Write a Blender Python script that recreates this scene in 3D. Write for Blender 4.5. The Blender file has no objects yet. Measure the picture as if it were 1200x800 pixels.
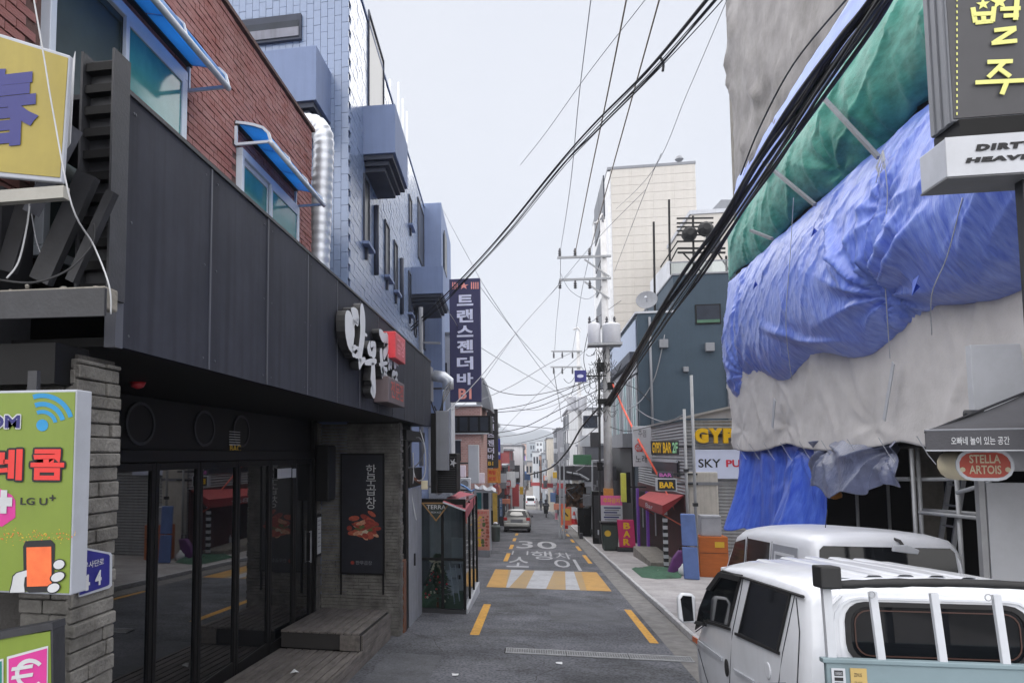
import bpy, bmesh, math, random
import numpy as np
from mathutils import Vector, Matrix, noise as mnoise

random.seed(11)
rng = np.random.default_rng(11)
sc = bpy.context.scene
COL = sc.collection

# ------------------------------------------------------------------ camera
F, CX, CAMH = 900.0, 440.0, 2.6
PITCH = math.radians(4.5)
YAW = math.atan(184.0 / F / math.cos(PITCH))
CY = 531 - F * math.tan(PITCH)
SLOPE = 0.05                                    # the street falls away at 5 %
FWD = Vector((-math.sin(YAW) * math.cos(PITCH), math.cos(YAW) * math.cos(PITCH), math.sin(PITCH)))
RGT = Vector((math.cos(YAW), math.sin(YAW), 0))
UPV = RGT.cross(FWD)
CAM = Vector((0, 0, CAMH))
cam = bpy.data.cameras.new('camera'); co = bpy.data.objects.new('camera', cam); COL.objects.link(co)
m = Matrix((RGT, UPV, -FWD)).transposed().to_4x4(); m.translation = CAM
co.matrix_world = m
cam.sensor_width = 36; cam.lens = 36 * F / 1200
cam.shift_x = (600 - CX) / 1200; cam.shift_y = (CY - 400) / 1200
cam.clip_start = 0.05; cam.clip_end = 6000
sc.camera = co

# ------------------------------------------------------------------ sky, sun, exposure (overcast day)
SUN_EL, SUN_AZ = math.radians(80), math.radians(184)     # azimuth from +Y towards +X
w = bpy.data.worlds.new('World'); sc.world = w; w.use_nodes = True
nt = w.node_tree; nt.nodes.clear()
wo = nt.nodes.new('ShaderNodeOutputWorld'); bg = nt.nodes.new('ShaderNodeBackground')
sky = nt.nodes.new('ShaderNodeTexSky'); sky.sky_type = 'NISHITA'; sky.sun_disc = False
sky.sun_elevation = SUN_EL; sky.sun_rotation = SUN_AZ; sky.dust_density = 4; sky.air_density = 1.2
cloud = nt.nodes.new('ShaderNodeTexNoise'); cloud.inputs['Scale'].default_value = 1.6; cloud.inputs['Detail'].default_value = 4
cr = nt.nodes.new('ShaderNodeValToRGB')
cr.color_ramp.elements[0].position = 0.3; cr.color_ramp.elements[0].color = (1.78, 1.85, 2.05, 1)
cr.color_ramp.elements[1].position = 0.7; cr.color_ramp.elements[1].color = (1.98, 2.03, 2.17, 1)
mx = nt.nodes.new('ShaderNodeMix'); mx.data_type = 'RGBA'; mx.inputs['Factor'].default_value = 0.94
nt.links.new(cloud.outputs['Fac'], cr.inputs['Fac'])
nt.links.new(sky.outputs['Color'], mx.inputs['A']); nt.links.new(cr.outputs['Color'], mx.inputs['B'])
nt.links.new(mx.outputs['Result'], bg.inputs['Color']); bg.inputs['Strength'].default_value = 0.095
nt.links.new(bg.outputs['Background'], wo.inputs['Surface'])
sl = bpy.data.lights.new('sun', 'SUN'); sl.energy = 1.5; sl.angle = math.radians(160); sl.color = (1.0, 0.97, 0.93)
so = bpy.data.objects.new('sun', sl); COL.objects.link(so)
sd = Vector((math.cos(SUN_EL) * math.sin(SUN_AZ), math.cos(SUN_EL) * math.cos(SUN_AZ), math.sin(SUN_EL)))
so.rotation_euler = (-sd).to_track_quat('-Z', 'Y').to_euler(); so.location = sd * 60
sc.view_settings.view_transform = 'Standard'; sc.view_settings.look = 'None'
sc.view_settings.exposure = 2.1; sc.view_settings.gamma = 1.0; sc.view_settings.use_curve_mapping = False
sc.render.engine = 'CYCLES'
sc.cycles.use_denoising = True; sc.cycles.max_bounces = 6; sc.cycles.diffuse_bounces = 3
sc.cycles.glossy_bounces = 3; sc.cycles.transparent_max_bounces = 12; sc.cycles.caustics_reflective = False

# ------------------------------------------------------------------ placing: a picture ray met with a real plane
def ray(px, py): return FWD + RGT * ((px - CX) / F) + UPV * ((CY - py) / F)
def AY(px, py, Y): d = ray(px, py); return CAM + d * (Y / d.y)
def AX(px, py, X): d = ray(px, py); return CAM + d * (X / d.x)
def AG(px, py, dz=0.0): d = ray(px, py); return CAM + d * ((dz - CAMH) / (d.z + SLOPE * d.y))
def AP(px, py, P, N): d = ray(px, py); return CAM + d * ((P - CAM).dot(N) / d.dot(N))
def rz(Y): return -SLOPE * Y

# ------------------------------------------------------------------ materials
def C(r, g, b):
    f = lambda v: (v / 255 / 12.92) if v / 255 <= 0.04045 else ((v / 255 + 0.055) / 1.055) ** 2.4
    return (f(r), f(g), f(b))
MATS = {}
def mat(name, col, rough=0.7, var=0.12, scale=3.0, bump=0.0, bscale=60.0, metal=0.0, spec=0.5, streak=0.0, col2=None, stretch=None, emit=0.0, dirt=0.0, speck=0.0):
    """Principled surface whose colour drifts with noise; bump, vertical streaks and grime are optional."""
    if name in MATS: return MATS[name]
    M = bpy.data.materials.new(name); M.use_nodes = True; n = M.node_tree; L = n.links
    b = n.nodes['Principled BSDF']
    b.inputs['Roughness'].default_value = rough; b.inputs['Metallic'].default_value = metal
    b.inputs['Specular IOR Level'].default_value = spec
    tc = n.nodes.new('ShaderNodeTexCoord'); mp = n.nodes.new('ShaderNodeMapping')
    L.new(tc.outputs['Object'], mp.inputs['Vector'])
    if stretch: mp.inputs['Scale'].default_value = stretch
    nz = n.nodes.new('ShaderNodeTexNoise'); nz.inputs['Scale'].default_value = scale; nz.inputs['Detail'].default_value = 6
    nz.inputs['Roughness'].default_value = 0.62
    L.new(mp.outputs['Vector'], nz.inputs['Vector'])
    rp = n.nodes.new('ShaderNodeValToRGB'); e = rp.color_ramp.elements
    c2 = col2 if col2 else tuple(min(1, v * (1 + var)) for v in col)
    c1 = tuple(v * (1 - var) for v in col) if not col2 else col
    e[0].position = 0.3; e[0].color = (*c1, 1); e[1].position = 0.7; e[1].color = (*c2, 1)
    L.new(nz.outputs['Fac'], rp.inputs['Fac']); out = rp.outputs['Color']
    def mult(src, fac_out, lo, hi, dark):
        r2 = n.nodes.new('ShaderNodeValToRGB'); q = r2.color_ramp.elements
        q[0].position = lo; q[0].color = (1, 1, 1, 1); q[1].position = hi; q[1].color = (*dark, 1)
        L.new(fac_out, r2.inputs['Fac'])
        mm = n.nodes.new('ShaderNodeMix'); mm.data_type = 'RGBA'; mm.blend_type = 'MULTIPLY'; mm.inputs['Factor'].default_value = 1
        L.new(src, mm.inputs['A']); L.new(r2.outputs['Color'], mm.inputs['B']); return mm.outputs['Result']
    if streak:
        m2 = n.nodes.new('ShaderNodeMapping'); m2.inputs['Scale'].default_value = (7, 7, 0.35)
        L.new(tc.outputs['Object'], m2.inputs['Vector'])
        n2 = n.nodes.new('ShaderNodeTexNoise'); n2.inputs['Scale'].default_value = 1.6; n2.inputs['Detail'].default_value = 5
        L.new(m2.outputs['Vector'], n2.inputs['Vector'])
        out = mult(out, n2.outputs['Fac'], 0.45, 0.75, (1 - streak,) * 3)
    if speck:
        n4 = n.nodes.new('ShaderNodeTexNoise'); n4.inputs['Scale'].default_value = 26; n4.inputs['Detail'].default_value = 3
        L.new(tc.outputs['Object'], n4.inputs['Vector']); out = mult(out, n4.outputs['Fac'], 0.42, 0.66, (1 - speck,) * 3)
        n5 = n.nodes.new('ShaderNodeTexVoronoi'); n5.inputs['Scale'].default_value = 0.55; n5.inputs['Randomness'].default_value = 1
        L.new(tc.outputs['Object'], n5.inputs['Vector']); out = mult(out, n5.outputs['Distance'], 0.35, 1.15, (1 - speck * .7,) * 3)
    if dirt:
        n3 = n.nodes.new('ShaderNodeTexNoise'); n3.inputs['Scale'].default_value = 0.9; n3.inputs['Detail'].default_value = 9
        n3.inputs['Roughness'].default_value = 0.75
        L.new(tc.outputs['Object'], n3.inputs['Vector'])
        out = mult(out, n3.outputs['Fac'], 0.48, 0.72, (1 - dirt, 1 - dirt, 1 - dirt * 1.1))
    L.new(out, b.inputs['Base Color'])
    if emit: L.new(out, b.inputs['Emission Color']); b.inputs['Emission Strength'].default_value = emit
    if bump:
        nb = n.nodes.new('ShaderNodeTexNoise'); nb.inputs['Scale'].default_value = bscale; nb.inputs['Detail'].default_value = 5
        L.new(mp.outputs['Vector'], nb.inputs['Vector'])
        bp = n.nodes.new('ShaderNodeBump'); bp.inputs['Strength'].default_value = bump; bp.inputs['Distance'].default_value = 0.02
        L.new(nb.outputs['Fac'], bp.inputs['Height']); L.new(bp.outputs['Normal'], b.inputs['Normal'])
    MATS[name] = M
    return M
def glass(name, tint=(0.9, 0.95, 0.97), ior=1.5, rough=0.02):
    """Thin pane: see-through with a fresnel reflection."""
    if name in MATS: return MATS[name]
    M = bpy.data.materials.new(name); M.use_nodes = True; n = M.node_tree; n.nodes.clear(); L = n.links
    o = n.nodes.new('ShaderNodeOutputMaterial'); t = n.nodes.new('ShaderNodeBsdfTransparent'); g = n.nodes.new('ShaderNodeBsdfGlossy')
    t.inputs['Color'].default_value = (*tint, 1); g.inputs['Roughness'].default_value = rough
    fr = n.nodes.new('ShaderNodeFresnel'); fr.inputs['IOR'].default_value = ior
    mi = n.nodes.new('ShaderNodeMixShader')
    L.new(fr.outputs['Fac'], mi.inputs['Fac']); L.new(t.outputs['BSDF'], mi.inputs[1]); L.new(g.outputs['BSDF'], mi.inputs[2])
    L.new(mi.outputs['Shader'], o.inputs['Surface'])
    MATS[name] = M
    return M

# ------------------------------------------------------------------ mesh builder
class MB:
    def __init__(s): s.v = []; s.f = []
    def add(s, vs, fs):
        k = len(s.v); s.v += [tuple(p) for p in vs]; s.f += [tuple(i + k for i in f) for f in fs]; return s
    def box(s, x0, x1, y0, y1, z0, z1):
        x0, x1 = sorted((x0, x1)); y0, y1 = sorted((y0, y1)); z0, z1 = sorted((z0, z1))
        return s.add([(x0,y0,z0),(x1,y0,z0),(x1,y1,z0),(x0,y1,z0),(x0,y0,z1),(x1,y0,z1),(x1,y1,z1),(x0,y1,z1)],
                     [(0,3,2,1),(4,5,6,7),(0,1,5,4),(1,2,6,5),(2,3,7,6),(3,0,4,7)])
    def obox(s, o, a, b, c):
        """box from corner o along the edge vectors a, b, c"""
        o, a, b, c = map(Vector, (o, a, b, c))
        return s.add([o, o+a, o+a+b, o+b, o+c, o+a+c, o+a+b+c, o+b+c],
                     [(0,3,2,1),(4,5,6,7),(0,1,5,4),(1,2,6,5),(2,3,7,6),(3,0,4,7)])
    def bar(s, p, q, w, h=None, up=(0,0,1)):
        p, q = Vector(p), Vector(q); h = h or w; d = (q - p); u = Vector(up)
        if abs(d.normalized().dot(u)) > 0.99: u = Vector((0, 1, 0))
        a = d.cross(u).normalized() * w; b = a.cross(d).normalized() * h
        return s.obox(p - a/2 - b/2, a, b, d)
    def quad(s, a, b, c, d): return s.add([a, b, c, d], [(0, 1, 2, 3)])
    def prism(s, pts, off):
        off = Vector(off); n = len(pts); pts = [Vector(p) for p in pts]
        return s.add(pts + [p + off for p in pts], [tuple(range(n))[::-1], tuple(range(n, 2*n))] + [(i, (i+1) % n, n + (i+1) % n, n + i) for i in range(n)])
    def ring(s, outer, inner, off):
        """frame: the area between two loops of equal count, given thickness off"""
        off = Vector(off); n = len(outer); O = [Vector(p) for p in outer]; I = [Vector(p) for p in inner]
        vs = O + I + [p + off for p in O] + [p + off for p in I]; fs = []
        for i in range(n):
            j = (i + 1) % n
            fs += [(i, j, n+j, n+i), (2*n+i, 3*n+i, 3*n+j, 2*n+j), (i, 2*n+i, 2*n+j, j), (n+i, n+j, 3*n+j, 3*n+i)]
        return s.add(vs, fs)
    def tube(s, path, r, n=6, cap=True):
        P = [Vector(p) for p in path]; k = len(P); rs = r if isinstance(r, (list, tuple)) else [r] * k
        vs, fs = [], []; ref = None
        for i in range(k):
            d = (P[min(i+1, k-1)] - P[max(i-1, 0)])
            d = d.normalized() if d.length > 1e-9 else Vector((0, 0, 1))
            if ref is None: ref = d.orthogonal().normalized()
            a = (ref - d * ref.dot(d)); a = a.normalized() if a.length > 1e-6 else d.orthogonal().normalized(); ref = a
            b = d.cross(a)
            for j in range(n):
                t = 2 * math.pi * j / n; vs.append(P[i] + (a * math.cos(t) + b * math.sin(t)) * rs[i])
        for i in range(k - 1):
            for j in range(n):
                fs.append((i*n+j, i*n+(j+1) % n, (i+1)*n+(j+1) % n, (i+1)*n+j))
        if cap: fs += [tuple(range(n))[::-1], tuple(range((k-1)*n, k*n))]
        return s.add(vs, fs)
    def lathe(s, c, prof, n=12, axis=(0, 0, 1)):
        ax = Vector(axis).normalized(); a = ax.orthogonal().normalized(); b = ax.cross(a); c = Vector(c); vs, fs = [], []
        for r, h in prof:
            for j in range(n):
                t = 2 * math.pi * j / n; vs.append(c + ax * h + (a * math.cos(t) + b * math.sin(t)) * max(r, 1e-4))
        for i in range(len(prof) - 1):
            for j in range(n): fs.append((i*n+j, i*n+(j+1) % n, (i+1)*n+(j+1) % n, (i+1)*n+j))
        fs += [tuple(range(n))[::-1], tuple(range((len(prof)-1)*n, len(prof)*n))]
        return s.add(vs, fs)
    def grid(s, P):
        P = np.asarray(P); n, k = P.shape[:2]
        return s.add([tuple(p) for p in P.reshape(-1, 3)], [(i*k+j, i*k+j+1, (i+1)*k+j+1, (i+1)*k+j) for i in range(n-1) for j in range(k-1)])
    def build(s, name, material, parent=None, smooth=False, bevel=0.0, normals=True, segs=2):
        me = bpy.data.meshes.new(name); me.from_pydata(s.v, [], s.f); me.update()
        if normals:
            bm = bmesh.new(); bm.from_mesh(me); bmesh.ops.recalc_face_normals(bm, faces=bm.faces); bm.to_mesh(me); bm.free()
        if smooth:
            me.shade_smooth()
            if smooth is not True: me.set_sharp_from_angle(angle=smooth)
        o = bpy.data.objects.new(name, me); COL.objects.link(o)
        if material: me.materials.append(material)
        if bevel:
            md = o.modifiers.new('bevel', 'BEVEL'); md.width = bevel; md.segments = segs; md.limit_method = 'ANGLE'; md.angle_limit = math.radians(40)
        if parent: adopt(o, parent)
        return o
def world_of(o):
    mtx = o.matrix_basis.copy()
    return (world_of(o.parent) @ o.matrix_parent_inverse @ mtx) if o.parent else mtx
def adopt(o, parent):
    """a part built in world coordinates under its thing"""
    o.parent = parent; o.matrix_parent_inverse = world_of(parent).inverted()
def tag(o, label, cat, group=None):
    o['label'] = label; o['category'] = cat
    if group: o['group'] = group
    return o
def struct(o): o['kind'] = 'structure'; return o
def stuff(o): o['kind'] = 'stuff'; return o
def thing(name, label, cat, loc=(0, 0, 0), group=None):
    o = bpy.data.objects.new(name, None); COL.objects.link(o); o.location = loc; o.empty_display_size = 0.2
    return tag(o, label, cat, group)
def local(root, M):
    """turn a thing whose parts were built around the origin into place"""
    root.matrix_basis = M
def part(name, parent, material, *boxes, bevel=0.0, smooth=False):
    b = MB()
    for q in boxes: b.box(*q)
    return b.build(name, material, parent, smooth=smooth, bevel=bevel)
def copy_tree(o, M=None, parent=None):
    c = o.copy(); COL.objects.link(c)
    if parent: c.parent = parent
    if M is not None: c.matrix_basis = M
    for ch in [x for x in bpy.data.objects if x.parent == o]: copy_tree(ch, None, c)
    return c
def share(mesh_obj, name, parent, M):
    """another piece with the same mesh"""
    o = bpy.data.objects.new(name, mesh_obj.data); COL.objects.link(o)
    o.parent = parent; o.matrix_parent_inverse = world_of(parent).inverted() if parent else Matrix(); o.matrix_basis = M
    return o
_tc = bpy.data.curves.new('lettering', 'FONT'); _to = bpy.data.objects.new('lettering_source', _tc)
_tc.resolution_u = 3
def text(body, origin, right, up, material, parent, name='lettering', bold=0.0, depth=0.004, shear=0.0, space=1.0):
    """lettering filling the rectangle origin + right, up, standing depth proud of the face"""
    _tc.body = body; _tc.offset = bold; _tc.extrude = 0.0; _tc.shear = shear; _tc.space_character = space
    _tc.align_x = 'LEFT'
    me = bpy.data.meshes.new_from_object(_to)
    n = len(me.vertices); a = np.empty(n * 3); me.vertices.foreach_get('co', a); a = a.reshape(-1, 3)
    lo, hi = a.min(0), a.max(0); q = (a - lo) / np.maximum(hi - lo, 1e-6)
    R, U = Vector(right), Vector(up); N = R.cross(U).normalized()
    P = np.array(origin) + q[:, :1] * np.array(R) + q[:, 1:2] * np.array(U)
    fs = [tuple(p.vertices) for p in me.polygons]
    bpy.data.meshes.remove(me)
    b = MB(); top = P + np.array(N) * depth
    b.add(top, fs)
    if depth > 0.012:                            # solid letters: walls along the open edges
        from collections import Counter
        ec = Counter(); od = {}
        for f in fs:
            for i in range(len(f)):
                e = (f[i], f[(i+1) % len(f)]); ec[tuple(sorted(e))] += 1; od[tuple(sorted(e))] = e
        k = len(b.v); b.v += [tuple(p) for p in P]
        for e, c in ec.items():
            if c == 1: i, j = od[e]; b.f.append((i, k + i, k + j, j))
    return b.build(name, material, parent, normals=False)
def catenary(p, q, sag, n=16):
    p, q = Vector(p), Vector(q)
    return [p.lerp(q, i / n) - Vector((0, 0, sag * 4 * (i / n) * (1 - i / n))) for i in range(n + 1)]
def fbm(x, y, s=1.0, o=4, seed=0.0):
    return mnoise.fractal(Vector((x * s + seed, y * s - seed * 1.7, seed * 0.37)), 0.9, 2.1, o)

# ================================================================== the setting: ground, road, gutter, kerb, pavement
M_asphalt = mat('asphalt', C(98, 100, 107), 0.85, scale=1.1, col2=C(128, 130, 138), bump=0.9, bscale=110, spec=0.2, dirt=0.45, speck=0.55)
M_ground = mat('ground_earth', C(96, 94, 92), 0.95, scale=0.2)
M_walk = mat('pavement_concrete', C(142, 139, 140), 0.85, scale=1.4, col2=C(178, 175, 177), bump=0.3, bscale=90, dirt=0.3, speck=0.18)
M_gutter = mat('gutter_tile', C(104, 103, 103), 0.85, scale=4, col2=C(134, 132, 131), bump=0.9, bscale=75, dirt=0.25)
M_kerb = mat('kerb_granite', C(158, 158, 161), 0.75, scale=9, col2=C(196, 196, 199), bump=0.4, bscale=160, dirt=0.2)
M_yellow = mat('road_paint_yellow', C(204, 152, 52), 0.75, var=0.24, scale=14, bump=0.25, bscale=150, dirt=0.32, speck=.18)
M_yworn = mat('road_paint_yellow_worn', C(160, 130, 82), 0.8, scale=5, col2=C(144, 127, 100), bump=0.25, bscale=150, dirt=0.15)
M_yedge = mat('road_paint_yellow_edge', C(170, 130, 64), 0.75, var=0.14, scale=5, bump=0.25, bscale=150, dirt=0.2)
M_white = mat('road_paint_white', C(158, 160, 166), 0.75, var=0.14, scale=9, bump=0.25, bscale=150, dirt=0.4)
def sheet(name, x0, x1, y0, y1, dz, material, parent=None, ny=1):
    b = MB(); ys = np.linspace(y0, y1, ny + 1)
    b.grid([[(x0, y, rz(y) + dz), (x1, y, rz(y) + dz)] for y in ys])
    return b.build(name, material, parent)
b = MB(); ys = [-40, 0, 60, 120, 150, 200, 1400]; zs = [2, 0, -3, -6, -7.2, -8, -8]
b.grid([[(-1400, y, z - 0.05), (1400, y, z - 0.05)] for y, z in zip(ys, zs)])
struct(b.build('ground', M_ground))
struct(sheet('road', -4.2, 2.2, -20, 140, 0.0, M_asphalt, ny=8))
struct(sheet('gutter', 2.2, 2.72, -20, 140, 0.004, M_gutter, ny=8))
b = MB(); b.grid([[(2.81, y, rz(y) + 0.115), (9.5, y, rz(y) + 0.115)] for y in np.linspace(-20, 140, 9)])
pave = struct(b.build('pavement', M_walk))
for y in np.arange(6, 44, 3.0):                      # saw cuts between the cast bays
    pass
kerb = struct(sheet('kerb', 2.725, 2.805, -20, 9, 0.118, M_kerb))
b = MB(); b.obox((2.72, 0, 0), (0.09, 0, 0), (0, 0.99, rz(0.99)), (0, 0, 0.125)); k0 = b.build('kerb_stone', M_kerb, bevel=0.012)
first = True
for i in range(80):
    y = 9.0 + i
    if first:
        adopt(k0, kerb); k0.matrix_basis = Matrix.Translation((0, y, rz(y))); first = False
    else: share(k0, 'kerb_stone', kerb, Matrix.Translation((random.uniform(-.006, .006), y, rz(y) + random.uniform(-.004, .004)))).modifiers.new('bevel', 'BEVEL').width = 0.012

def paint(name, pts, dz, material, label, cat, group=None):
    b = MB(); b.add([AG(px, py, dz) for px, py in pts], [tuple(range(len(pts)))])
    o = b.build(name, material); return tag(o, label, cat, group)
def dash(x, y0, y1, wdt, label):
    b = MB(); b.grid([[(x - wdt / 2, y, rz(y) + 0.005), (x + wdt / 2, y, rz(y) + 0.005)] for y in np.linspace(y0, y1, 6)])
    tag(b.build('lane_dash', M_yellow), label, 'road marking', 'yellow lane dashes')
side = ('left', 'right')
nth = ['nearest', 'second', 'third', 'fourth', 'fifth', 'sixth', 'seventh']
for s, x in enumerate((-1.115, 2.03)):
    for k, (y0, y1) in enumerate(((14.5, 18.5), (30.2, 34.2), (36.8, 39.8), (42.8, 45.6), (48.6, 51.2), (55, 58), (62, 65))):
        if s == 0 and k > 4: continue
        dash(x, y0, y1, 0.15 if s else 0.17, f'yellow painted dash on the {side[s]} side of the road, {nth[k]} to the camera')
# painted speed table: yellow ground with slanted white bars
hump = thing('speed_hump_marking', 'yellow and white painted speed hump across the road', 'road marking', (0.3, 24, rz(24)))
b = MB(); b.grid([[(-1.34, y, rz(y) + 0.005), (2.0, y, rz(y) + 0.005)] for y in np.linspace(21.8, 26.9, 5)]); b.build('yellow_field', M_yworn, hump)
for (x0, x1, x2, x3) in ((-.80, -.72, -.34, -.80), (-.26, .28, .62, -.02), (.80, 1.18, 1.26, .98)):
    b = MB(); b.quad((x0, 21.82, rz(21.82) + .009), (x1, 21.82, rz(21.82) + .009), (x2, 26.88, rz(26.88) + .009), (x3, 26.88, rz(26.88) + .009)); b.build('white_bar', M_white, hump)
b = MB(); b.quad((-1.33, 21.81, rz(21.81) + .009), (-.8, 21.81, rz(21.81) + .009), (-.9, 26.89, rz(26.89) + .009), (-1.33, 26.89, rz(26.89) + .009)); b.build('yellow_edge', M_yedge, hump)
b = MB(); b.quad((1.35, 21.81, rz(21.81) + .009), (1.99, 21.81, rz(21.81) + .009), (1.99, 26.89, rz(26.89) + .009), (1.5, 26.89, rz(26.89) + .009)); b.build('yellow_edge', M_yedge, hump)
# white words on the asphalt: they face the drivers who come up the street
def road_word(body, x0, x1, y0, y1, label, flip=False):
    o = text(body, (x0, y0, rz(y0) + 0.004), (x1 - x0, 0, 0), (0, y1 - y0, rz(y1) - rz(y0)), M_white, None, name='road_lettering', bold=0.005, depth=0.002)
    tag(o, label, 'road marking', 'white road lettering')
for body, p, q, lab in (('30', (606, 642), (652, 634.5), 'white numerals furthest down the road, above the other painted letters'),
                        ('소', (595.5, 664), (620, 652.5), 'white painted letter on the left of the road before the speed hump'),
                        ('ㅣㅣ', (600, 649.5), (619, 645.5), 'pair of short white painted bars left above the painted letter'),
                        ('행', (622, 655), (647, 646), 'white painted letter in the middle of the road lettering'),
                        ('차', (651, 654.5), (669, 647.5), 'white painted letter on the right of the road, farther of the two'),
                        ('이', (650, 667.5), (678, 655.5), 'white painted letter on the right of the road just before the speed hump')):
    a, c = AG(*p), AG(*q); xs = (AG(p[0], (p[1] + q[1]) / 2).x, AG(q[0], (p[1] + q[1]) / 2).x)
    road_word(body, xs[0], xs[1], a.y, c.y, lab)
# drain across the road: three steel grates over a black slab painted as the shaded pit
M_steel = mat('galvanised_steel', C(150, 152, 156), 0.6, var=0.2, scale=12, metal=0.2, bump=0.1)
M_shade = mat('shade_black', (0.012, 0.012, 0.013), 0.95)  # flat black standing in for shade below the grates and planks
dr = thing('drain_grate', 'steel slot drain grate running across the road', 'drain', (0.95, 13.15, rz(13.15)))
z0 = rz(13.15)
part('channel', dr, M_shade, (-.52, 2.42, 13.0, 13.32, z0 - .012 + .018, z0 + .012))
for k in range(3):
    xa = -.5 + k * .975; g = MB()
    for y in (13.005, 13.29): g.box(xa, xa + .965, y, y + .03, z0 + .012, z0 + .026)
    for i in range(25): g.box(xa + .01 + i * .039, xa + .02 + i * .039, 13.03, 13.29, z0 + .013, z0 + .024)
    for i in range(1, 4): g.box(xa, xa + .965, 13.02 + i * .067, 13.028 + i * .067, z0 + .0135, z0 + .023)
    stuff(g.build('grate', M_steel, dr))
# crack filler, litter and patches
M_litter = mat('paper_litter', C(208, 210, 214), 0.8)
for (px, py, lab) in ((533, 791, 'flattened white paper scrap on the asphalt by the lower edge'), (655, 777, 'tiny white scrap of litter beside the drain grate')):
    p = AG(px, py, .004); b = MB(); b.grid([[(p.x + (i - 1) * .045 * random.uniform(.8, 1.2), p.y + (j - 1) * .05, p.z + random.uniform(0, .02)) for i in range(3)] for j in range(3)])
    tag(b.build('paper_scrap', M_litter), lab, 'litter')

M_patch = mat('asphalt_patch', C(86, 88, 94), 0.9, scale=2, col2=C(108, 110, 117), bump=0.6, bscale=150, dirt=0.3, speck=0.3)
M_crack = mat('crack_filler', C(40, 41, 44), 0.8, var=.2)
road_o = bpy.data.objects['road']
for (x0, x1, y0, y1, sk) in ((-2.35, -1.5, 10.2, 12.6, .2), (.3, 1.75, 16.4, 19.0, -.15), (-.9, .1, 29.5, 34, .1)):
    b = MB(); n_ = 9; E_ = [(x0 + (x1 - x0) * i / n_ + random.uniform(-.03, .03), y0 + sk * i / n_ + random.uniform(-.04, .04)) for i in range(n_)] + [(x1 + random.uniform(-.03, .03), y0 + (y1 - y0) * i / n_ + random.uniform(-.04, .04)) for i in range(n_)] + [(x1 - (x1 - x0) * i / n_, y1 + random.uniform(-.05, .05)) for i in range(n_)] + [(x0 + random.uniform(-.03, .03), y1 - (y1 - y0) * i / n_) for i in range(n_)]
    b.add([(x, y, rz(y) + .002) for x, y in E_], [tuple(range(len(E_)))]); b.build('asphalt_patch', M_patch, road_o)
for k in range(9):
    x, y = random.uniform(-2.2, 1.9), random.uniform(8.5, 30); a_ = random.choice((0, 1.57)) + random.uniform(-.4, .4); L_, R_ = [], []
    for i in range(26):
        w_ = random.uniform(.003, .009); L_.append((x - w_ * math.sin(a_), y + w_ * math.cos(a_), rz(y) + .003)); R_.append((x + w_ * math.sin(a_), y - w_ * math.cos(a_), rz(y) + .003)); a_ += random.uniform(-.35, .35); x = min(max(x + .09 * math.cos(a_), -2.4), 2.1); y += .09 * math.sin(a_)
    b = MB(); b.grid([L_, R_]); b.build('crack', M_crack, road_o)

# ================================================================== left side: the restaurant with the dark fascia
M_fascia = mat('dark_zinc_panel', C(38, 40, 49), 0.6, scale=1.2, col2=C(52, 54, 64), streak=0.34, spec=0.12, bump=0.12, bscale=5, dirt=.16)
M_seam = mat('fascia_seam', C(66, 68, 77), 0.5, streak=0.2)
M_black = mat('black_paint', C(13, 13, 15), 0.5, var=0.25, spec=0.2)
M_blacksteel = mat('black_steel', C(40, 41, 46), 0.55, var=0.25, scale=8, bump=0.1, dirt=0.3)
M_brick = mat('red_brick', C(134, 78, 73), 0.9, scale=5, col2=C(158, 118, 116), bump=0.5, bscale=70, dirt=0.35, stretch=(1, .35, 1.2))
M_mortar = mat('mortar', C(92, 70, 66), 0.95, var=0.2, scale=5, bump=0.4)
M_stone = mat('grey_stone_brick', C(72, 70, 68), 0.9, scale=4, col2=C(116, 114, 111), bump=0.7, bscale=40, dirt=0.35)
M_mortar2 = mat('grey_mortar', C(58, 56, 55), 0.95, bump=0.4)
M_darkglass = mat('tinted_door_glass', (0.004, 0.005, 0.007), 0.015, var=0.3, spec=0.5); M_darkglass.node_tree.nodes['Principled BSDF'].inputs['IOR'].default_value = 1.85
M_whiteframe = mat('white_window_frame', C(196, 205, 218), 0.5, var=0.05, dirt=0.12)
M_tealglass = mat('teal_window_glass', C(44, 110, 116), 0.1, scale=2, col2=C(70, 140, 140), spec=0.4)
M_screen = mat('dark_mesh_screen', C(52, 64, 66), 0.6, var=0.2)
M_bluepoly = mat('blue_polycarbonate', C(70, 150, 220), 0.25, var=0.12, scale=5, spec=0.6)
_n = M_bluepoly.node_tree; _tr = _n.nodes.new('ShaderNodeBsdfTranslucent'); _tr.inputs['Color'].default_value = (*C(110, 185, 240), 1); _ms = _n.nodes.new('ShaderNodeMixShader'); _ms.inputs['Fac'].default_value = .6
_n.links.new(_n.nodes['Principled BSDF'].outputs['BSDF'], _ms.inputs[1]); _n.links.new(_tr.outputs['BSDF'], _ms.inputs[2]); _n.links.new(_ms.outputs['Shader'], _n.nodes['Material Output'].inputs['Surface'])
M_wood = mat('grey_deck_wood', C(84, 79, 77), 0.85, scale=2.2, col2=C(122, 116, 112), bump=0.6, bscale=30, dirt=0.35, stretch=(6, 1, 6))
M_metalpipe = mat('galvanised_duct', C(186, 190, 198), 0.42, var=0.12, scale=6, metal=0.55)
M_wire_w = mat('white_cable', C(170, 172, 176), 0.6)
M_wire_k = mat('black_cable', C(30, 31, 35), 0.6)
M_wire_g = mat('grey_cable', C(120, 122, 128), 0.6)
M_concrete = mat('raw_concrete', C(128, 124, 118), 0.9, var=0.25, scale=5, bump=0.5, dirt=0.4)

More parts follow.
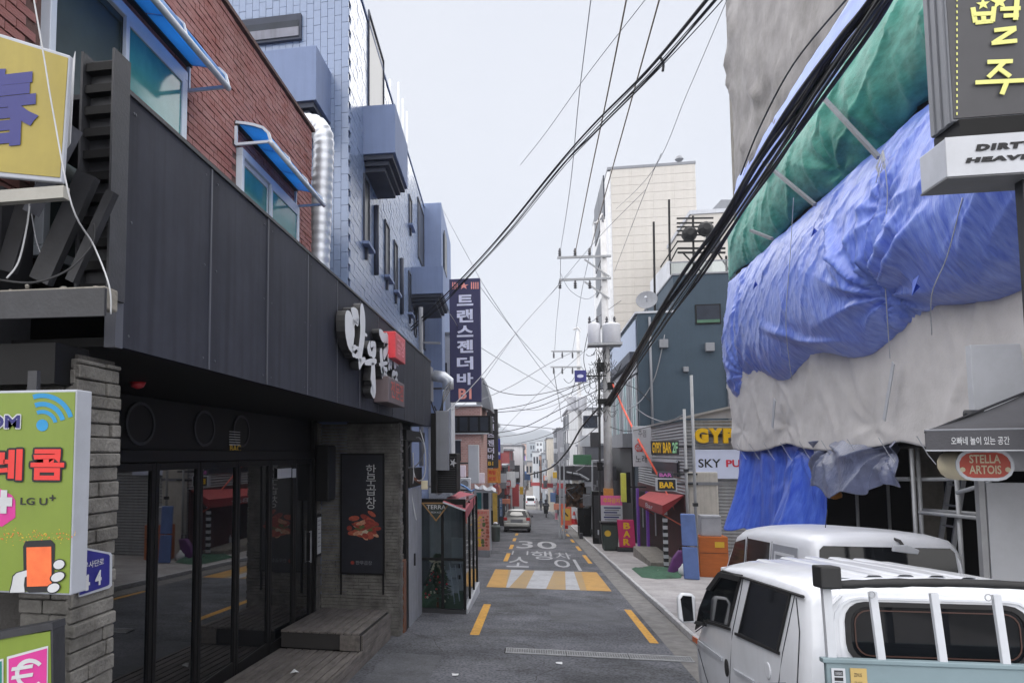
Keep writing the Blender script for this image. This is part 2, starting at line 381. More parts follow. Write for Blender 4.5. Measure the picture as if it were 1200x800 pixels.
FX, FZ0, FZ1, FY0, FY1 = -2.2, 3.18, 4.61, 3.78, 16.85
rest = thing('restaurant_building', 'restaurant with long dark metal fascia over black glass doors and red brick upper floor', 'building', (-4, 9, rz(9)))
n = 11; wd = (FY1 - FY0) / n
b = MB(); b.box(FX - .05, FX - .002, 0, wd - .012, FZ0, FZ1); p0 = b.build('fascia_panel', M_fascia, rest)
p0.matrix_basis = Matrix.Translation((0, FY0 + .03, 0))
for i in range(1, n): share(p0, 'fascia_panel', rest, Matrix.Translation((random.uniform(-.003, .003), FY0 + i * wd, 0)))
for i in range(1, n): part('seam_strip', rest, M_seam, (FX - .02, FX + .004, FY0 + i * wd - .016, FY0 + i * wd + .006, FZ0, FZ1 - .003))
part('end_trim', rest, M_seam, (FX - .06, FX + .006, FY0 - .05, FY0 + .028, FZ0 - .01, FZ1 + .012))
part('top_coping', rest, M_blacksteel, (FX - .95, FX + .01, FY0 + .03, FY1, FZ1 + .002, FZ1 + .03))
part('soffit', rest, M_black, (-4.0, FX - .055, FY0 + .05, FY1 - .02, FZ0 + .01, FZ0 + .06))
part('rear_mass', rest, M_black, (-9.5, -4.02, 4.0, 16.8, -1.6, 7.2))
part('upper_wall_core', rest, M_mortar, (-9.4, -3.215, 3.45, 10.85, 4.0, 7.44))
part('parapet_coping', rest, M_mortar, (-9.45, -3.17, 3.45, 10.9, 7.455, 7.5))
# red brick: each brick real, the nearest as pieces of their own
WIN = [(4.35, 6.55, 3.5, 6.2), (7.85, 10.1, 3.5, 6.04)]
spots = []
for r in range(48):
    z = 4.15 + r * .0685
    y = 3.46 + (0.1 if r % 2 else 0)
    while y < 10.8:
        if not any(a - .17 < y < c and d - .05 < z < e for a, c, d, e in WIN): spots.append((y, z))
        y += .2
spots.sort(key=lambda s: s[0] + (0 if s[1] > 4.7 else 50))
b = MB(); b.box(-3.27, -3.2, 0, .19, 0, .057); k0 = b.build('brick', M_brick, rest); k0.matrix_basis = Matrix.Translation((0, spots[0][0], spots[0][1]))
for (y, z) in spots[1:290]: share(k0, 'brick', rest, Matrix.Translation((random.uniform(-.006, .003), y, z)))
b = MB()
for (y, z) in spots[290:]:
    dx = random.uniform(-.006, .003); b.box(-3.27 + dx, -3.2 + dx, y, y + min(.19, 10.84 - y), z, z + .057)
stuff(b.build('brick_courses', M_brick, rest))
b = MB()
for r in range(48):
    z = 4.15 + r * .0685
    for q in range(9): b.box(-3.3 - q * .2 - .19, -3.3 - q * .2, 10.84, 10.9, z, z + .057)
stuff(b.build('end_brick_courses', M_brick, rest))
# windows of the upper floor
def sash_window(y0, y1, z0, z1, split, dark_left):
    f = MB()
    f.box(-3.26, -3.14, y0, y1, z1 - .09, z1); f.box(-3.26, -3.14, y0, y1, z0, z0 + .07)
    f.box(-3.26, -3.14, y0, y0 + .07, z0 + .07, z1 - .09); f.box(-3.26, -3.14, y1 - .07, y1, z0 + .07, z1 - .09)
    wn = f.build('window', M_whiteframe, rest, bevel=.006)
    for k, (a, c) in enumerate(((y0 + .07, split), (split - .05, y1 - .07))):
        x = -3.21 + .045 * k; s = MB()
        s.box(x, x + .035, a, a + .055, z0 + .07, z1 - .09); s.box(x, x + .035, c - .055, c, z0 + .07, z1 - .09)
        s.box(x, x + .035, a + .055, c - .055, z0 + .07, z0 + .13); s.box(x, x + .035, a + .055, c - .055, z1 - .15, z1 - .09)
        s.build('sash', M_whiteframe if not (dark_left and k == 0) else M_screen, wn, bevel=.004)
        g = MB(); g.box(x + .012, x + .02, a + .05, c - .05, z0 + .12, z1 - .14)
        g.build('pane', M_screen if (dark_left and k == 0) else M_tealglass, wn)
sash_window(4.42, 6.5, 3.9, 6.18, 5.42, True)
sash_window(7.9, 10.05, 3.9, 6.02, 8.9, False)
def window_awning(y0, y1, zt, zf, label):
    a = thing('window_awning', label, 'awning', (-3.0, (y0 + y1) / 2, zf), 'blue polycarbonate window awnings')
    xs = [-3.19, -3.08, -2.97, -2.87, -2.81, -2.78]; zs = [zt, zt - .02, zt - .05, zt - .09, zt - .15, zf]
    npan = 3; st = (y1 - y0) / npan
    for k in range(npan):
        b = MB(); b.grid([[(x, y, z) for y in (y0 + k * st + .012, y0 + (k + 1) * st - .012)] for x, z in zip(xs, zs)])
        o = b.build('polycarbonate_panel', M_bluepoly, a, smooth=True); o.modifiers.new('s', 'SOLIDIFY').thickness = .008
    f = MB(); f.tube([(-2.78, y0, zf - .01), (-2.78, y1, zf - .01)], .028, 8); f.build('front_rail', M_whiteframe, a, smooth=True)
    f = MB(); f.box(-3.2, -3.15, y0, y1, zt - .03, zt + .03); f.build('wall_rail', M_blacksteel, a)
    for y in (y0, y1 - .03):
        f = MB()
        for (xa, za), (xb, zb) in zip(list(zip(xs, zs))[:-1], list(zip(xs, zs))[1:]): f.bar((xa, y + .015, za + .012), (xb, y + .015, zb + .012), .03, .03)
        f.bar((-3.19, y + .015, zf), (-2.78, y + .015, zf), .028, .028); f.bar((-3.185, y + .015, zf), (-3.185, y + .015, zt), .03, .03)
        f.build('bracket', M_whiteframe, a)
    for k in range(1, npan):
        f = MB()
        for (xa, za), (xb, zb) in zip(list(zip(xs, zs))[:-1], list(zip(xs, zs))[1:]): f.bar((xa, y0 + k * st, za + .01), (xb, y0 + k * st, zb + .01), .022, .02)
        f.build('glazing_bar', M_whiteframe, a)
window_awning(3.9, 6.62, 6.32, 6.06, 'blue polycarbonate awning over the larger upper window nearest the camera')
window_awning(7.8, 10.02, 6.26, 6.02, 'blue polycarbonate awning over the farther upper window beside the silver duct')
# silver flexible duct with ribs
du = thing('ventilation_duct', 'ribbed silver ventilation duct bending down beside the brick wall', 'duct', (-3.0, 11.2, 4))
pth = [AY(345, 146, 11.2), AY(357, 145, 11.2), AY(367, 146.5, 11.2), AY(374, 151, 11.2), AY(378.5, 160, 11.2), AY(379.5, 172, 11.2)]
zz = pth[-1].z; q = Vector(pth[-1]); fine = []
for a, c in zip(pth[:-1], pth[1:]):
    for i in range(6): fine.append(a.lerp(c, i / 6))
while q.z > 3.6: fine.append(q.copy()); q.z -= .035; q.x -= .0012
b = MB(); b.tube(fine, [.158 + (.008 if i % 4 < 2 else 0) for i in range(len(fine))], 18); b.build('ribbed_pipe', M_metalpipe, du, smooth=math.radians(50))
part('wall_strap', du, M_steel, (fine[-1].x - .2, fine[-1].x + .19, 11.02, 11.05, 4.75, 4.8))
# black timber shopfront under the canopy
DX, DZ = -3.9, 0.22
sf = thing('glass_door_front', 'row of black framed tinted glass folding doors under the dark canopy', 'doors', (DX, 9, rz(9)))
def dzf(y): return rz(y) + DZ
edges = [5.0, 6.35, 7.45, 8.55, 9.75, 11.05, 12.25, 13.25]
for a, c in zip(edges[:-1], edges[1:]):
    d = MB(); t = .075
    d.box(DX - .03, DX + .03, a + .01, a + .01 + t, -.45, 2.5); d.box(DX - .03, DX + .03, c - .01 - t, c - .01, -.45, 2.5)
    d.box(DX - .03, DX + .03, a + .01 + t, c - .01 - t, 2.42, 2.5); d.box(DX - .03, DX + .03, a + .01 + t, c - .01 - t, -.45, dzf(c) + .16)
    dd = d.build('door_leaf', M_black, sf, bevel=.006)
    g = MB(); g.box(DX - .006, DX + .006, a + .08, c - .08, -.3, 2.43); g.build('pane', M_darkglass, dd)
    h = MB(); h.bar((DX + .055, c - .13, .7), (DX + .055, c - .13, 1.25), .02); h.bar((DX + .02, c - .13, .72), (DX + .055, c - .13, .72), .015); h.bar((DX + .02, c - .13, 1.23), (DX + .055, c - .13, 1.23), .015)
    if a > 12: h.build('handle', M_steel, dd)
part('transom_beam', sf, M_black, (DX - .06, DX + .06, 4.6, 13.3, 2.51, 2.64), bevel=.01)
part('transom_board', sf, M_black, (DX - .05, DX - .01, 4.6, 13.3, 2.645, 3.18))
part('jamb', sf, M_black, (DX - .06, DX + .07, 13.26, 13.42, -.9, 3.18))
for y in (7.15, 8.7, 9.9):
    b = MB(); ci = [(DX - .008, y + .3 * math.cos(t), 2.9 + .22 * math.sin(t)) for t in np.linspace(0, 2 * math.pi, 25)[:-1]]
    ri = [(DX - .008, y + .26 * math.cos(t), 2.9 + .19 * math.sin(t)) for t in np.linspace(0, 2 * math.pi, 25)[:-1]]
    b.ring(ci, ri, (.02, 0, 0)); b.build('porthole_ring', M_blacksteel, sf)
    b = MB(); b.prism(ri, (.006, 0, 0)); b.build('porthole_pane', mat('matt_black_pane', (.008, .008, .009), .5, spec=.2), sf)
def flat_on(px0, py0, px1, py1, X, material, parent, name, dx=.006):
    """thin plate on a street-facing wall (normal +X) seen between two picture corners"""
    a, c = AX(px0, py0, X), AX(px1, py1, X); b = MB(); b.box(X, X + dx, a.y, c.y, min(a.z, c.z), max(a.z, c.z)); return b.build(name, material, parent)
M_paper = mat('white_print', C(186, 188, 190), 0.7, var=0.05)
M_ink = mat('black_print', C(26, 26, 30), 0.7)
M_goldink = mat('gold_print', C(206, 168, 48), 0.6)
st = flat_on(325, 549, 341, 559, DX + .032, M_paper, None, 'door_notice'); tag(st, 'small white notice stuck on the last black glass door', 'notice')
st = flat_on(342.5, 549, 346.5, 559, DX + .032, M_paper, None, 'door_notice'); tag(st, 'narrow white door plate right of the small notice', 'notice')
dec = thing('window_sticker', 'white striped and gold lettered sticker on the glass above the doors', 'sticker', AX(275, 515, DX))
for k in range(6): flat_on(268.5, 505 + k * 3, 281, 506.6 + k * 3, DX + .015, M_paper, dec, 'white_stripe')
a, c = AX(269, 529, DX + .016), AX(282, 521, DX + .016)
text('BAC', (DX + .016, a.y, a.z), (0, c.y - a.y, 0), (0, 0, c.z - a.z), M_goldink, dec, bold=.03)
# stone pier and recessed end wall with the menu poster
def stone_face(parent, name, o, along, out, length, z0, z1, h=.055, lmin=.16, lmax=.34, singly=False, depth=.06):
    """courses of split stone on a face: o = start point, along = unit vector, out = unit outward normal"""
    along, out = Vector(along), Vector(out); big = MB(); z = z0; n = 0
    while z < z1 - .02:
        hh = min(h * random.uniform(.9, 1.12), z1 - z); s = 0.0
        while s < length - .01:
            l = min(random.uniform(lmin, lmax), length - s)
            if length - s - l < .06: l = length - s
            p = Vector(o) + along * (s + .003); p.z = z; d = depth + random.uniform(-.012, .012)
            q = MB() if singly else big
            q.obox(p - out * .01, along * (l - .006), out * (d + .01), (0, 0, hh - .007))
            if singly: q.build('stone_brick', M_stone, parent, bevel=.006, segs=1)
            s += l
        z += hh
    if not singly: stuff(big.build(name, M_stone, parent))
PY = 14.0
part('pier_core', rest, M_mortar2, (-4.0, -3.96, 13.42, PY + .2, -1, 3.18))
stone_face(rest, 'pier_stone', (-3.96, 13.43, 0), (0, 1, 0), (1, 0, 0), .56, rz(PY) - .1, 3.17)
part('end_wall_core', rest, M_mortar2, (-4.02, -2.44, PY + .05, PY + .3, -1.2, 3.18))
stone_face(rest, 'end_wall_stone', (-3.9, PY + .05, 0), (1, 0, 0), (0, -1, 0), 1.46, rz(PY) - .1, 3.17, h=.06, lmin=.2, lmax=.45)
stone_face(rest, 'corner_stone', (-2.44, PY + .03, 0), (0, 1, 0), (1, 0, 0), .28, rz(PY) - .1, 3.17, depth=.03)
ab = thing('black_wall_cabinet', 'black wall cabinet hung on the stone pier above the small menu', 'cabinet', AX(375, 590, -3.8))
part('cabinet_body', ab, M_black, (-3.82, -3.62, 13.35, 13.9, 1.75, 2.75), bevel=.01)
part('cabinet_door', ab, M_blacksteel, (-3.618, -3.6, 13.38, 13.87, 1.78, 2.72))
mn = thing('menu_board', 'small white menu sheet in a black frame on the stone pier', 'menu', AX(370, 610, -3.8))
mb0 = part('frame', mn, M_black, (-3.86, -3.825, 13.4, 13.72, .75, 1.5))
part('sheet', mn, M_paper, (-3.822, -3.818, 13.44, 13.68, .8, 1.45))
for k in range(7): part('text_line', mn, M_wire_g, (-3.817, -3.8155, 13.47, 13.65 - (k % 3) * .04, 1.38 - k * .075, 1.395 - k * .075))
# poster: black sheet with brush lettering and a plate of food
pos = thing('food_poster', 'tall black poster with white brush lettering and a plate of grilled meat on stone wall', 'poster', AY(425, 670, PY))
PF = PY - .045
a, c = AY(400.5, 670, PF), AY(448.5, 533, PF)
part('board', pos, mat('poster_black', C(22, 24, 34), .35, var=.3, scale=4), (a.x, c.x, PF, PF + .04, a.z, c.z))
fr = MB(); fr.ring([(a.x - .03, PF - .01, a.z - .03), (c.x + .03, PF - .01, a.z - .03), (c.x + .03, PF - .01, c.z + .03), (a.x - .03, PF - .01, c.z + .03)],
                   [(a.x, PF - .01, a.z), (c.x, PF - .01, a.z), (c.x, PF - .01, c.z), (a.x, PF - .01, c.z)], (0, .05, 0)); fr.build('frame', M_black, pos)
for px in (399.5, 449):
    q = AY(px, 680, PF); part('stand_leg', pos, M_black, (q.x - .015, q.x + .015, PF, PF + .03, q.z - .25, a.z - .02))
for ch, y0, y1 in (('한', 544, 556), ('무', 557, 567), ('곱', 568, 580), ('창', 582, 596)):
    p, q = AY(429, y1, PF - .002), AY(440.5, y0, PF - .002)
    text(ch, (p.x, p.y, p.z), (q.x - p.x, 0, 0), (0, 0, q.z - p.z), M_paper, pos, bold=.0, depth=.002)
food = [(C(150, 52, 40), C(96, 30, 24)), (C(176, 84, 60), C(120, 50, 38)), (C(196, 150, 120), C(150, 100, 80)), (C(80, 96, 50), C(60, 76, 40)), (C(190, 180, 160), C(150, 140, 120))]
fm = [mat(f'poster_food_{k}', q[0], .5, col2=q[1], scale=20) for k, q in enumerate(food)]
for k in range(46):
    px, py = 424 + random.gauss(0, 10), 620 + random.gauss(0, 6.5)
    px = min(max(px, 405), 444); ki = random.choices([0, 1, 2, 3, 4], [8, 6, 3, 2, 1])[0]
    p = AY(px, py, PF - .003 - k * .0001); t0 = random.uniform(-.6, .6); r1, r2 = random.uniform(.04, .12), random.uniform(.02, .05)
    if p.x + r1 > c.x or p.x - r1 < a.x: continue
    b = MB(); b.add([(p.x + r1 * math.cos(t) * math.cos(t0) - r2 * math.sin(t) * math.sin(t0), p.y, p.z + r1 * math.cos(t) * math.sin(t0) + r2 * math.sin(t) * math.cos(t0)) for t in np.linspace(0, 6.28, 11)[:-1]], [tuple(range(10))])
    b.build('food_print', fm[ki], pos)
p, q = AY(417, 661, PF - .002), AY(436, 657, PF - .002)
text('한무곱창', p, (q.x - p.x, 0, 0), (0, 0, q.z - p.z), M_wire_g, pos, depth=.002)
p = AY(413, 659, PF - .003); b = MB(); b.lathe(p, [(.035, 0), (.035, .002)], 12, (0, -1, 0)); b.build('red_stamp', fm[0], pos)
# timber deck: planks run along the doors
BZ0 = .48
dk = thing('wooden_deck', 'weathered grey plank deck with a raised step box in front of the doors', 'deck', (-3.2, 10, rz(10)))
def plank(parent, x0, x1, y0, y1, dz, th=.03):
    b = MB(); b.add([(x, y, rz(y) + dz + e) for e in (-th, 0) for (x, y) in ((x0, y0), (x1, y0), (x1, y1), (x0, y1))], [(0,3,2,1),(4,5,6,7),(0,1,5,4),(1,2,6,5),(2,3,7,6),(3,0,4,7)])
    return b.build('plank', M_wood, parent, bevel=.004, segs=1)
b = MB(); b.grid([[(-3.9, y, rz(y) + .12), (-2.58, y, rz(y) + .12)] for y in (4.1, 13.8)]); b.build('gap_shade_sheet', M_shade, dk)  # black sheet under the planks, painting the shade seen in the gaps
b = MB(); b.grid([[(-3.88, y, rz(y) + BZ0 - .045), (-2.6, y, rz(y) + BZ0 - .045)] for y in (11.56, 13.86)]); b.build('gap_shade_sheet', M_shade, dk)
x = -3.84; k = 0
while x < -2.72:
    plank(dk, x, x + .104, 4.2 + random.uniform(-.01, .01), 11.45, DZ - random.uniform(0, .005)); x += .124; k += 1
plank(dk, x, -2.55, 4.2, 13.75, DZ)
def side_board(x, y0, y1, d0, d1):
    b = MB(); b.add([(xx, y, rz(y) + d) for xx in (x - .025, x) for (y, d) in ((y0, d0), (y1, d0), (y1, d1), (y0, d1))], [(0,3,2,1),(4,5,6,7),(0,1,5,4),(1,2,6,5),(2,3,7,6),(3,0,4,7)])
    b.build('side_plank', M_wood, dk, bevel=.003, segs=1)
side_board(-2.545, 4.2, 13.75, .0, .09); side_board(-2.545, 4.2, 13.75, .096, .187)
BZ = .48; x = -3.84
while x < -2.6:
    x1 = min(x + .104, -2.56); plank(dk, x, x1, 11.5, 13.88, BZ); x += .124
for k in range(2): side_board(-2.555, 11.52, 13.86, DZ + .003 + k * .113, DZ + .11 + k * .113)
b = MB(); b.box(-3.84, -2.585, 11.52, 11.55, rz(11.5) + DZ, rz(11.5) + BZ - .032); b.build('step_front', mat('dark_deck_front', C(44, 42, 42), .9), dk)
b = MB(); b.box(-2.9, -2.6, 11.47, 11.515, rz(11.5) + DZ + .004, rz(11.5) + BZ - .034); b.build('step_front_board', M_wood, dk)
p = AG(345, 788, DZ); tag(MB().add([(p.x + dx, p.y + dy, p.z + dz) for dx, dy, dz in ((-.05, -.04, .003), (.04, -.05, .03), (.06, .03, .004), (-.02, .05, .04), (0, 0, .05))], [(0, 1, 4), (1, 2, 4), (2, 3, 4), (3, 0, 4)]).build('crumpled_paper', M_litter), 'crumpled white paper lying on the plank deck', 'litter')
# brush-script channel letters standing off the fascia
M_letface = mat('letter_face_grey', C(206, 208, 212), .5, var=.05); M_letside = mat('letter_side_dark', C(30, 30, 33), .5)
sg = thing('channel_letter_sign', 'three-dimensional grey brush lettering standing out from the dark fascia', 'sign', (FX, 11.5, 3.9))
def brush(strokes, name):
    """thick brush strokes on the fascia, each stroke tapered: list of [(px,py,width px)...]"""
    b, d = MB(), MB(); out = .13
    for s in strokes:
        A_ = [np.array(q_, float) for q_ in s]; B_ = []
        for i in range(len(A_) - 1):
            p0, p1, p2, p3 = A_[max(i - 1, 0)], A_[i], A_[i + 1], A_[min(i + 2, len(A_) - 1)]
            for k_ in range(5): t = k_ / 5; B_.append(.5 * (2 * p1 + (p2 - p0) * t + (2 * p0 - 5 * p1 + 4 * p2 - p3) * t * t + (3 * p1 - p0 - 3 * p2 + p3) * t ** 3))
        s = B_ + [A_[-1]]
        P = [(AX(px, py, FX + out), max(wv, .012)) for px, py, wv in s]; n = len(P); L, R = [], []
        for i in range(n):
            t = P[min(i + 1, n - 1)][0] - P[max(i - 1, 0)][0]; nn = Vector((0, -t.z, t.y)); nn = nn.normalized() if nn.length else Vector((0, 1, 0))
            hw = P[i][1] / .05 * (.03 * abs(nn.z) + .105 * abs(nn.y)) * (.5 if i in (0, n - 1) else 1)
            L.append(P[i][0] + nn * hw); R.append(P[i][0] - nn * hw)
        loop = L + R[::-1]
        k = len(b.v)
        for i in range(n - 1): b.quad(L[i] + Vector((.004, 0, 0)), L[i + 1] + Vector((.004, 0, 0)), R[i + 1] + Vector((.004, 0, 0)), R[i] + Vector((.004, 0, 0)))
        m_ = len(loop); d.add(loop + [q - Vector((out - .03, 0, 0)) for q in loop], [(i, (i + 1) % m_, m_ + (i + 1) % m_, m_ + i) for i in range(m_)])
    body = d.build(name, M_letside, sg, normals=False); b.build('letter_face', M_letface, body, normals=False)
def arc(cx, cy, rx, ry, w_, a0=0, a1=360, n=14): return [(cx + rx * math.cos(math.radians(t)), cy + ry * math.sin(math.radians(t)), w_) for t in np.linspace(a0, a1, n)]
# panel fixings
b = MB(); b.lathe((FX - .003, 0, 0), [(.008, 0), (.008, .004), (.004, .006)], 8, (1, 0, 0)); sc0 = b.build('rivet', M_seam, rest); sc0.matrix_basis = Matrix.Translation((0, FY0 + .12, FZ1 - .08))
for i in range(n):
    for z in (FZ0 + .07, (FZ0 + FZ1) / 2, FZ1 - .08):
        for dy in (.1, wd - .1): share(sc0, 'rivet', rest, Matrix.Translation((0, FY0 + i * wd + dy, z)))
brush([[(411, 362, .02), (413.5, 366, .06), (416.5, 374, .09), (416.5, 380, .02)], [(406, 400, .05), (409, 390, .16), (412, 386, .16), (415, 384, .06)],
       [(423, 356, .03), (424.5, 372, .07), (424.5, 392, .06), (422, 412, .05), (421, 424, .06)], arc(416.5, 412, 3, 5, .03), [(424, 390, .03), (430, 393, .03)], [(420, 428, .05), (424, 423, .04), (428, 421, .03)]], 'letter')
brush([[(431.5, 402, .05), (433, 411, .05), (436, 415, .05), (438.5, 411, .05), (438, 403, .04), (434, 404, .04)], [(427, 425, .03), (434, 424, .05), (441, 423, .04)], [(437, 425, .05), (437, 440, .07), (436.5, 455, .09), (434, 458, .03)]], 'letter')
brush([[(444, 388, .04), (448, 394, .10), (452, 399, .10), (452, 408, .06), (449, 418, .04)], [(446, 408, .04), (447, 424, .05), (448.5, 436, .05), (451.5, 448, .07)], arc(450.5, 437, 2.2, 5, .04), [(444, 427, .03), (454, 425, .03)]], 'letter')
brush([[(454, 421, .05), (458, 417, .05), (457, 430, .05)], [(455, 432, .03), (458.5, 421, .03)], [(459, 404, .04), (462, 415, .06), (463, 432, .05)], [(463, 424, .03), (466.5, 428, .03)], arc(462.5, 442, 2.2, 5, .045)], 'letter')
rs = thing('red_stamp_sign', 'small glossy red square stamp sign on the dark fascia beside grey lettering', 'sign', AX(468, 408, FX))
M_redbox = mat('red_sign_acrylic', C(205, 52, 62), .35, var=.15, scale=6)
a, c = AX(463.5, 419, FX + .24), AX(475, 398, FX + .24); part('stamp_box', rs, M_redbox, (FX + .004, FX + .24, a.y, c.y, a.z, c.z), bevel=.012)
text('곱창', (FX + .242, a.y + .1, a.z + .08), (0, c.y - a.y - .2, 0), (0, 0, c.z - a.z - .16), mat('pink_letter', C(238, 150, 156), .5), rs, bold=.02)
bs = thing('brown_name_box', 'small dark box sign with red lettering low on the dark fascia', 'sign', AX(465, 465, FX))
a, c = AX(455.5, 471, FX + .22), AX(474, 459, FX + .22); part('name_box', bs, mat('brown_sign_box', C(92, 80, 84), .5, var=.1), (FX + .004, FX + .22, a.y, c.y, a.z, c.z + .12), bevel=.012)
text('전문점', (FX + .222, a.y + .15, a.z + .08), (0, c.y - a.y - .3, 0), (0, 0, c.z - a.z), mat('dull_red_letter', C(176, 84, 76), .6), bs, bold=.02)
# small red security lamp under the canopy
lm = thing('canopy_lamp', 'small red and black lamp fixed under the dark canopy', 'lamp', AX(165, 441, -3.2))
p = AX(163, 441, -3.2); b = MB(); b.lathe(p, [(.03, .12), (.09, .1), (.1, .0), (.05, -.05)], 14); b.build('housing', M_black, lm, smooth=True)
b = MB(); b.lathe(p + Vector((0, -.02, -.05)), [(.07, 0), (.05, -.04), (.01, -.055)], 12); b.build('red_lens', M_redbox, lm, smooth=True)
b = MB(); b.bar(p + Vector((0, 0, .1)), (p.x, p.y, FZ0 + .012), .03); b.build('stem', M_black, lm)

# ================================================================== left foreground: pillar, sign boxes, bracket frame, ledge
pil = thing('stone_pillar', 'grey split-stone pillar at the left edge beside the green phone sign', 'pillar', (-2.45, 3.75, rz(3.7)))
part('core', pil, M_mortar2, (-2.86, -2.34, 3.62, 3.98, -.4, 3.12))
stone_face(pil, '', (-2.34, 3.585, 0), (0, 1, 0), (1, 0, 0), .41, -.3, 3.1, h=.078, lmin=.16, lmax=.42, singly=True, depth=.035)
stone_face(pil, '', (-2.62, 3.62, 0), (1, 0, 0), (0, -1, 0), .29, .9, 3.1, h=.078, lmin=.12, lmax=.3, singly=True, depth=.03)
shop = thing('corner_shop_building', 'dark corner shop wall behind the green and yellow signs at the left edge', 'building', (-4, 3, 0))
part('shop_wall', shop, M_blacksteel, (-9, -2.9, 3.7, 4.0, -1, 4.1), bevel=.01)
part('upper_brick_wall', shop, M_mortar, (-9, -2.9, 3.2, 3.42, 3.45, 7.4))
b = MB()
for r in range(54):
    z = 3.5 + r * .0685
    for q in range(10): b.box(-2.92 - q * .2 - .19 - (.1 if r % 2 else 0), -2.92 - q * .2 - (.1 if r % 2 else 0), 3.14, 3.21, z, z + .057)
stuff(b.build('brick_courses', M_brick, shop))
part('beam', shop, M_black, (-4.5, -2.36, 3.45, 3.75, 2.95, 3.16))
part('concrete_lintel', shop, mat('white_grey_block', C(150, 152, 156), .8, var=.2, dirt=.3), (-3.6, -2.86, 3.05, 3.14, 4.95, 5.9))
# green phone-shop sign box
M_lime = mat('lime_sign_face', C(110, 129, 46), .5, var=.08, scale=1.5, dirt=.12, streak=.08); M_white2 = mat('white_sign_case', C(158, 162, 172), .5, var=.05, dirt=.2)
M_navy = mat('navy_print', C(32, 32, 96), .6); M_cyan = mat('cyan_print', C(32, 124, 172), .6); M_magenta = mat('magenta_print', C(182, 46, 128), .6)
M_redprint = mat('red_print', C(196, 48, 44), .6); M_orangep = mat('orange_print', C(222, 108, 58), .6, scale=18, col2=C(204, 92, 50)); M_whitep = mat('white_print2', C(178, 180, 184), .6, dirt=.1)
GY = 3.25
gs = thing('phone_shop_sign', 'lime green box sign with red lettering, wireless arcs and a hand holding a phone', 'sign', AY(50, 690, GY))
a, c = AY(-90, 700, GY), AY(90, 459, GY); c2 = AY(90, 696, GY)
part('case', gs, M_white2, (a.x, c.x, GY, GY + .13, c2.z - .006, c.z + .012), bevel=.006)
part('face', gs, M_lime, (a.x + .01, c.x - .006, GY - .004, GY - .0005, c2.z + .004, c.z))
def onY(px, py, Y): return AY(px, py, Y)
def txt(body, x0, y0, x1, y1, Y, m_, par, bold=0., depth=.002, **k):
    p, q = AY(x0, y1, Y), AY(x1, y0, Y); return text(body, p, (q.x - p.x, 0, 0), (0, 0, q.z - p.z), m_, par, bold=bold, depth=depth, **k)
def poly(pts, Y, m_, par, name): b = MB(); b.add([AY(px, py, Y) for px, py in pts], [tuple(range(len(pts)))]); return b.build(name, m_, par, normals=False)
def arcpoly(cx, cy, r0, r1, a0, a1, Y, m_, par, name, n=14):
    t = [math.radians(v) for v in np.linspace(a0, a1, n)]; b = MB()
    o = [AY(cx + r1 * math.cos(v), cy - r1 * math.sin(v), Y) for v in t]; i = [AY(cx + r0 * math.cos(v), cy - r0 * math.sin(v), Y) for v in t]
    for k in range(n - 1): b.quad(o[k], o[k + 1], i[k + 1], i[k])
    return b.build(name, m_, par, normals=False)
Y1, Y2, Y3 = GY - .006, GY - .008, GY - .010
for r0, r1, a0, a1 in ((13.5, 18, 12, 113), (22, 27.5, 14, 110), (32, 37.5, 16, 108)): arcpoly(49.5, 498, r0, r1, a0, a1, Y1, M_cyan, gs, 'wireless_arc')
arcpoly(49.5, 498, 0, 7, 0, 360, Y1, M_cyan, gs, 'wireless_dot', 20)
[txt('COM', -33 + dx, 486 + dy, 24 + dx, 502 + dy, Y1 - .0002 * kk, M_whitep, gs, bold=.035) for kk, (dx, dy) in enumerate(((-1.4, 0), (1.4, 0), (0, -1.4), (0, 1.4), (-1, -1), (1, 1), (1, -1), (-1, 1)))]; txt('COM', -33, 486, 24, 502, Y2, M_navy, gs, bold=.035)
for q, (ch, x0, x1) in enumerate((('레', -16, 29), ('콤', 34, 78))):
    [txt(ch, x0 + 1.5 + dx, 526 + dy, x1 - 2 + dx, 562 + dy, Y1 - .0002 * kk, M_ink, gs, bold=.034) for kk, (dx, dy) in enumerate(((-2.4, 0), (2.4, 0), (0, -2.4), (0, 2.4), (-1.8, -1.8), (1.8, 1.8), (1.8, -1.8), (-1.8, 1.8)))]; txt(ch, x0 + 1.5, 526, x1 - 2, 562, Y2 - .001, M_redprint, gs, bold=.034)
poly([(-14, 577), (-2, 571), (14, 580), (18, 586), (18, 606), (2, 617), (-14, 610)], Y1, M_magenta, gs, 'hexagon_logo')
txt('+', -6, 574, 15, 601, Y2, M_whitep, gs, bold=.08)
txt('LG U', 24, 583, 56, 591, Y1, M_ink, gs, bold=.02); txt('+', 58, 579.5, 65.5, 586.5, Y1, M_ink, gs, bold=.02)
for k in range(110):
    px, py = random.uniform(0, 88), random.gauss(628, 5.5)
    if 618 < py < 646: q = random.uniform(.5, 1.3); poly([(px, py), (px + q, py), (px + q, py + q), (px, py + q)], GY - .0062 , M_orangep if random.random() < .6 else M_goldink, gs, 'pixel_print')
poly([(10, 694.5), (13, 684), (14.5, 674), (19, 670), (31, 666.5), (36.5, 668), (36, 674), (30, 677), (29, 685), (30, 694)], Y1 - .0004, M_ink, gs, 'hand_outline')
poly([(11.3, 694), (14, 684), (15.5, 675), (19.5, 671), (31, 667.7), (35.3, 669), (35, 673), (29, 676), (28, 685), (29, 693.5)], Y2 - .0004, M_whitep, gs, 'hand_palm')
poly([(28, 690), (27, 640), (30, 633.5), (60, 632), (64.5, 637), (63, 693), (34, 694)], Y1 - .0006, M_ink, gs, 'phone_outline')
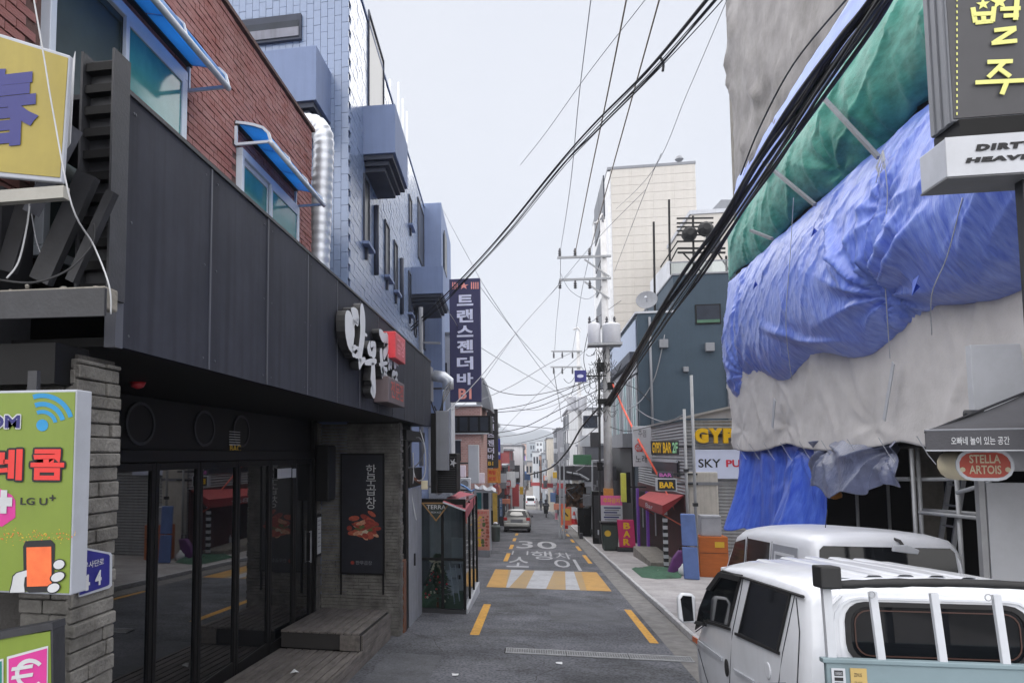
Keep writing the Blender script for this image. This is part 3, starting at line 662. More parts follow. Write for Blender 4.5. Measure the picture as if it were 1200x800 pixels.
poly([(31, 641), (60, 640), (60.5, 686), (31.5, 687)], Y2 - .0006, M_orangep, gs, 'phone_screen')
for (cx, cy, rx, ry) in ((69, 661, 6.5, 5.2), (67.5, 675.5, 8, 5), (62.5, 688.5, 7.2, 5)):
    for s_, m_, yy in ((1.22, M_ink, Y3), (1.0, M_whitep, Y3 - .002)):
        poly([(cx + rx * s_ * math.cos(t) * .93 + ry * s_ * math.sin(t) * .45, cy + ry * s_ * math.sin(t) * .9 - rx * s_ * math.cos(t) * .42) for t in np.linspace(0, 6.28, 17)[:-1]][::-1], yy, m_, gs, 'finger')
part('hanger', gs, M_blacksteel, (c.x - .3, c.x - .25, GY + .05, GY + .08, c.z + .01, 3.0))
# blue house-number plate on the pillar
pl = thing('house_number_plate', 'navy blue house number plate with white border on the stone pillar', 'sign', AX(118, 670, -2.29))
X0 = -2.288
def loopX(pts, X): return [AX(px, py, X) for px, py in pts]
outl = loopX([(92, 699), (92, 640), (128.5, 647), (130.5, 650), (130, 685.5), (127, 688.5)], X0)
b = MB(); b.prism(outl, (.006, 0, 0)); b.build('plate', M_white2, pl)
b = MB(); b.prism(loopX([(93, 697), (93, 642.5), (127, 649), (128.3, 651), (128, 684), (125.5, 686)], X0 + .007), (.002, 0, 0)); b.build('blue_field', mat('plate_navy', C(30, 30, 110), .5), pl)
a, c = AX(103, 691, X0 + .01), AX(118.5, 669, X0 + .01); text('4', (X0 + .01, a.y + .06, a.z + .01), (0, c.y - a.y - .06, 0), (0, 0, c.z - a.z), M_whitep, pl, bold=.03)
a, c = AX(93, 694, X0 + .01), AX(105, 672, X0 + .01); text('4', (X0 + .01, a.y, a.z), (0, c.y - a.y, 0), (0, 0, c.z - a.z), M_whitep, pl, bold=.03)
a, c = AX(97, 667, X0 + .01), AX(121, 657, X0 + .01); text('우사단로', (X0 + .01, a.y, a.z), (0, c.y - a.y, 0), (0, 0, .035), M_whitep, pl, bold=.01)
# exchange board with the euro sign
EY = 3.2
eu = thing('currency_sign', 'green exchange board with a magenta euro square in a dark frame', 'sign', AY(30, 800, EY))
a, c = AY(-90, 850, EY), AY(60, 748, EY)
b = MB(); b.prism([AY(-90, 762, EY), AY(59, 739, EY), AY(60.5, 850, EY), AY(-90, 850, EY)], (0, .08, 0)); b.build('board', M_lime, eu)
b = MB(); b.prism([AY(-90, 756, EY - .006), AY(61, 729, EY - .006), AY(62, 737, EY - .006), AY(-90, 766, EY - .006)], (0, .1, 0)); b.build('top_frame', M_blacksteel, eu)
b = MB(); b.prism([AY(59.5, 735, EY - .003), AY(62, 735, EY - .003), AY(63, 850, EY - .003), AY(60.5, 850, EY - .003)], (0, .09, 0)); b.build('side_frame', M_blacksteel, eu)
poly([(8, 850), (8, 769), (56.5, 756), (55.5, 850)][::-1], EY - .004, M_whitep, eu, 'white_square')
poly([(10, 850), (10, 771.5), (55, 759), (54, 850)][::-1], EY - .006, M_magenta, eu, 'magenta_square')
poly([(-60, 850), (-60, 789), (4, 771), (4, 850)][::-1], EY - .004, M_whitep, eu, 'white_square'); poly([(-60, 850), (-60, 792), (2, 774), (2, 850)][::-1], EY - .006, mat('teal_print', C(20, 116, 104), .6), eu, 'teal_square')
arcpoly(35.5, 789, 13, 18, 42, 318, EY - .008, M_whitep, eu, 'euro_curve', 22)
for yy_ in (781, 791): poly([(13, yy_ + 5), (14, yy_ + .5), (39, yy_ - 3.5), (38, yy_ + 1)][::-1], EY - .0095, M_whitep, eu, 'euro_bar')
# yellow box sign above
M_ysign = mat('yellow_sign_face', C(146, 131, 52), .5, var=.07, scale=2, dirt=.22, streak=.12); YY = 3.1
ys_ = thing('yellow_box_sign', 'yellow box sign with a large blue character at the top left', 'sign', AY(40, 212, YY))
P4 = [AY(-120, 196, YY), AY(72, 214, YY), AY(82, 65, YY), AY(-120, 2, YY)]
b = MB(); b.prism(P4, (0, .03, 0)); b.build('case', M_white2, ys_, bevel=.006)
P5 = [AY(-118, 190, YY - .004), AY(70, 208, YY - .004), AY(79.5, 68, YY - .004), AY(-118, 7, YY - .004)]; b = MB(); b.prism(P5, (0, .003, 0)); b.build('face', M_ysign, ys_)
for k in range(1):
    p, q, r = AY(-48, 177, YY - .007), AY(44, 177, YY - .007), AY(-48, 86, YY - .007)
    text('春', p, (q.x - p.x, 0, 0), (0, 0, r.z - p.z), mat('blue_character', C(44, 46, 110), .6), ys_, bold=.035, depth=.002)
part('bottom_rail', ys_, mat('grey_alu', C(150, 148, 142), .5, dirt=.3), (P4[0].x, P4[1].x + .01, YY + .002, YY + .05, P4[1].z - .07, P4[1].z - .012))
# ledge of the neighbour, concrete with a metal edge
ld = thing('concrete_ledge', 'dusty concrete ledge with a dark metal edge left of the fascia', 'ledge', AY(60, 350, 3.3))
a = AY(132, 362, 3.35); zt = AY(60, 334, 3.3).z
b = MB(); b.prism([(-4.2, 3.28, zt - .11), (a.x, 3.28, zt - .13), (a.x, 3.28, zt - .02), (-4.2, 3.28, zt - .005)], (0, .12, 0)); b.build('slab', M_concrete, ld, bevel=.01)
b = MB(); b.prism([(-4.2, 3.255, zt - .15), (a.x + .012, 3.255, zt - .17), (a.x + .012, 3.255, zt - .035), (-4.2, 3.255, zt - .02)], (0, .022, 0)); b.build('metal_edge', M_blacksteel, ld)
for k in range(9):
    q = Vector((random.uniform(-2.6, -2.15), random.uniform(3.3, 3.6), zt)); b = MB(); r = random.uniform(.01, .035)
    b.lathe(q, [(r * .7, -.01), (r, r * .3), (r * .5, r * .8)], 6); b.build('rubble', M_concrete, ld)
# steel frame behind the fascia end: ribbed channel and raking members
fm_ = thing('steel_bracket_frame', 'blackened steel bracket frame with raking members behind the fascia end', 'frame', AY(90, 330, 3.9))
b = MB(); p = AY(119, 330, 3.72); q = AY(119, 74, 3.72)
b.box(p.x - .085, p.x + .085, 3.70, 3.78, zt, q.z); b.build('back_plate', M_blacksteel, fm_)
for k in range(11):
    z = zt + (q.z - zt) * (k + .3) / 11; part('rib', fm_, M_black, (p.x - .083, p.x + .083, 3.64, 3.699, z, z + .045))
for dx in (-.1, .087): part('flange', fm_, M_blacksteel, (p.x + dx, p.x + dx + .014, 3.62, 3.79, zt, q.z + .02))
for (x0, y0, x1, y1, wv) in ((48, 330, 104, 205, .12), (84, 330, 132, 225, .05), (8, 318, 36, 225, .10)):
    b = MB(); b.bar(AY(x0, y0, 3.55), AY(x1, y1, 3.55), wv, .05, up=(0, 1, 0)); b.build('raking_member', M_blacksteel, fm_)
b = MB(); b.bar(AY(36, 250, 3.45), AY(88, 150, 3.45), .03, .1, up=(0, 1, 0)); b.build('raking_flange', mat('worn_grey_steel', C(84, 86, 94), .6, var=.25, scale=10), fm_)
wp = thing('paper_banner_edge', 'thin torn white sheet edge beside the yellow sign', 'sheet', AY(80, 160, 3.3))
b = MB(); b.prism([AY(75, 178, 3.3), AY(82, 168, 3.3), AY(88, 60, 3.3), AY(83, 80, 3.3)], (0, .006, 0)); b.build('sheet', M_whitep, wp)
def cable(name, pts, r, m_, label, group=None, n=6):
    P = [Vector(p) for p in pts]
    if len(P) > 2:                                # smooth the polyline
        Q = []
        for i in range(len(P) - 1):
            p0, p1, p2, p3 = P[max(i-1, 0)], P[i], P[i+1], P[min(i+2, len(P)-1)]
            for k in range(6):
                t = k / 6; Q.append(.5 * ((2*p1) + (p2-p0)*t + (2*p0-5*p1+4*p2-p3)*t*t + (3*p1-p0-3*p2+p3)*t**3))
        P = Q + [P[-1]]
    b = MB(); b.tube(P, r, n); return tag(b.build(name, m_, smooth=True), label, 'cable', group)
cable('loose_cable', [AY(38, -10, 3.0), AY(52, 70, 3.03), AY(62, 130, 3.04), AY(84, 240, 3.06), AY(110, 288, 3.25), AY(128, 335, 3.25), AY(130, 368, 3.27)], .004, M_wire_w, 'thin white cable dropping across the yellow sign to the ledge', 'loose cables at the left edge')
cable('loose_cable', [AY(0, 328, 3.26), AY(40, 331, 3.26), AY(80, 316, 3.4), AY(108, 286, 3.5), AY(110, 262, 3.5)], .006, M_wire_k, 'thick dark cable curving up from the concrete ledge', 'loose cables at the left edge')
cable('loose_cable', [AY(8, 326, 3.3), AY(22, 306, 3.35), AY(32, 262, 3.4), AY(36, 222, 3.4)], .005, M_wire_w, 'short white cable looping under the yellow sign corner', 'loose cables at the left edge')
cable('loose_cable', [AY(36, 245, 3.44), AY(42, 280, 3.44), AY(47, 296, 3.44)], .0035, M_wire_g, 'short grey wire hanging beside the raking steel member', 'loose cables at the left edge')

# ================================================================== grey-blue tiled building
M_tile = mat('grey_blue_tile', C(118, 134, 164), .22, var=.06, scale=9, bump=.12, bscale=12, spec=.7, dirt=.1)
M_tileback = mat('tile_joint', C(94, 108, 142), .9); M_render = mat('grey_blue_render', C(112, 127, 160), .8, var=.06, scale=2, streak=.12)
M_dkblue = mat('dark_slate_paint', C(48, 54, 70), .7, var=.1); M_slit = mat('dark_window_glass', C(38, 44, 56), .3, var=.2, spec=.25)
GB0 = Vector((-3.4, 14.0, 0)); ga = math.radians(2.5); GD = Vector((-math.sin(ga), math.cos(ga), 0)); GN = Vector((math.cos(ga), math.sin(ga), 0))
def onG(px, py, out=0.0): return AP(px, py, GB0 + GN * out, GN)
GTOP = onG(465, 139).z; GLEN = 27.0
gb = thing('tiled_building', 'tall grey-blue tiled building with projecting window boxes behind the brick floor', 'building', GB0)
b = MB(); b.prism([GB0 + GD * .02 - GN * .02, GB0 + GD * GLEN - GN * .02, GB0 + GD * GLEN - GN * 8, Vector((-11.4, 14.02, 0))], (0, 0, GTOP - .02)); b.build('core', M_tileback, gb)
b = MB(); b.prism([GB0 + GD * -.03 + GN * .03, GB0 + GD * GLEN + GN * .03, GB0 + GD * GLEN - GN * 8, GB0 + GD * -.03 - GN * 8], (0, 0, .06)); o = b.build('roof_coping', M_render, gb); o.location.z = GTOP
tw, th_ = .142, .305
# side wall towards the camera (Y = 14): tiles one by one
b = MB(); b.box(0, tw - .007, -.012, .03, 0, th_ - .007); t0 = b.build('tile', M_tile, gb, bevel=.003, segs=1); cnt = 0; rest_t = MB()
for i in range(40):
    for j in range(30):
        x = -3.4 - (i + 1) * tw; z = 4.6 + j * th_ + (th_ / 2 if i % 2 else 0)
        vis = 6.0 < z < 11.2 and i < 17
        if z + th_ > GTOP: continue
        dy = random.uniform(-.004, .003)
        if vis and cnt < 290:
            if cnt == 0: t0.matrix_basis = Matrix.Translation((x, 14 + dy, z))
            else: share(t0, 'tile', gb, Matrix.Translation((x, 14 + dy, z)))
            cnt += 1
        else: rest_t.box(x, x + tw - .007, 13.988 + dy, 14.02, z, z + th_ - .007)
stuff(rest_t.build('side_tiles', M_tile, gb))
b = MB(); nn = int(GLEN / .29)
for i in range(nn):
    for j in range(int((GTOP - 3.6) / .145)):
        o = GB0 + GD * (i * .29 + (.145 if j % 2 else 0)) + Vector((0, 0, 3.6 + j * .145)); dx = random.uniform(-.004, .004)
        b.obox(o + GN * -.01, GD * .283, GN * (.022 + dx), (0, 0, .138))
stuff(b.build('front_tiles', M_tile, gb, normals=False))
def facade_window(px0, py0, px1, py1, sill=True, par=gb, on=onG, d=GD, nrm=GN, wood=None):
    a, c = on(px0, py1, .014), on(px1, py0, .014); ln = (c - a); ln.z = 0; ln = ln.length; h = c.z - a.z
    if on(px0, py0).z > c.z: c.z = (c.z + on(px0, py0).z) / 2; h = c.z - a.z
    b = MB(); o = Vector(a)
    for (s0, s1, h0, h1) in ((0, .05, 0, h), (ln - .05, ln, 0, h), (.05, ln - .05, 0, .06), (.05, ln - .05, h - .06, h)): b.obox(o + d * s0 + Vector((0, 0, h0)), d * (s1 - s0), nrm * .035, (0, 0, h1 - h0))
    wn = b.build('window', M_dkblue, par)
    b = MB(); b.obox(o + d * .05 + Vector((0, 0, .06)), d * (ln - .1), nrm * .01, (0, 0, h - .12)); b.build('pane', wood or M_slit, wn)
    if sill:
        b = MB(); b.obox(o + d * -.08 + Vector((0, 0, -.07)), d * (ln + .16), nrm * .14, (0, 0, .065)); b.build('sill', M_render, wn, bevel=.005)
        b = MB(); b.obox(o + d * (ln * .3) + Vector((0, 0, -.32)), d * .1, nrm * .06, (0, 0, .24)); b.build('sill_pipe', M_dkblue, wn)
for q in ((425.5, 216, 432, 283, 1), (450.5, 267, 455.5, 322, 1), (461.5, 288, 465, 340, 1), (478.5, 322, 481, 366, 1), (485, 340, 487.5, 392, 0), (491, 355, 493, 400, 0), (496, 365, 498, 408, 0), (479, 236, 482, 262, 1), (489.5, 252, 496, 300, 0), (501, 287, 506.5, 330, 0), (503, 380, 506, 430, 0), (431, 72, 449, 126, 0)): facade_window(*q[:4], sill=bool(q[4]))
for (px, y0, y1) in ((441, 241, 322), (471, 303, 368)):
    a, c = onG(px, y1, .06), onG(px, y0, .06); b = MB(); b.tube([(a.x, a.y, a.z), (a.x, a.y, c.z)], .06, 10); b.build('downpipe', M_dkblue, gb, smooth=True)
def window_box(o, d, nrm, ln, dep, z0, z1, par):
    b = MB(); b.obox(o + Vector((0, 0, z0)), d * ln, nrm * dep, (0, 0, z1 - z0)); wb = b.build('window_box', M_render, par, bevel=.008)
    for k in range(3):
        e = .06 + .1 * k; b = MB(); b.obox(o + d * e + Vector((0, 0, z0 - .1 * (k + 1))), d * (ln - 2 * e), nrm * (dep - e), (0, 0, .098)); b.build('stepped_base', M_dkblue, wb)
a = onG(425, 150); s0 = (a - GB0).dot(GD); dep = .7
o = GB0 + GD * s0; zt_, zb_ = AY(462, 121, o.y).z, AY(462, 178, o.y).z; window_box(o, GD, GN, 2.3, dep, zb_, zt_, gb)
a = onG(481, 340); s0 = (a - GB0).dot(GD); o = GB0 + GD * s0; op = AY(519, 340, o.y); dep = op.x - o.x
window_box(o, GD, GN, 3.2, max(.6, min(dep, 1.4)), AY(519, 343, o.y).z, AY(519, 311, o.y).z, gb)
x1 = AY(388, 100, 14).x; yb = 12.95
o = Vector((x1, 13.99, 0)); zt_, zb_ = AY(370, 53, yb).z, AY(370, 117, yb).z; window_box(o, Vector((-1, 0, 0)), Vector((0, -1, 0)), 2.3, 1.04, zb_, zt_, gb)
p, q = AY(280, 56, 13.98), AY(354, 18, 13.98)
b = MB(); b.box(p.x - .6, q.x, 13.9, 13.985, p.z, q.z); b.build('window', M_dkblue, gb)
part('pane', gb, M_slit, (p.x - .55, q.x - .04, 13.885, 13.9, p.z + .05, q.z - .14))
M_blind = mat('grey_blind', C(120, 122, 134), .7, streak=.25)
part('blind', gb, M_blind, (p.x - .55, q.x - .04, 13.878, 13.884, p.z + .06, q.z - .28))
# taller end bay and roof posts
e0 = onG(497, 300, .0); s0 = (e0 - GB0).dot(GD); o = GB0 + GD * s0; op = AY(517, 250, o.y)
b = MB(); b.obox(o + Vector((0, 0, 4)), GD * 6, GN * max(.5, op.x - o.x), (0, 0, AY(515, 237, o.y).z - 4)); b.build('end_bay', M_render, gb, bevel=.02)
q0, q1 = AY(517, 310, o.y), AY(517, 262, o.y)
b = MB(); b.obox(Vector((q0.x + .01, o.y + .9, q0.z)), GD * 1.4, GN * .03, (0, 0, q1.z - q0.z)); b.build('bay_window', M_slit, gb)
for k, (px, py, base) in enumerate(((457, 93, 118), (467, 97, 140), (472, 116, 156), (477, 131, 160))):
    a, c = onG(px, base, -.3), onG(px, py, -.3); b = MB(); b.tube([(a.x, a.y, GTOP + .05), (a.x, a.y, c.z)], .035, 8); b.build('roof_post', M_metalpipe, gb, smooth=True)
a, c = onG(457, 110, -.3), onG(478, 160, -.3); b = MB(); b.tube([(a.x, a.y, GTOP + .55), (c.x, c.y, GTOP + .55)], .025, 6); b.build('roof_rail', M_metalpipe, gb)

# ================================================================== left side further down: glass bar front, banner, brick house, shops
def brickmat(name, c1, c2, mortar, sx=4.6, row=.25):
    if name in MATS: return MATS[name]
    M = bpy.data.materials.new(name); M.use_nodes = True; n = M.node_tree; L = n.links; b = n.nodes['Principled BSDF']; b.inputs['Roughness'].default_value = .9
    tc = n.nodes.new('ShaderNodeTexCoord'); sp = n.nodes.new('ShaderNodeSeparateXYZ'); ad = n.nodes.new('ShaderNodeMath'); cb = n.nodes.new('ShaderNodeCombineXYZ')
    L.new(tc.outputs['Object'], sp.inputs[0]); L.new(sp.outputs['X'], ad.inputs[0]); L.new(sp.outputs['Y'], ad.inputs[1]); L.new(ad.outputs[0], cb.inputs['X']); L.new(sp.outputs['Z'], cb.inputs['Y'])
    br = n.nodes.new('ShaderNodeTexBrick'); br.inputs['Scale'].default_value = sx; br.inputs['Color1'].default_value = (*c1, 1); br.inputs['Color2'].default_value = (*c2, 1); br.inputs['Mortar'].default_value = (*mortar, 1)
    br.inputs['Mortar Size'].default_value = .03; br.inputs['Row Height'].default_value = row
    L.new(cb.outputs[0], br.inputs['Vector']); L.new(br.outputs['Color'], b.inputs['Base Color']); MATS[name] = M; return M
M_fbrick = brickmat('far_red_brick', C(168, 128, 124), C(186, 146, 140), C(184, 164, 158), 3.2, .26)
M_clear = glass('clear_pane'); M_green = mat('green_turf', C(62, 94, 64), .95, var=.25, scale=40, bump=.6, bscale=200)
M_grey = mat('grey_panel', C(118, 121, 128), .6, var=.08, streak=.15); M_lgrey = mat('light_grey_panel', C(176, 180, 188), .6, var=.07, streak=.15)
M_redcanvas = mat('dull_red_canvas', C(150, 66, 78), .8, var=.12, scale=6, dirt=.2); M_offwhite = mat('offwhite_panel', C(182, 185, 192), .6, var=.05, dirt=.12)
M_rust = mat('rust_brown', C(104, 66, 48), .9, var=.3, scale=8)
dv = thing('side_shutter_door', 'pale grey corrugated door between the stone wall and the glass bar front', 'door', (-2.45, 16, rz(16)))
b = MB(); yy = np.arange(15.0, 16.72, .05); b.grid([[(-2.42 + (.02 if (i // 2) % 2 else 0), y, z) for i, y in enumerate(yy)] for z in (rz(15.9) - .1, 1.9)]); b.build('corrugated_leaf', mat('shutter_grey', C(132, 135, 142), .6, streak=.2), dv)
part('jamb', dv, M_rust, (-2.52, -2.4, 14.35, 14.62, rz(14.4) - .1, .6)); part('jamb', dv, M_black, (-2.52, -2.41, 14.64, 14.96, rz(14.5) - .1, 3.0)); part('head', dv, M_black, (-2.52, -2.39, 14.97, 16.7, 1.92, 2.3))
p = AX(485, 655, -2.4); b = MB(); b.bar(p + Vector((.02, 0, -.12)), p + Vector((.02, 0, .12)), .03); b.build('handle', M_black, dv)
TY, TX0, TX1 = 16.95, -2.47, -1.5; TG = rz(17); TT = AY(545, 591, TY).z; TYE = 20.6
tb = thing('glass_bar_front', 'small black framed glass bar front with green turf floor', 'shopfront', (-2, 18, TG))
fr = MB()
part('floor', tb, M_green, (-4.4, TX1 - .02, TY + .03, TYE, TG - .15, TG + .03)); part('roof', tb, M_clear, (-4.4, TX1 + .02, TY + .04, TYE + .05, TT + .02, TT + .05)); part('roof_edge', tb, M_black, (TX0 - .1, TX1 + .03, TY - .04, TY + .035, TT, TT + .12))  # the roof is made clear to let daylight into the bar
part('back_wall', tb, mat('pale_boarding', C(150, 152, 156), .8, streak=.3), (-4.4, TX1, TYE, TYE + .1, -1.4, TT)); part('inner_wall', tb, mat('dark_boarding', C(52, 54, 58), .8, streak=.3), (-4.5, -2.75, TY + 1.6, TYE, TG, TT))
for x in (TX0, -1.98, TX1): part('post', tb, M_black, (x - .03, x + .03, TY - .03, TY + .03, TG - .1, TT))
for y in (18.2, 19.4, 20.55): part('post', tb, M_black, (TX1 - .03, TX1 + .03, y - .03, y + .03, TG - .3, TT))
for z in (TG + .06, TG + 1.15): part('rail', tb, M_black, (TX0, TX1, TY - .025, TY + .02, z - .03, z + .03))
part('threshold', tb, M_blacksteel, (TX0, TX1 + .03, TY - .08, TY + .06, TG - .1, TG + .09)); part('side_sill', tb, M_lgrey, (TX1 - .04, TX1 + .06, TY, TYE, rz(TYE) - .1, TG + .1))
part('pane', tb, M_clear, (TX0 + .03, -2.01, TY - .004, TY + .004, TG + .1, TT - .02)); part('pane', tb, M_clear, (-1.95, TX1 - .03, TY - .004, TY + .004, TG + .1, TT - .02))
for a, c in ((16.99, 18.16), (18.24, 19.36), (19.44, 20.5)): part('side_pane', tb, M_clear, (TX1 - .004, TX1 + .004, a, c, TG + .1, TT - .02))
# what stands behind the glass
tr = thing('christmas_tree', 'small decorated christmas tree with a cream ribbon bow behind the bar glass', 'tree', AY(515, 700, TY + .45))
base = AY(513, 700, TY + .45); base.z = TG + .03; b = MB(); b.tube([base, base + Vector((0, 0, 1.15))], [.03, .008], 7); b.build('trunk', M_rust, tr)
b = MB()
for k in range(1800):
    h = random.random() ** .8; r = .33 * (1 - h) + .03; t = random.uniform(0, 6.28); q = base + Vector((r * math.cos(t) * random.uniform(.5, 1), r * math.sin(t) * random.uniform(.5, 1), .12 + h * 1.05)); s = random.uniform(.06, .1)
    d1 = Vector((math.cos(t), math.sin(t), random.uniform(-.5, .2))).normalized() * s; d2 = Vector((-math.sin(t), math.cos(t), 0)) * s * .4; b.quad(q - d2, q + d1 * .5 - d2 * 1.2, q + d1, q + d2)
stuff(b.build('crown', mat('dark_needles', C(52, 82, 58), .8, var=.4, scale=30), tr, normals=False))
M_cream = mat('cream_ribbon', C(206, 196, 168), .6)
for k in range(22):
    h = random.random() * .8; r = .3 * (1 - h) + .03; t = random.uniform(3.3, 6.1); q = base + Vector((r * math.cos(t), r * math.sin(t), .15 + h)); b = MB(); b.lathe(q - Vector((0, 0, .025)), [(.005, 0), (.022, .01), (.027, .027), (.02, .045), (.005, .052)], 8); b.build('bauble', M_redbox if k % 3 else M_cream, tr, smooth=True)
q = base + Vector((-.02, -.12, 1.02))
for s in (-1, 1):
    b = MB(); b.prism([q, q + Vector((s * .13, 0, .1)), q + Vector((s * .17, 0, .02)), q + Vector((s * .1, 0, -.03))], (0, .04, 0)); b.build('bow_loop', M_cream, tr, bevel=.012)
    b = MB(); b.prism([q, q + Vector((s * .05, 0, -.02)), q + Vector((s * .13, 0, -.24)), q + Vector((s * .06, 0, -.22))], (0, .02, 0)); b.build('bow_tail', M_cream, tr, bevel=.006)
for k, (px, py) in enumerate(((526, 690), (532, 684), (538, 676))):
    q = AY(px, py, TY + .9 + .35 * k); q.z = TG + .03; lab = ('nearest', 'middle', 'farthest')[k]
    t = thing('folding_chair', f'{lab} of three folded pale metal chairs leaning on the turf floor', 'chair', q, 'folded chairs behind the glass')
    for dx in (-.13, .13):
        b = MB(); b.tube([q + Vector((dx, 0, 0)), q + Vector((dx - .12, .2, .8))], .013, 6); b.build('leg', M_metalpipe, t)
    b = MB(); b.bar(q + Vector((-.21, .15, .6)), q + Vector((.05, .15, .6)), .03, .16, up=(0, 0, 1)); b.build('backrest', M_lgrey, t, bevel=.01); b = MB(); b.bar(q + Vector((-.17, .07, .3)), q + Vector((.09, .07, .3)), .03, .26); b.build('seat', M_lgrey, t, bevel=.01)
wb = thing('wall_whiteboard', 'white panel with a ring hanging inside the bar behind the chairs', 'panel', AY(538, 650, 19.4)); a, c = AY(529, 660, 19.6), AY(547, 630, 19.6)
part('panel', wb, M_offwhite, (a.x, c.x, 19.6, 19.64, a.z, c.z), bevel=.01); part('strut', wb, M_blacksteel, ((a.x + c.x) / 2 - .02, (a.x + c.x) / 2 + .02, 19.65, 19.69, TG + .03, c.z))
te = thing('triangle_beer_sign', 'black and gold inverted triangle beer sign hung inside the glass front', 'sign', AY(511, 600, TY - .04))
O3 = [AY(493.5, 588.5, TY - .06), AY(528, 588.5, TY - .06), AY(511, 611, TY - .06)]; I3 = [AY(496.5, 590, TY - .06), AY(525, 590, TY - .06), AY(511, 608.5, TY - .06)]
b = MB(); b.ring(O3, I3, (0, .02, 0)); b.build('gold_edge', mat('gold_trim', C(150, 116, 74), .45, metal=.4), te); b = MB(); b.prism([p + Vector((0, .004, 0)) for p in I3], (0, .01, 0)); b.build('face', mat('deep_green_face', C(24, 38, 34), .4), te)
txt('TERRA', 500, 591.5, 522.5, 596, TY - .062, M_whitep, te, bold=.015); txt('FROM AGT', 505, 599, 517, 601, TY - .062, M_lgrey, te)
aw = thing('red_shop_awning', 'dull red canvas awning over the street side of the glass bar front', 'awning', (-1.6, 18.5, 1.2))
A0, A1 = AY(536, 575, 20.4), AY(557, 579, 20.4); B0, B1 = AY(519, 587, 16.7), AY(545.5, 597, 16.7)
b = MB(); b.grid([[B0.lerp(B1, t) for t in (0, .5, 1)], [A0.lerp(A1, t) for t in (0, .5, 1)]]); o = b.build('canvas', M_redcanvas, aw); o.modifiers.new('s', 'SOLIDIFY').thickness = .02
b = MB(); b.quad(B1, A1, A1 - Vector((0, 0, .22)), B1 - Vector((0, 0, .22))); o = b.build('valance', M_redcanvas, aw); o.modifiers.new('s', 'SOLIDIFY').thickness = .01
b = MB(); b.bar(B0 - Vector((0, .015, .02)), B1 - Vector((0, .015, .02)), .03); b.build('front_rail', M_offwhite, aw)
# units and cables above the glass bar
gp = thing('grey_sign_panel', 'blank grey vertical sign panel above the glass bar front', 'sign', AY(518, 550, 16.9)); a, c = AY(511, 551, 16.92), AY(525, 481, 16.92); part('panel', gp, M_grey, (a.x, c.x, 16.92, 17.12, a.z, c.z), bevel=.01); part('black_edge', gp, M_black, (a.x - .12, a.x - .004, 16.95, 17.3, a.z - .5, c.z - .05))
lv = thing('black_louvre_unit', 'black louvred air conditioner box with a white star sticker above the red awning', 'air conditioner', AY(525, 575, 17.6)); a, c = AY(505, 577, 17.6), AY(535, 531, 17.6)
part('case', lv, M_black, (a.x, c.x, 17.6, 18.5, a.z, c.z), bevel=.015)
for k in range(16): z = a.z + .04 + k * (c.z - a.z - .08) / 16; part('louvre', lv, M_blacksteel, (a.x + .03, c.x - .03, 17.575, 17.598, z, z + .018))
P = AY(531, 542, 17.57); b = MB(); b.add([(P.x + (.09 if i % 2 == 0 else .035) * math.sin(i * math.pi / 5 + .4), P.y, P.z + (.11 if i % 2 == 0 else .04) * math.cos(i * math.pi / 5 + .4)) for i in range(10)], [tuple(range(10))]); b.build('star_sticker', M_whitep, lv)
for x in (a.x + .1, c.x - .15): part('bracket', lv, M_steel, (x, x + .05, 17.6, 18.6, a.z - .06, a.z - .005))
part('wall_arm', lv, M_steel, (-2.6, a.x - .004, 17.9, 17.95, a.z + .1, a.z + .15))
jb = thing('junction_arm', 'rusty bracket arm with a small cream junction box hanging over the shutter door', 'bracket', AY(480, 560, 15.5)); b = MB(); b.bar(AY(467, 549, 15.2), AY(494, 566, 15.6), .05); b.build('arm', M_rust, jb); a, c = AY(494, 573, 15.6), AY(501, 563, 15.6); part('box', jb, M_cream, (a.x, c.x, 15.55, 15.68, a.z, c.z), bevel=.01)
cable('dangling_cable', [AY(492, 503, 15.5), AY(497, 520, 15.5), AY(499, 543, 15.5), AY(496, 560, 15.5), AY(488, 562, 15.5), AY(484, 548, 15.5), AY(484, 530, 15.5)], .012, M_wire_w, 'white cord looping down from the fascia end over the shutter door', 'cords over the shutter door')
cable('dangling_cable', [AY(484, 530, 15.4), AY(484.5, 560, 15.4), AY(482, 575, 15.4), AY(486, 600, 15.4), AY(488, 609, 15.4)], .011, M_wire_w, 'straight white cord hanging down in front of the shutter door', 'cords over the shutter door')
cable('dangling_cable', [AY(472, 545, 15.6), AY(478, 525, 15.6), AY(490, 512, 15.6), AY(497, 528, 15.6), AY(488, 545, 15.6), AY(474, 548, 15.6)], .012, M_wire_g, 'grey coil of cable under the fascia end', 'cords over the shutter door')
dc = thing('dark_stair_wall', 'dark recess wall behind the cords between restaurant and glass bar', 'wall', (-2.9, 16, 2)); part('wall_panel', dc, M_blacksteel, (-4.4, -2.6, 16.4, 16.6, 2.3, 4.4)); part('cross_beam', dc, M_black, (-2.6, -2.35, 14.4, 16.9, 2.85, 3.05))
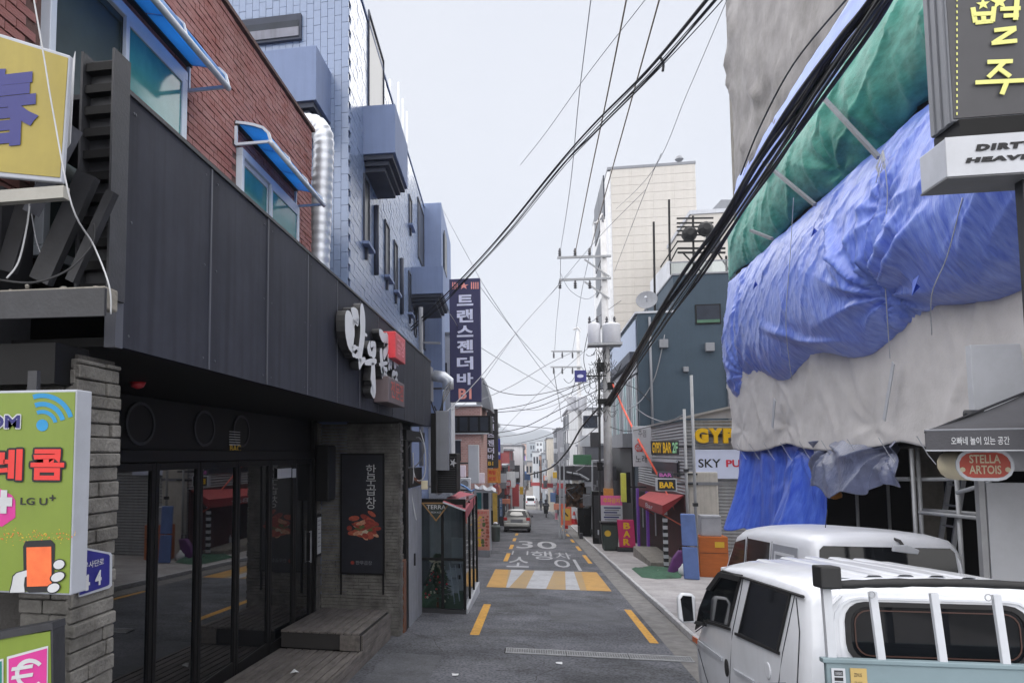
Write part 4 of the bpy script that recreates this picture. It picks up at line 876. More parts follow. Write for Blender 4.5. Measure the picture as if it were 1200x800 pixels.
# vertical navy banner
BY = 29.0; M_navyb = mat('navy_banner', C(48, 48, 86), .7, var=.06, scale=1.5); M_lav = mat('pale_lavender_letter', C(205, 208, 232), .6); M_salmon = mat('salmon_letter', C(226, 150, 142), .6)
bn = thing('vertical_banner_sign', 'tall navy vertical banner with white lettering and salmon B1', 'sign', AY(545, 472, BY)); a, c = AY(527.5, 471, BY), AY(562.5, 325.5, BY)
part('case', bn, M_navyb, (a.x, c.x, BY, BY + .3, a.z, c.z), bevel=.02)
for (ch, y0, y1) in (('트', 345, 358.5), ('랜', 362, 378), ('스', 381, 395), ('젠', 398, 413.5), ('더', 417.5, 433), ('바', 436.5, 451)): txt(ch, 535.5, y0, 554.5, y1, BY - .004, M_lav, bn, bold=.035, depth=.01)
txt('B1', 537.5, 455, 552.5, 467.5, BY - .004, M_salmon, bn, bold=.03, depth=.01)
for x in (530, 532.5, 535, 552, 554.5, 557, 559.5): p, q = AY(x, 338.5, BY - .01), AY(x + 1.2, 330.5, BY - .01); part('salmon_stripe', bn, M_salmon, (p.x, q.x, BY - .012, BY - .002, p.z, q.z))
txt('★', 538, 330, 549, 339, BY - .004, M_salmon, bn, depth=.01)
for z in (a.z + .5, c.z - .6): part('wall_bracket', bn, M_blacksteel, (-4.6, a.x - .01, BY + .1, BY + .16, z, z + .07))
# slim grey mast, vent pipe and small box next to it
ms = thing('grey_mast', 'slim grey mast with a short arm beside the tiled building', 'pole', AY(494, 440, 24)); a, c = AY(493.5, 445, 24), AY(493.5, 360, 24); b = MB(); b.tube([(a.x, 24, 2.2), (a.x, 24, c.z)], .07, 10); b.build('shaft', M_grey, ms, smooth=True)
b = MB(); b.bar(AY(490, 401, 24), AY(516, 402, 24), .07); b.build('arm', M_grey, ms)
vp = thing('vent_pipe', 'short silver vent pipe bending out below the navy banner', 'pipe', AY(520, 445, 26)); b = MB(); b.tube([AY(508, 440, 26), AY(520, 442, 26), AY(525, 446, 26), AY(525, 456, 26)], .2, 12); b.build('pipe', M_metalpipe, vp, smooth=True); part('wall_plate', vp, M_grey, (AY(506, 440, 26).x - .1, AY(506, 440, 26).x, 25.6, 26.4, AY(506, 470, 26).z, AY(506, 430, 26).z))
gw = thing('pale_back_house', 'narrow pale house wall seen between the tiled building and the banner', 'building', AY(520, 480, 30.5)); a, c = AY(500, 480, 31), AY(528, 392, 31); part('wall', gw, M_lgrey, (a.x - 2, c.x, 31, 32.5, -1.6, c.z)); part('window', gw, M_slit, (c.x - .55, c.x - .15, 30.97, 31, a.z + 1, a.z + 1.9)); part('coping', gw, M_grey, (a.x - 2, c.x + .05, 30.95, 32.5, c.z + .003, c.z + .1))
# red brick house with a dark window band
RB = 36.0; rb = thing('red_brick_house', 'low red brick house with a dark window band below the navy banner', 'building', AY(550, 600, RB)); a, c = AY(517, 470, RB), AY(563, 476, RB)
part('wall', rb, M_fbrick, (a.x - 2, c.x, RB, 43, -2.4, c.z)); z0, z1 = AY(550, 507, RB).z, AY(550, 487, RB).z
wn = part('window_band', rb, M_black, (AY(525.5, 500, RB).x, AY(575, 500, RB).x, RB - .12, RB + 2, z0, z1)); 
for k in range(4): x0 = AY(527 + k * 12, 500, RB).x; part('pane', wn, M_slit, (x0, x0 + .36, RB - .135, RB - .121, z0 + .08, z1 - .08))
part('eave', rb, M_offwhite, (a.x - 2, c.x + .05, RB - .1, 43, c.z + .003, c.z + .08)); part('sill_band', rb, M_lgrey, (AY(525, 508, RB).x, AY(573, 508, RB).x, RB - .14, RB + .3, z0 - .06, z0 - .003))
for k, (x0, x1, y0, y1) in enumerate(((528, 540, 516, 540),)): p, q = AY(x0, y1, RB), AY(x1, y0, RB); wq = part('window', rb, M_slit, (p.x, q.x, RB - .03, RB - .002, p.z, q.z)); part('window_frame', wq, M_offwhite, (p.x - .05, q.x + .05, RB - .05, RB - .032, q.z, q.z + .05))
b = MB(); b.prism([AY(558, 473, 37), AY(576, 481, 37), AY(572, 460, 37), AY(566, 442, 37), AY(560, 446, 37)], (0, 3, 0)); b.build('gable', M_grey, rb)
def sign_on(name, label, px0, py0, px1, py1, Y, m_, body=None, tm=None, dep=.18, vertical=False, bold=.03, mount=None, group=None, extra=None):
    """box sign facing the camera, its lettering, and an arm back to the wall"""
    a, c = AY(px0, py1, Y), AY(px1, py0, Y); s = thing(name, label, 'sign', ((a.x + c.x) / 2, Y, a.z), group)
    part('case', s, m_, (a.x, c.x, Y, Y + dep, a.z, c.z), bevel=.012)
    if body:
        if vertical:
            hh = (py1 - py0) / len(body)
            for k, ch in enumerate(body): txt(ch, px0 + (px1 - px0) * .22, py0 + hh * (k + .12), px1 - (px1 - px0) * .22, py0 + hh * (k + .88), Y - .004, tm, s, bold=bold, depth=.006)
        else: txt(body, px0 + (px1 - px0) * .1, py0 + (py1 - py0) * .22, px1 - (px1 - px0) * .1, py1 - (py1 - py0) * .22, Y - .004, tm, s, bold=bold, depth=.006)
    if mount is not None:
        x = a.x if mount < a.x else c.x; z = (a.z + c.z) / 2; part('wall_arm', s, M_blacksteel, (min(x, mount), max(x, mount), Y + dep * .3, Y + dep * .3 + .06, z, z + .06))
    return s
M_blackcase = mat('black_sign_case', C(30, 31, 38), .45); M_orangecase = mat('orange_sign_case', C(196, 132, 56), .5, var=.15, scale=8); M_bluecase = mat('blue_sign_case', C(52, 62, 150), .5)
sign_on('projecting_sign', 'slim white unlit box sign hanging below the dark window band', 549, 521, 560.5, 566, 30.5, M_offwhite, dep=.5, mount=-3.4)
sign_on('projecting_sign', 'small pale pink square sign left of the slim white box sign', 537, 545, 545.5, 559, 28.5, mat('pale_pink_sign', C(222, 208, 220), .5), dep=.15, mount=-3)
sign_on('projecting_sign', 'pale pink slanted shop sign right of the slim white box sign', 559, 554, 567.5, 566, 33.5, mat('pale_pink_sign', C(222, 208, 220), .5), dep=.3, mount=-3)
sign_on('projecting_sign', 'black vertical bar sign with white lettering over the orange sign', 568.5, 479, 583, 548, 41, M_blackcase, None, dep=.4, mount=-3.2)
s = bpy.data.objects['projecting_sign.003']
for (ch, y0, y1) in (('스', 507, 512), ('젠', 515, 522.5), ('더', 524, 531), ('바', 532, 538.5)): txt(ch, 571.5, y0, 579, y1, 40.995, M_lav, s, bold=.03, depth=.01)
for (ch, y0, y1) in (('트', 488, 494), ('랜', 496.5, 504)): txt(ch, 571.5, y0, 579, y1, 40.995, M_lav, s, bold=.03, depth=.01)
txt('B1', 572, 540.5, 578, 545, 40.995, M_goldink, s, bold=.03, depth=.01)
sign_on('projecting_sign', 'orange square sign directly under the black vertical bar sign', 570.5, 549, 583, 565.5, 41.02, M_orangecase, None, dep=.4, mount=-3.2); s = bpy.data.objects['projecting_sign.004']
txt('족발', 572.5, 551, 581, 556, 41.015, M_redprint, s, bold=.02, depth=.008); txt('보쌈', 572.5, 558, 581, 563, 41.015, M_redprint, s, bold=.02, depth=.008)
sign_on('projecting_sign', 'narrow blue sign behind the black vertical bar sign', 583, 514, 586, 538, 44, M_bluecase, 'ㄴ', M_lav, dep=.4, mount=-3.2)
sign_on('projecting_sign', 'narrow orange sign below the narrow blue sign', 583.2, 539, 586.2, 566, 44, M_orangecase, dep=.4, mount=-3.2)
# standing menu panel, yellow strip, bins at the kerb
sp = thing('standing_menu_panel', 'standing salmon menu panel with food pictures on the left of the road', 'sign', AG(563, 652)); SY = AG(563, 652).y
a, c = AY(555.2, 644, SY), AY(573.2, 597, SY); part('board', sp, mat('salmon_menu_board', C(186, 130, 116), .6, var=.12, scale=3), (a.x, c.x, SY, SY + .1, a.z, c.z), bevel=.01); part('foot', sp, M_grey, (a.x - .02, c.x + .02, SY - .06, SY + .3, rz(SY), a.z - .003), bevel=.01)
txt('생고기', 558, 599, 570, 602, SY - .003, M_redprint, sp, bold=.02)
for k in range(40):
    px, py = 557.5 + (k % 4) * 4.4 + random.uniform(-1, 1), 605 + (k // 4) * 3.8 + random.uniform(-1, 1)
    if py < 641: q = AY(px, py, SY - .003); r = random.uniform(.04, .1); q.y -= k * .0004; b = MB(); b.add([(q.x + r * .8 * math.cos(t), q.y, q.z + r * .7 * math.sin(t)) for t in np.linspace(0, 6.28, 11)[:-1]], [tuple(range(10))]); b.build('food_print', (fm + [M_goldink, M_ink])[(k * 5 + k // 4) % 7], sp)
def planted(name, label, cat, px, py_base, Y=None, dz=0.0): p = AG(px, py_base, dz); return thing(name, label, cat, p), p
t, p = planted('street_bin', 'grey-green round bin beside the salmon menu panel', 'bin', 581, 634); b = MB(); b.lathe(p, [(.19, 0), (.23, .1), (.25, .75), (.27, .78), (.24, .84), (.05, .9)], 14); b.build('body', mat('grey_green_plastic', C(84, 94, 92), .6), t, smooth=math.radians(40)); b = MB(); b.lathe(p + Vector((0, 0, .92)), [(.1, 0), (.14, .05), (.05, .12)], 8); b.build('white_bag', M_litter, t)
t, p = planted('black_notice_stand', 'narrow black stand between the menu panel and the grey-green bin', 'stand', 576, 631); part('post', t, M_black, (p.x - .12, p.x + .1, p.y, p.y + .08, p.z, p.z + 1.6), bevel=.01); part('foot', t, M_black, (p.x - .18, p.x + .16, p.y - .1, p.y + .2, p.z, p.z + .05))
t, p = planted('yellow_strip_banner', 'thin yellow upright strip banner on the left pavement', 'banner', 580, 631); a, c = AY(577.5, 612, p.y + 1), AY(582.5, 575, p.y + 1); part('cloth', t, mat('yellow_cloth', C(206, 172, 84), .8, var=.2), (a.x, c.x, p.y + 1, p.y + 1.03, a.z, c.z)); part('mast', t, M_grey, (a.x - .04, a.x - .003, p.y + .98, p.y + 1.05, rz(p.y + 1), c.z + .1))

# clutter on the brick house front: glass door, tin roofs, condenser units
gd = thing('glass_shop_door', 'narrow glass shop door behind the salmon menu panel', 'door', AY(565, 605, 35.8)); a, c = AY(556, 640, 35.8), AY(575, 574, 35.8)
part('frame', gd, M_lgrey, (a.x, c.x, 35.8, 35.9, a.z - .5, c.z)); part('pane', gd, M_tealglass, (a.x + .12, (a.x + c.x) / 2 - .04, 35.77, 35.799, a.z - .4, c.z - .12)); part('pane', gd, M_slit, ((a.x + c.x) / 2 + .04, c.x - .1, 35.77, 35.799, a.z - .4, c.z - .12))
tr_ = thing('tin_canopy', 'bent pale tin canopy sheet over the glass shop door', 'canopy', AY(570, 572, 34.5)); b = MB(); b.grid([[AY(556 + 5 * i, 567 + 3 * (i % 2) + 1.5 * j + .6 * i, 35.6 - .4 * j) for i in range(6)] for j in range(4)]); o = b.build('sheet', M_lgrey, tr_); o.modifiers.new('s', 'SOLIDIFY').thickness = .02
b = MB(); b.bar(AY(556, 573, 34.4), AY(583, 577, 34.4), .06); b.build('edge_rail', M_grey, tr_)
for k, (x0, x1, y0, y1, Y, lab) in enumerate(((538, 551, 560, 573, 27.5, 'white condenser unit above the red awning, nearer of two'), (544, 553, 574, 584, 31, 'white condenser unit beyond the red awning, farther of two'))):
    a, c = AY(x0, y1, Y), AY(x1, y0, Y); cu = thing('condenser_unit', lab, 'air conditioner', a, 'condenser units'); part('case', cu, M_offwhite, (a.x, c.x, Y, Y + .35, a.z, c.z), bevel=.02); b = MB(); b.lathe(((a.x + c.x) / 2, Y - .002, (a.z + c.z) / 2), [(.14, 0), (.14, .01)], 16, (0, -1, 0)); b.build('fan_grille', M_grey, cu); part('shelf', cu, M_blacksteel, (-3.4, c.x, Y + .05, Y + .3, a.z - .06, a.z - .003))
cable('dangling_cable', [AY(536, 566, 24), AY(545, 570, 24), AY(552, 575, 24), AY(556, 573, 24)], .03, mat('blue_hose', C(96, 136, 190), .5), 'pale blue hose looping over the red awning', 'cords over the shutter door')
for k in range(3): cable('dangling_cable', [AY(505 + 4 * k, 470 + 6 * k, 20), AY(512 + 3 * k, 486, 20.5), AY(520, 470 - 5 * k, 21), AY(528, 455 - 4 * k, 26)], .02, M_wire_k, f'{("lowest", "middle", "upper")[k]} dark cable tangle behind the grey sign panel', 'cable tangle under the banner')

# ================================================================== right side: building wrapped in tarpaulins
M_bluetarp = mat('blue_tarpaulin', C(82, 106, 204), .28, col2=C(136, 158, 232), scale=5.5, bump=.5, bscale=11, spec=.5, dirt=.1, stretch=(1, 2.6, .55))
M_bluedeep = mat('blue_tarpaulin_deep', C(40, 72, 186), .38, col2=C(86, 118, 214), scale=4, stretch=(1, 2.6, .6), bump=.4, bscale=14, spec=.5, dirt=.15)
M_paleblue = mat('pale_blue_tarpaulin', C(150, 170, 236), .5, var=.08, bump=.3, bscale=14)
M_net = mat('green_safety_net', C(36, 116, 100), .42, col2=C(82, 168, 152), scale=4, stretch=(1, .8, 2.4), bump=.5, bscale=120, spec=.5)
M_canvas = mat('beige_dust_sheet', C(196, 193, 193), .9, col2=C(208, 205, 205), scale=2.2, bump=.25, bscale=24, dirt=.1)
M_upcanvas = mat('toned_down_dust_sheet', C(128, 125, 125), .9, col2=C(158, 155, 155), scale=1.5, bump=.35, bscale=24, dirt=.3)  # beige sheet coloured darker to offset the stronger light on the upper storeys
M_greytarp = mat('dark_grey_blue_plastic', C(96, 102, 128), .3, var=.3, scale=3, bump=.5, bscale=20, spec=.6)
WX, WY0, WY1 = 5.05, 7.6, 20.5
wr = thing('wrapped_building', 'tall building under construction wrapped in sheets with an open ground floor', 'building', (8, 15, rz(15)))
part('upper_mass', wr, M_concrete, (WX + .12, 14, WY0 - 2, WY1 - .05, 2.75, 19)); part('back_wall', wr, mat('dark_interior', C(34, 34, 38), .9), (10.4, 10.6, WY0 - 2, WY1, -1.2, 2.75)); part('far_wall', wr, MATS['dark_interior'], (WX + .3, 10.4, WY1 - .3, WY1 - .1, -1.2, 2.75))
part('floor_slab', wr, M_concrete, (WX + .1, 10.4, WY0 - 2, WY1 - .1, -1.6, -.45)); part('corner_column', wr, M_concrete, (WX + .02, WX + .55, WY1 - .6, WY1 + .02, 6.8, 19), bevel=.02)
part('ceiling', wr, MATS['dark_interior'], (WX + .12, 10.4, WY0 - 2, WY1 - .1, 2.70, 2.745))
for y in (12.2, 16.5): part('column', wr, M_concrete, (7.2, 7.6, y, y + .4, -.45, 2.7))
part('red_panel', wr, mat('dark_red_panel', C(84, 30, 34), .8), (9.2, 9.3, 9.2, 11, -.4, 2.4))
for k in range(7): part('plank_pile', wr, M_wood, (8.0, 8.3, 12.8 + k * .02, 16 - k * .1, -.44 + k * .07, -.385 + k * .07))
def tarp(name, label, y0, y1, z0, z1, bulge, m_, ties=(), amp=.05, nu=150, nv=70, seed=1., zb=None, zt=None, folds=(), X=WX, yfun=None, cat='tarpaulin', group='tarpaulins on the wrapped building', crease=()):
    """sheet hung on the facade: rests on X, bulges towards the street, pulled in at its ties"""
    P = np.zeros((nv + 1, nu + 1, 3))
    for j in range(nv + 1):
        v = j / nv
        for i in range(nu + 1):
            u = i / nu; y = y0 + (y1 - y0) * u
            lo = z0 + (zb(u) if zb else 0); hi = z1 + (zt(u) if zt else 0); z = lo + (hi - lo) * v
            o = bulge(u, v); o += amp * fbm(y, z, .55, 3, seed)
            if crease:                                # long taut creases running slantwise, fading in and out
                for (ca, sa, k_, A_, sd_) in crease:
                    ph = (y * ca + z * sa) * k_ + 1.3 * fbm(y, z, .45, 2, seed + sd_); msk = max(0., fbm(y, z, .6, 2, seed + sd_ * 2.3) + .25)
                    o += A_ * (1 - abs(math.sin(ph))) ** 5 * min(1., msk * 2)
            o += .012 * fbm(y, z, 4.5, 3, seed + 2)
            for (ty, tz, s, k_, ph) in ties:
                dy, dzv = y - ty, z - tz; r = math.hypot(dy, dzv); th = math.atan2(dzv, dy)
                o += s * math.exp(-r / 1.1) * (.55 * (1 - 2 * abs(math.sin(k_ * th / 2 + ph))) * min(1, r / .25)) - s * 1.5 * math.exp(-(r / .3) ** 2)
            for (fy, fz, gy, gz, s, wdt) in folds:              # sharp crease from one point to another
                d = Vector((gy - fy, gz - fz)); l = d.length; d /= l; q = Vector((y - fy, z - fz)); t = q.dot(d); n_ = abs(q.x * d.y - q.y * d.x)
                if -.1 < t < l + .1: o += s * math.exp(-(n_ / wdt) ** 2) * max(0, math.sin(math.pi * min(max(t / l, 0), 1)))
            P[j, i] = (X - o, y, z)
    b = MB(); b.grid(P); ob = b.build(name, m_, smooth=True, normals=False); md = ob.modifiers.new('thickness', 'SOLIDIFY'); md.thickness = .004
    return tag(ob, label, cat, group)
def wpt(px, py, X=WX): p = AX(px, py, X); return p.y, p.z
endr = lambda u, w_=.06: min(1, max(0, u / w_)) ** .5
def bl(u, v):   # fat cushion, heavier at the bottom, tucked in at both edges; u = 0 far end
    return (.3 + .5 * min(1, u * 1.6)) * endr(u) * (math.sin(math.pi * (v ** .72)) ** .7 if 0 < v < 1 else 0) + .05
Z_a, Z_b, Z_c, Z_d = 2.80, 4.15, 7.0, 8.35
T = [(*wpt(1090, 345), .15, 15, .3), (*wpt(1112, 240), .06, 11, 1.2), (*wpt(1013, 255), .03, 9, .4), (*wpt(883, 440), .09, 13, .2), (*wpt(905, 452), .05, 11, 1.)]
fo = [(*wpt(878, 300), *wpt(884, 445), -.16, .22), (*wpt(1020, 240), *wpt(1088, 345), .09, .09), (*wpt(930, 380), *wpt(1020, 410), .08, .10), (*wpt(893, 420), *wpt(886, 310), .05, .06), (*wpt(960, 400), *wpt(1050, 400), .06, .06), (*wpt(1195, 230), *wpt(1092, 345), .10, .08), (*wpt(1160, 225), *wpt(1092, 340), .09, .06), (*wpt(1040, 300), *wpt(1086, 350), .08, .07)]
tarp('blue_tarpaulin', 'big bulging blue tarpaulin across the middle of the wrapped building', WY1 + .55, WY0 - .3, Z_b, Z_c, bl, M_bluetarp, T, .03, 260, 120, 3., zb=lambda u: -.14 * math.sin(u * 23) - .16 * (1 if u < .1 else 0) * u / .1 + (.35 * max(0, (u - .72) / .28)), folds=fo, crease=((.62, .78, 3.4, .045, 1.), (.9, -.4, 2.6, .03, 4.), (.45, .9, 7.5, .018, 7.), (.8, .6, 11., .012, 9.)))
def bn_(u, v): return (.12 + .34 * min(1, u * 2)) * endr(u, .1) * math.sin(math.pi * min(1, max(0, v)) ** .85) ** .8 + .03
tarp('green_safety_net', 'dark green safety net sagging above the bulging blue tarpaulin', WY1 + .5, WY0 - .3, Z_c - .12, Z_d, bn_, M_net, [(*wpt(1050, 180), .1, 9, .3), (*wpt(1000, 200), .07, 9, 1.)], .03, 160, 60, 8., crease=((.5, .87, 4., .06, 2.), (.95, .3, 3., .05, 5.)), zb=lambda u: .22 * math.sin(u * 9 + 1) ** 2, zt=lambda u: .9 * u, cat='net')
tarp('pale_blue_tarpaulin', 'narrow pale blue tarpaulin strip above the green safety net', WY1 - .9, WY0 - .3, Z_d - .15, Z_d + .9, lambda u, v: .1 + .08 * math.sin(math.pi * v), M_paleblue, (), .04, 90, 26, 12., zb=lambda u: .8 * u, zt=lambda u: .75 * u)
tarp('beige_dust_sheet', 'beige dust sheet hanging on the upper storeys of the wrapped building', WY1 - .65, WY0 - .3, Z_d + .7, 18, lambda u, v: .06 + .06 * math.sin(9 * u + 3 * v), M_upcanvas, [(*wpt(905, 120), .08, 9, .3)], .04, 70, 70, 16., crease=((.9, .3, 1.6, .14, 1.), (.8, -.6, 2.1, .12, 3.), (.6, .8, 4., .05, 5.)))
tarp('beige_dust_sheet', 'lower beige dust sheet between the blue tarpaulin and the open ground floor', WY1 + .3, WY0 - .3, Z_a, Z_b + .35, lambda u, v: .1 + .12 * v, M_canvas, [(*wpt(925, 500), .045, 7, .3), (*wpt(1030, 500), .045, 7, 1.), (*wpt(875, 505), .04, 7, .3)], .03, 150, 44, 20., crease=((.8, .6, 2.2, .05, 1.), (.9, -.5, 1.7, .04, 3.)), zb=lambda u: -.16 * abs(math.sin(u * 8.5 + .6)) - .35 * max(0, (u - .55)))
def bh(u, v): return .12 + .05 * math.sin(u * 17 + 1.5 * v) + .03 * math.sin(u * 47 + 1 + v * 3) + .1 * max(0, math.sin(u * 9 + .5)) ** 6 + .3 * (1 - v) ** 2 * (1 + .6 * math.sin(u * 11))
tarp('hanging_blue_tarpaulin', 'deep blue tarpaulin curtain hanging down to the pavement at the far corner', WY1 + .2, wpt(962, 515)[0], AX(900, 622, WX).z, Z_a + .12, bh, M_bluedeep, [(*wpt(935, 520), .12, 11, .4)], .05, 100, 60, 24., zb=lambda u: .16 * math.sin(u * 7 + 2) - .25 * max(0, .25 - u) * 4 * .6 + .08 * math.sin(u * 31), X=WX + .16)
tarp('crumpled_plastic_sheet', 'crumpled dark grey-blue plastic sheet sagging over the open ground floor', wpt(960, 515)[0], wpt(1062, 530)[0], 1.9, Z_a + .02, lambda u, v: .1 + .22 * math.sin(math.pi * u) * (1 - v), M_greytarp, [(*wpt(975, 515), .16, 11, .3), (*wpt(1040, 520), .14, 11, 1.)], .12, 80, 40, 28., zb=lambda u: .5 * abs(u - .45) - .05 * math.sin(u * 20))
# grey skirt on the far end of the building, facing down the street
# small tears standing open in the blue sheet
for k, (px, py, lab) in enumerate(((958, 266, 'upper'), (888, 330, 'left'), (1078, 330, 'right'))):
    q = AX(px, py, WX - .72); b = MB(); b.add([q + Vector((-.02, .12, .04)), q + Vector((-.06, -.12, .05)), q + Vector((-.10, -.02, -.16)), q + Vector((0, 0, -.06))], [(0, 1, 2), (0, 2, 3)]); o = b.build('tarpaulin_flap', M_bluedeep); o.modifiers.new('s', 'SOLIDIFY').thickness = .004
    tag(o, f'small torn flap on the {lab} part of the bulging blue tarpaulin', 'flap', 'torn flaps')
for k, (p0_, p1_, w_, lab) in enumerate((((908, 468), (905, 500), .1, 'white torn strip on the lower beige sheet near its far end'), ((1047, 425), (1036, 492), .07, 'white batten standing against the lower beige sheet'))):
    b = MB(); b.bar(AX(*p0_, WX - .3), AX(*p1_, WX - .24), .015, w_, up=(0, 1, 0)); tag(b.build('white_strip', M_offwhite), lab, 'strip')
# ropes over the sheets
for k, (pts, lab) in enumerate(([((880, 270), (905, 280)), 'short grey batten across the green net near its far end'], [((965, 115), (1030, 185)), 'long grey batten leaning across the green net near the hanging sign'], [((895, 190), (955, 240)), 'grey batten leaning across the middle of the green net'])):
    b = MB(); b.bar(AX(*pts[0], WX - .58), AX(*pts[1], WX - .62), .05); tag(b.build('batten', M_grey), lab, 'batten', 'battens on the net')
q = AX(1035, 178, WX - .66)
tn = thing('loose_string_tassel', 'tangle of loose white strings hanging from the lower edge of the green net', 'string', q)
for k in range(9): b = MB(); b.tube([q + Vector((0, 0, .02)), q + Vector((-.04, random.uniform(-.15, .15), -.15)), q + Vector((-.03, random.uniform(-.2, .2), random.uniform(-.6, -.3)))], .006, 4); b.build('string', M_whitep, tn)
# scaffold pipes of the open ground floor
scf = thing('steel_scaffold', 'grey steel pipe scaffold frame standing in the open ground floor', 'scaffold', (5.4, 12, -.5))
def pipe(p, q, r=.03, par=scf, m_=None, nm='pipe'): b = MB(); b.tube([p, q], r, 8); return b.build(nm, m_ or M_metalpipe, par, smooth=True)
M_pipe = mat('scaffold_pipe', C(150, 152, 156), .5, metal=.3, var=.15)
for px, X, py in ((1068, 5.1, 525), (1075, 5.2, 525), (1003, 5.6, 560), (1121, 5.15, 555), (1040, 6.2, 562)):
    t_ = AX(px, py, X); pipe((X, t_.y, rz(t_.y) + .1), (X, t_.y, t_.z), .028, scf, M_pipe, 'upright')
for (x0, y0, x1, y1, X) in ((983, 562, 1122, 561, 5.3), (1078, 600, 1150, 607, 5.1), (1078, 597, 1148, 602, 5.3), (1122, 577, 1160, 566, 5.0)):
    pipe(AX(x0, y0, X), AX(x1, y1, X), .026, scf, M_pipe, 'ledger')
b = MB(); p, q = AX(983, 560, 5.3), AX(1066, 560, 5.3); b.bar(p, q, .25, .03); b.build('scaffold_board', M_offwhite, scf)
# white hoarding panels and post at the right edge
ho = thing('white_hoarding', 'tall white hoarding panel at the right edge behind the parasol', 'hoarding', (5.3, 9.0, rz(9))); a = AY(1137, 404, 8.95); z1 = a.z
part('panel', ho, M_offwhite, (a.x + .09, a.x + .5, 9.0, 9.1, rz(9) + .1, 2.3), bevel=.006); part('upper_panel', ho, M_offwhite, (a.x, a.x + 1.2, 8.95, 9.05, 2.42, z1), bevel=.006); part('edge_post', ho, M_pipe, (a.x + .01, a.x + .07, 8.98, 9.06, rz(9) + .1, 2.41), bevel=.006)
for z in (.35, 3.0): b = MB(); q = Vector((a.x + .02, 8.92, z)); b.tube([q + Vector((-.12, 0, 0)), q + Vector((.04, 0, 0))], .045, 10); b.build('clamp', M_blacksteel, ho, smooth=True)
# hanging sign boxes
DYY = 6.6
dh = thing('white_hanging_sign', 'white box sign with black slanted lettering hanging at the upper right', 'sign', AY(1150, 219, DYY)); a, c = AY(1110.5, 207, DYY), AY(1262, 150, DYY)
b = MB(); sd_ = .42; b.prism([(a.x, DYY, a.z), (c.x, DYY, a.z), (c.x, DYY, c.z), (a.x, DYY, c.z)], (0, .01, 0)); b.build('face', M_offwhite, dh)
b = MB(); b.box(a.x + .002, c.x - .002, DYY + .012, DYY + sd_, a.z + .002, c.z - .002); b.build('case', mat('sign_case_grey', C(176, 180, 190), .6), dh, bevel=.008)
b = MB(); b.box(a.x, c.x, DYY + .011, DYY + sd_ + .01, a.z - .012, a.z + .001); b.build('base_plate', mat('sign_underside', C(104, 106, 110), .6), dh)
txt('DIRTY', 1143, 164.5, 1216, 177.5, DYY - .003, M_ink, dh, bold=.085, shear=.15, depth=.004, space=1.25); txt('HEAVEN', 1131, 178.8, 1229, 191.5, DYY - .003, M_ink, dh, bold=.085, shear=.15, depth=.004, space=1.2)
bs_ = thing('dark_bar_sign', 'dark grey vertical sign with yellow brush letters and stars above the white box sign', 'sign', AY(1160, 148, DYY)); a2, c2 = AY(1118, 139, DYY + .05), AY(1262, -60, DYY + .05)
part('face', bs_, mat('charcoal_sign_face', C(66, 66, 70), .6, var=.08), (a2.x, c2.x, DYY + .05, DYY + .06, a2.z, c2.z)); xl = AY(1088, 100, DYY + .1).x
part('case', bs_, M_grey, (a2.x - .005, c2.x, DYY + .061, DYY + .40, a2.z - .02, c2.z), bevel=.01)
for k in range(3): part('side_rib', bs_, M_grey, (a2.x - .02, a2.x - .006, DYY + .09 + k * .11, DYY + .15 + k * .11, a2.z - .02, c2.z))
part('plinth', bs_, M_black, (a2.x + .02, c2.x, DYY + .02, DYY + .41, c.z + .003, a2.z - .022))
M_ylet = mat('pale_yellow_letter', C(214, 214, 128), .5)
def strokes(par, Y, lines, w_, m_):
    for kk, (x0, y0, x1, y1) in enumerate(lines): b = MB(); Yk = Y - .0012 * kk; p, q = AY(x0, y0, Yk), AY(x1, y1, Yk); b.bar(p, q, .008, w_, up=(0, 1, 0)) if False else b.bar(p, q, w_, .008, up=(0, 1, 0)); b.build('brush_stroke', m_, par, bevel=.003)
strokes(bs_, DYY + .045, [(1140, 9, 1143, 27), (1143, 27, 1164, 25), (1152, 15, 1153, 26), (1165, 8, 1163, 26), (1141, 17, 1163, 16), (1172, 11, 1196, 10), (1176, 19, 1194, 18), (1192, -2, 1190, 24),
    (1165, 36, 1191, 33), (1190, 34, 1165, 50), (1162, 51, 1192, 48), (1157, 73, 1187, 72), (1178, 72, 1158, 91), (1170, 80, 1184, 90), (1143, 97, 1208, 94), (1180, 96, 1174, 111)], .035, M_ylet)
for cx, cy, r in ((1152, 5, 6), (1171, 2, 8)):
    p = AY(cx, cy, DYY + .042); s_ = .0085; b = MB(); b.add([(p.x + (r if i % 2 == 0 else r * .42) * s_ * math.sin(i * math.pi / 5), p.y, p.z + (r if i % 2 == 0 else r * .42) * s_ * math.cos(i * math.pi / 5)) for i in range(10)], [tuple(range(10))]); b.build('star', M_ylet, bs_)
for k in range(20): q = AY(1121.5, 135 - k * 7, DYY + .045); b = MB(); b.bar(q, q + Vector((0, 0, .022)), .008, .006); b.build('edge_stitch', M_ylet, bs_)
pst = thing('dark_sign_post', 'dark steel post at the right edge carrying the hanging signs', 'post', (c.x, DYY + .2, rz(7) + .12)); xq = AY(1206, 400, DYY + .2).x
part('shaft', pst, M_blacksteel, (xq, xq + .09, DYY + .15, DYY + .25, rz(7) + .1, a.z - .013)); part('foot_plate', pst, M_blacksteel, (xq - .06, xq + .15, DYY + .08, DYY + .32, rz(7) + .1, rz(7) + .13))
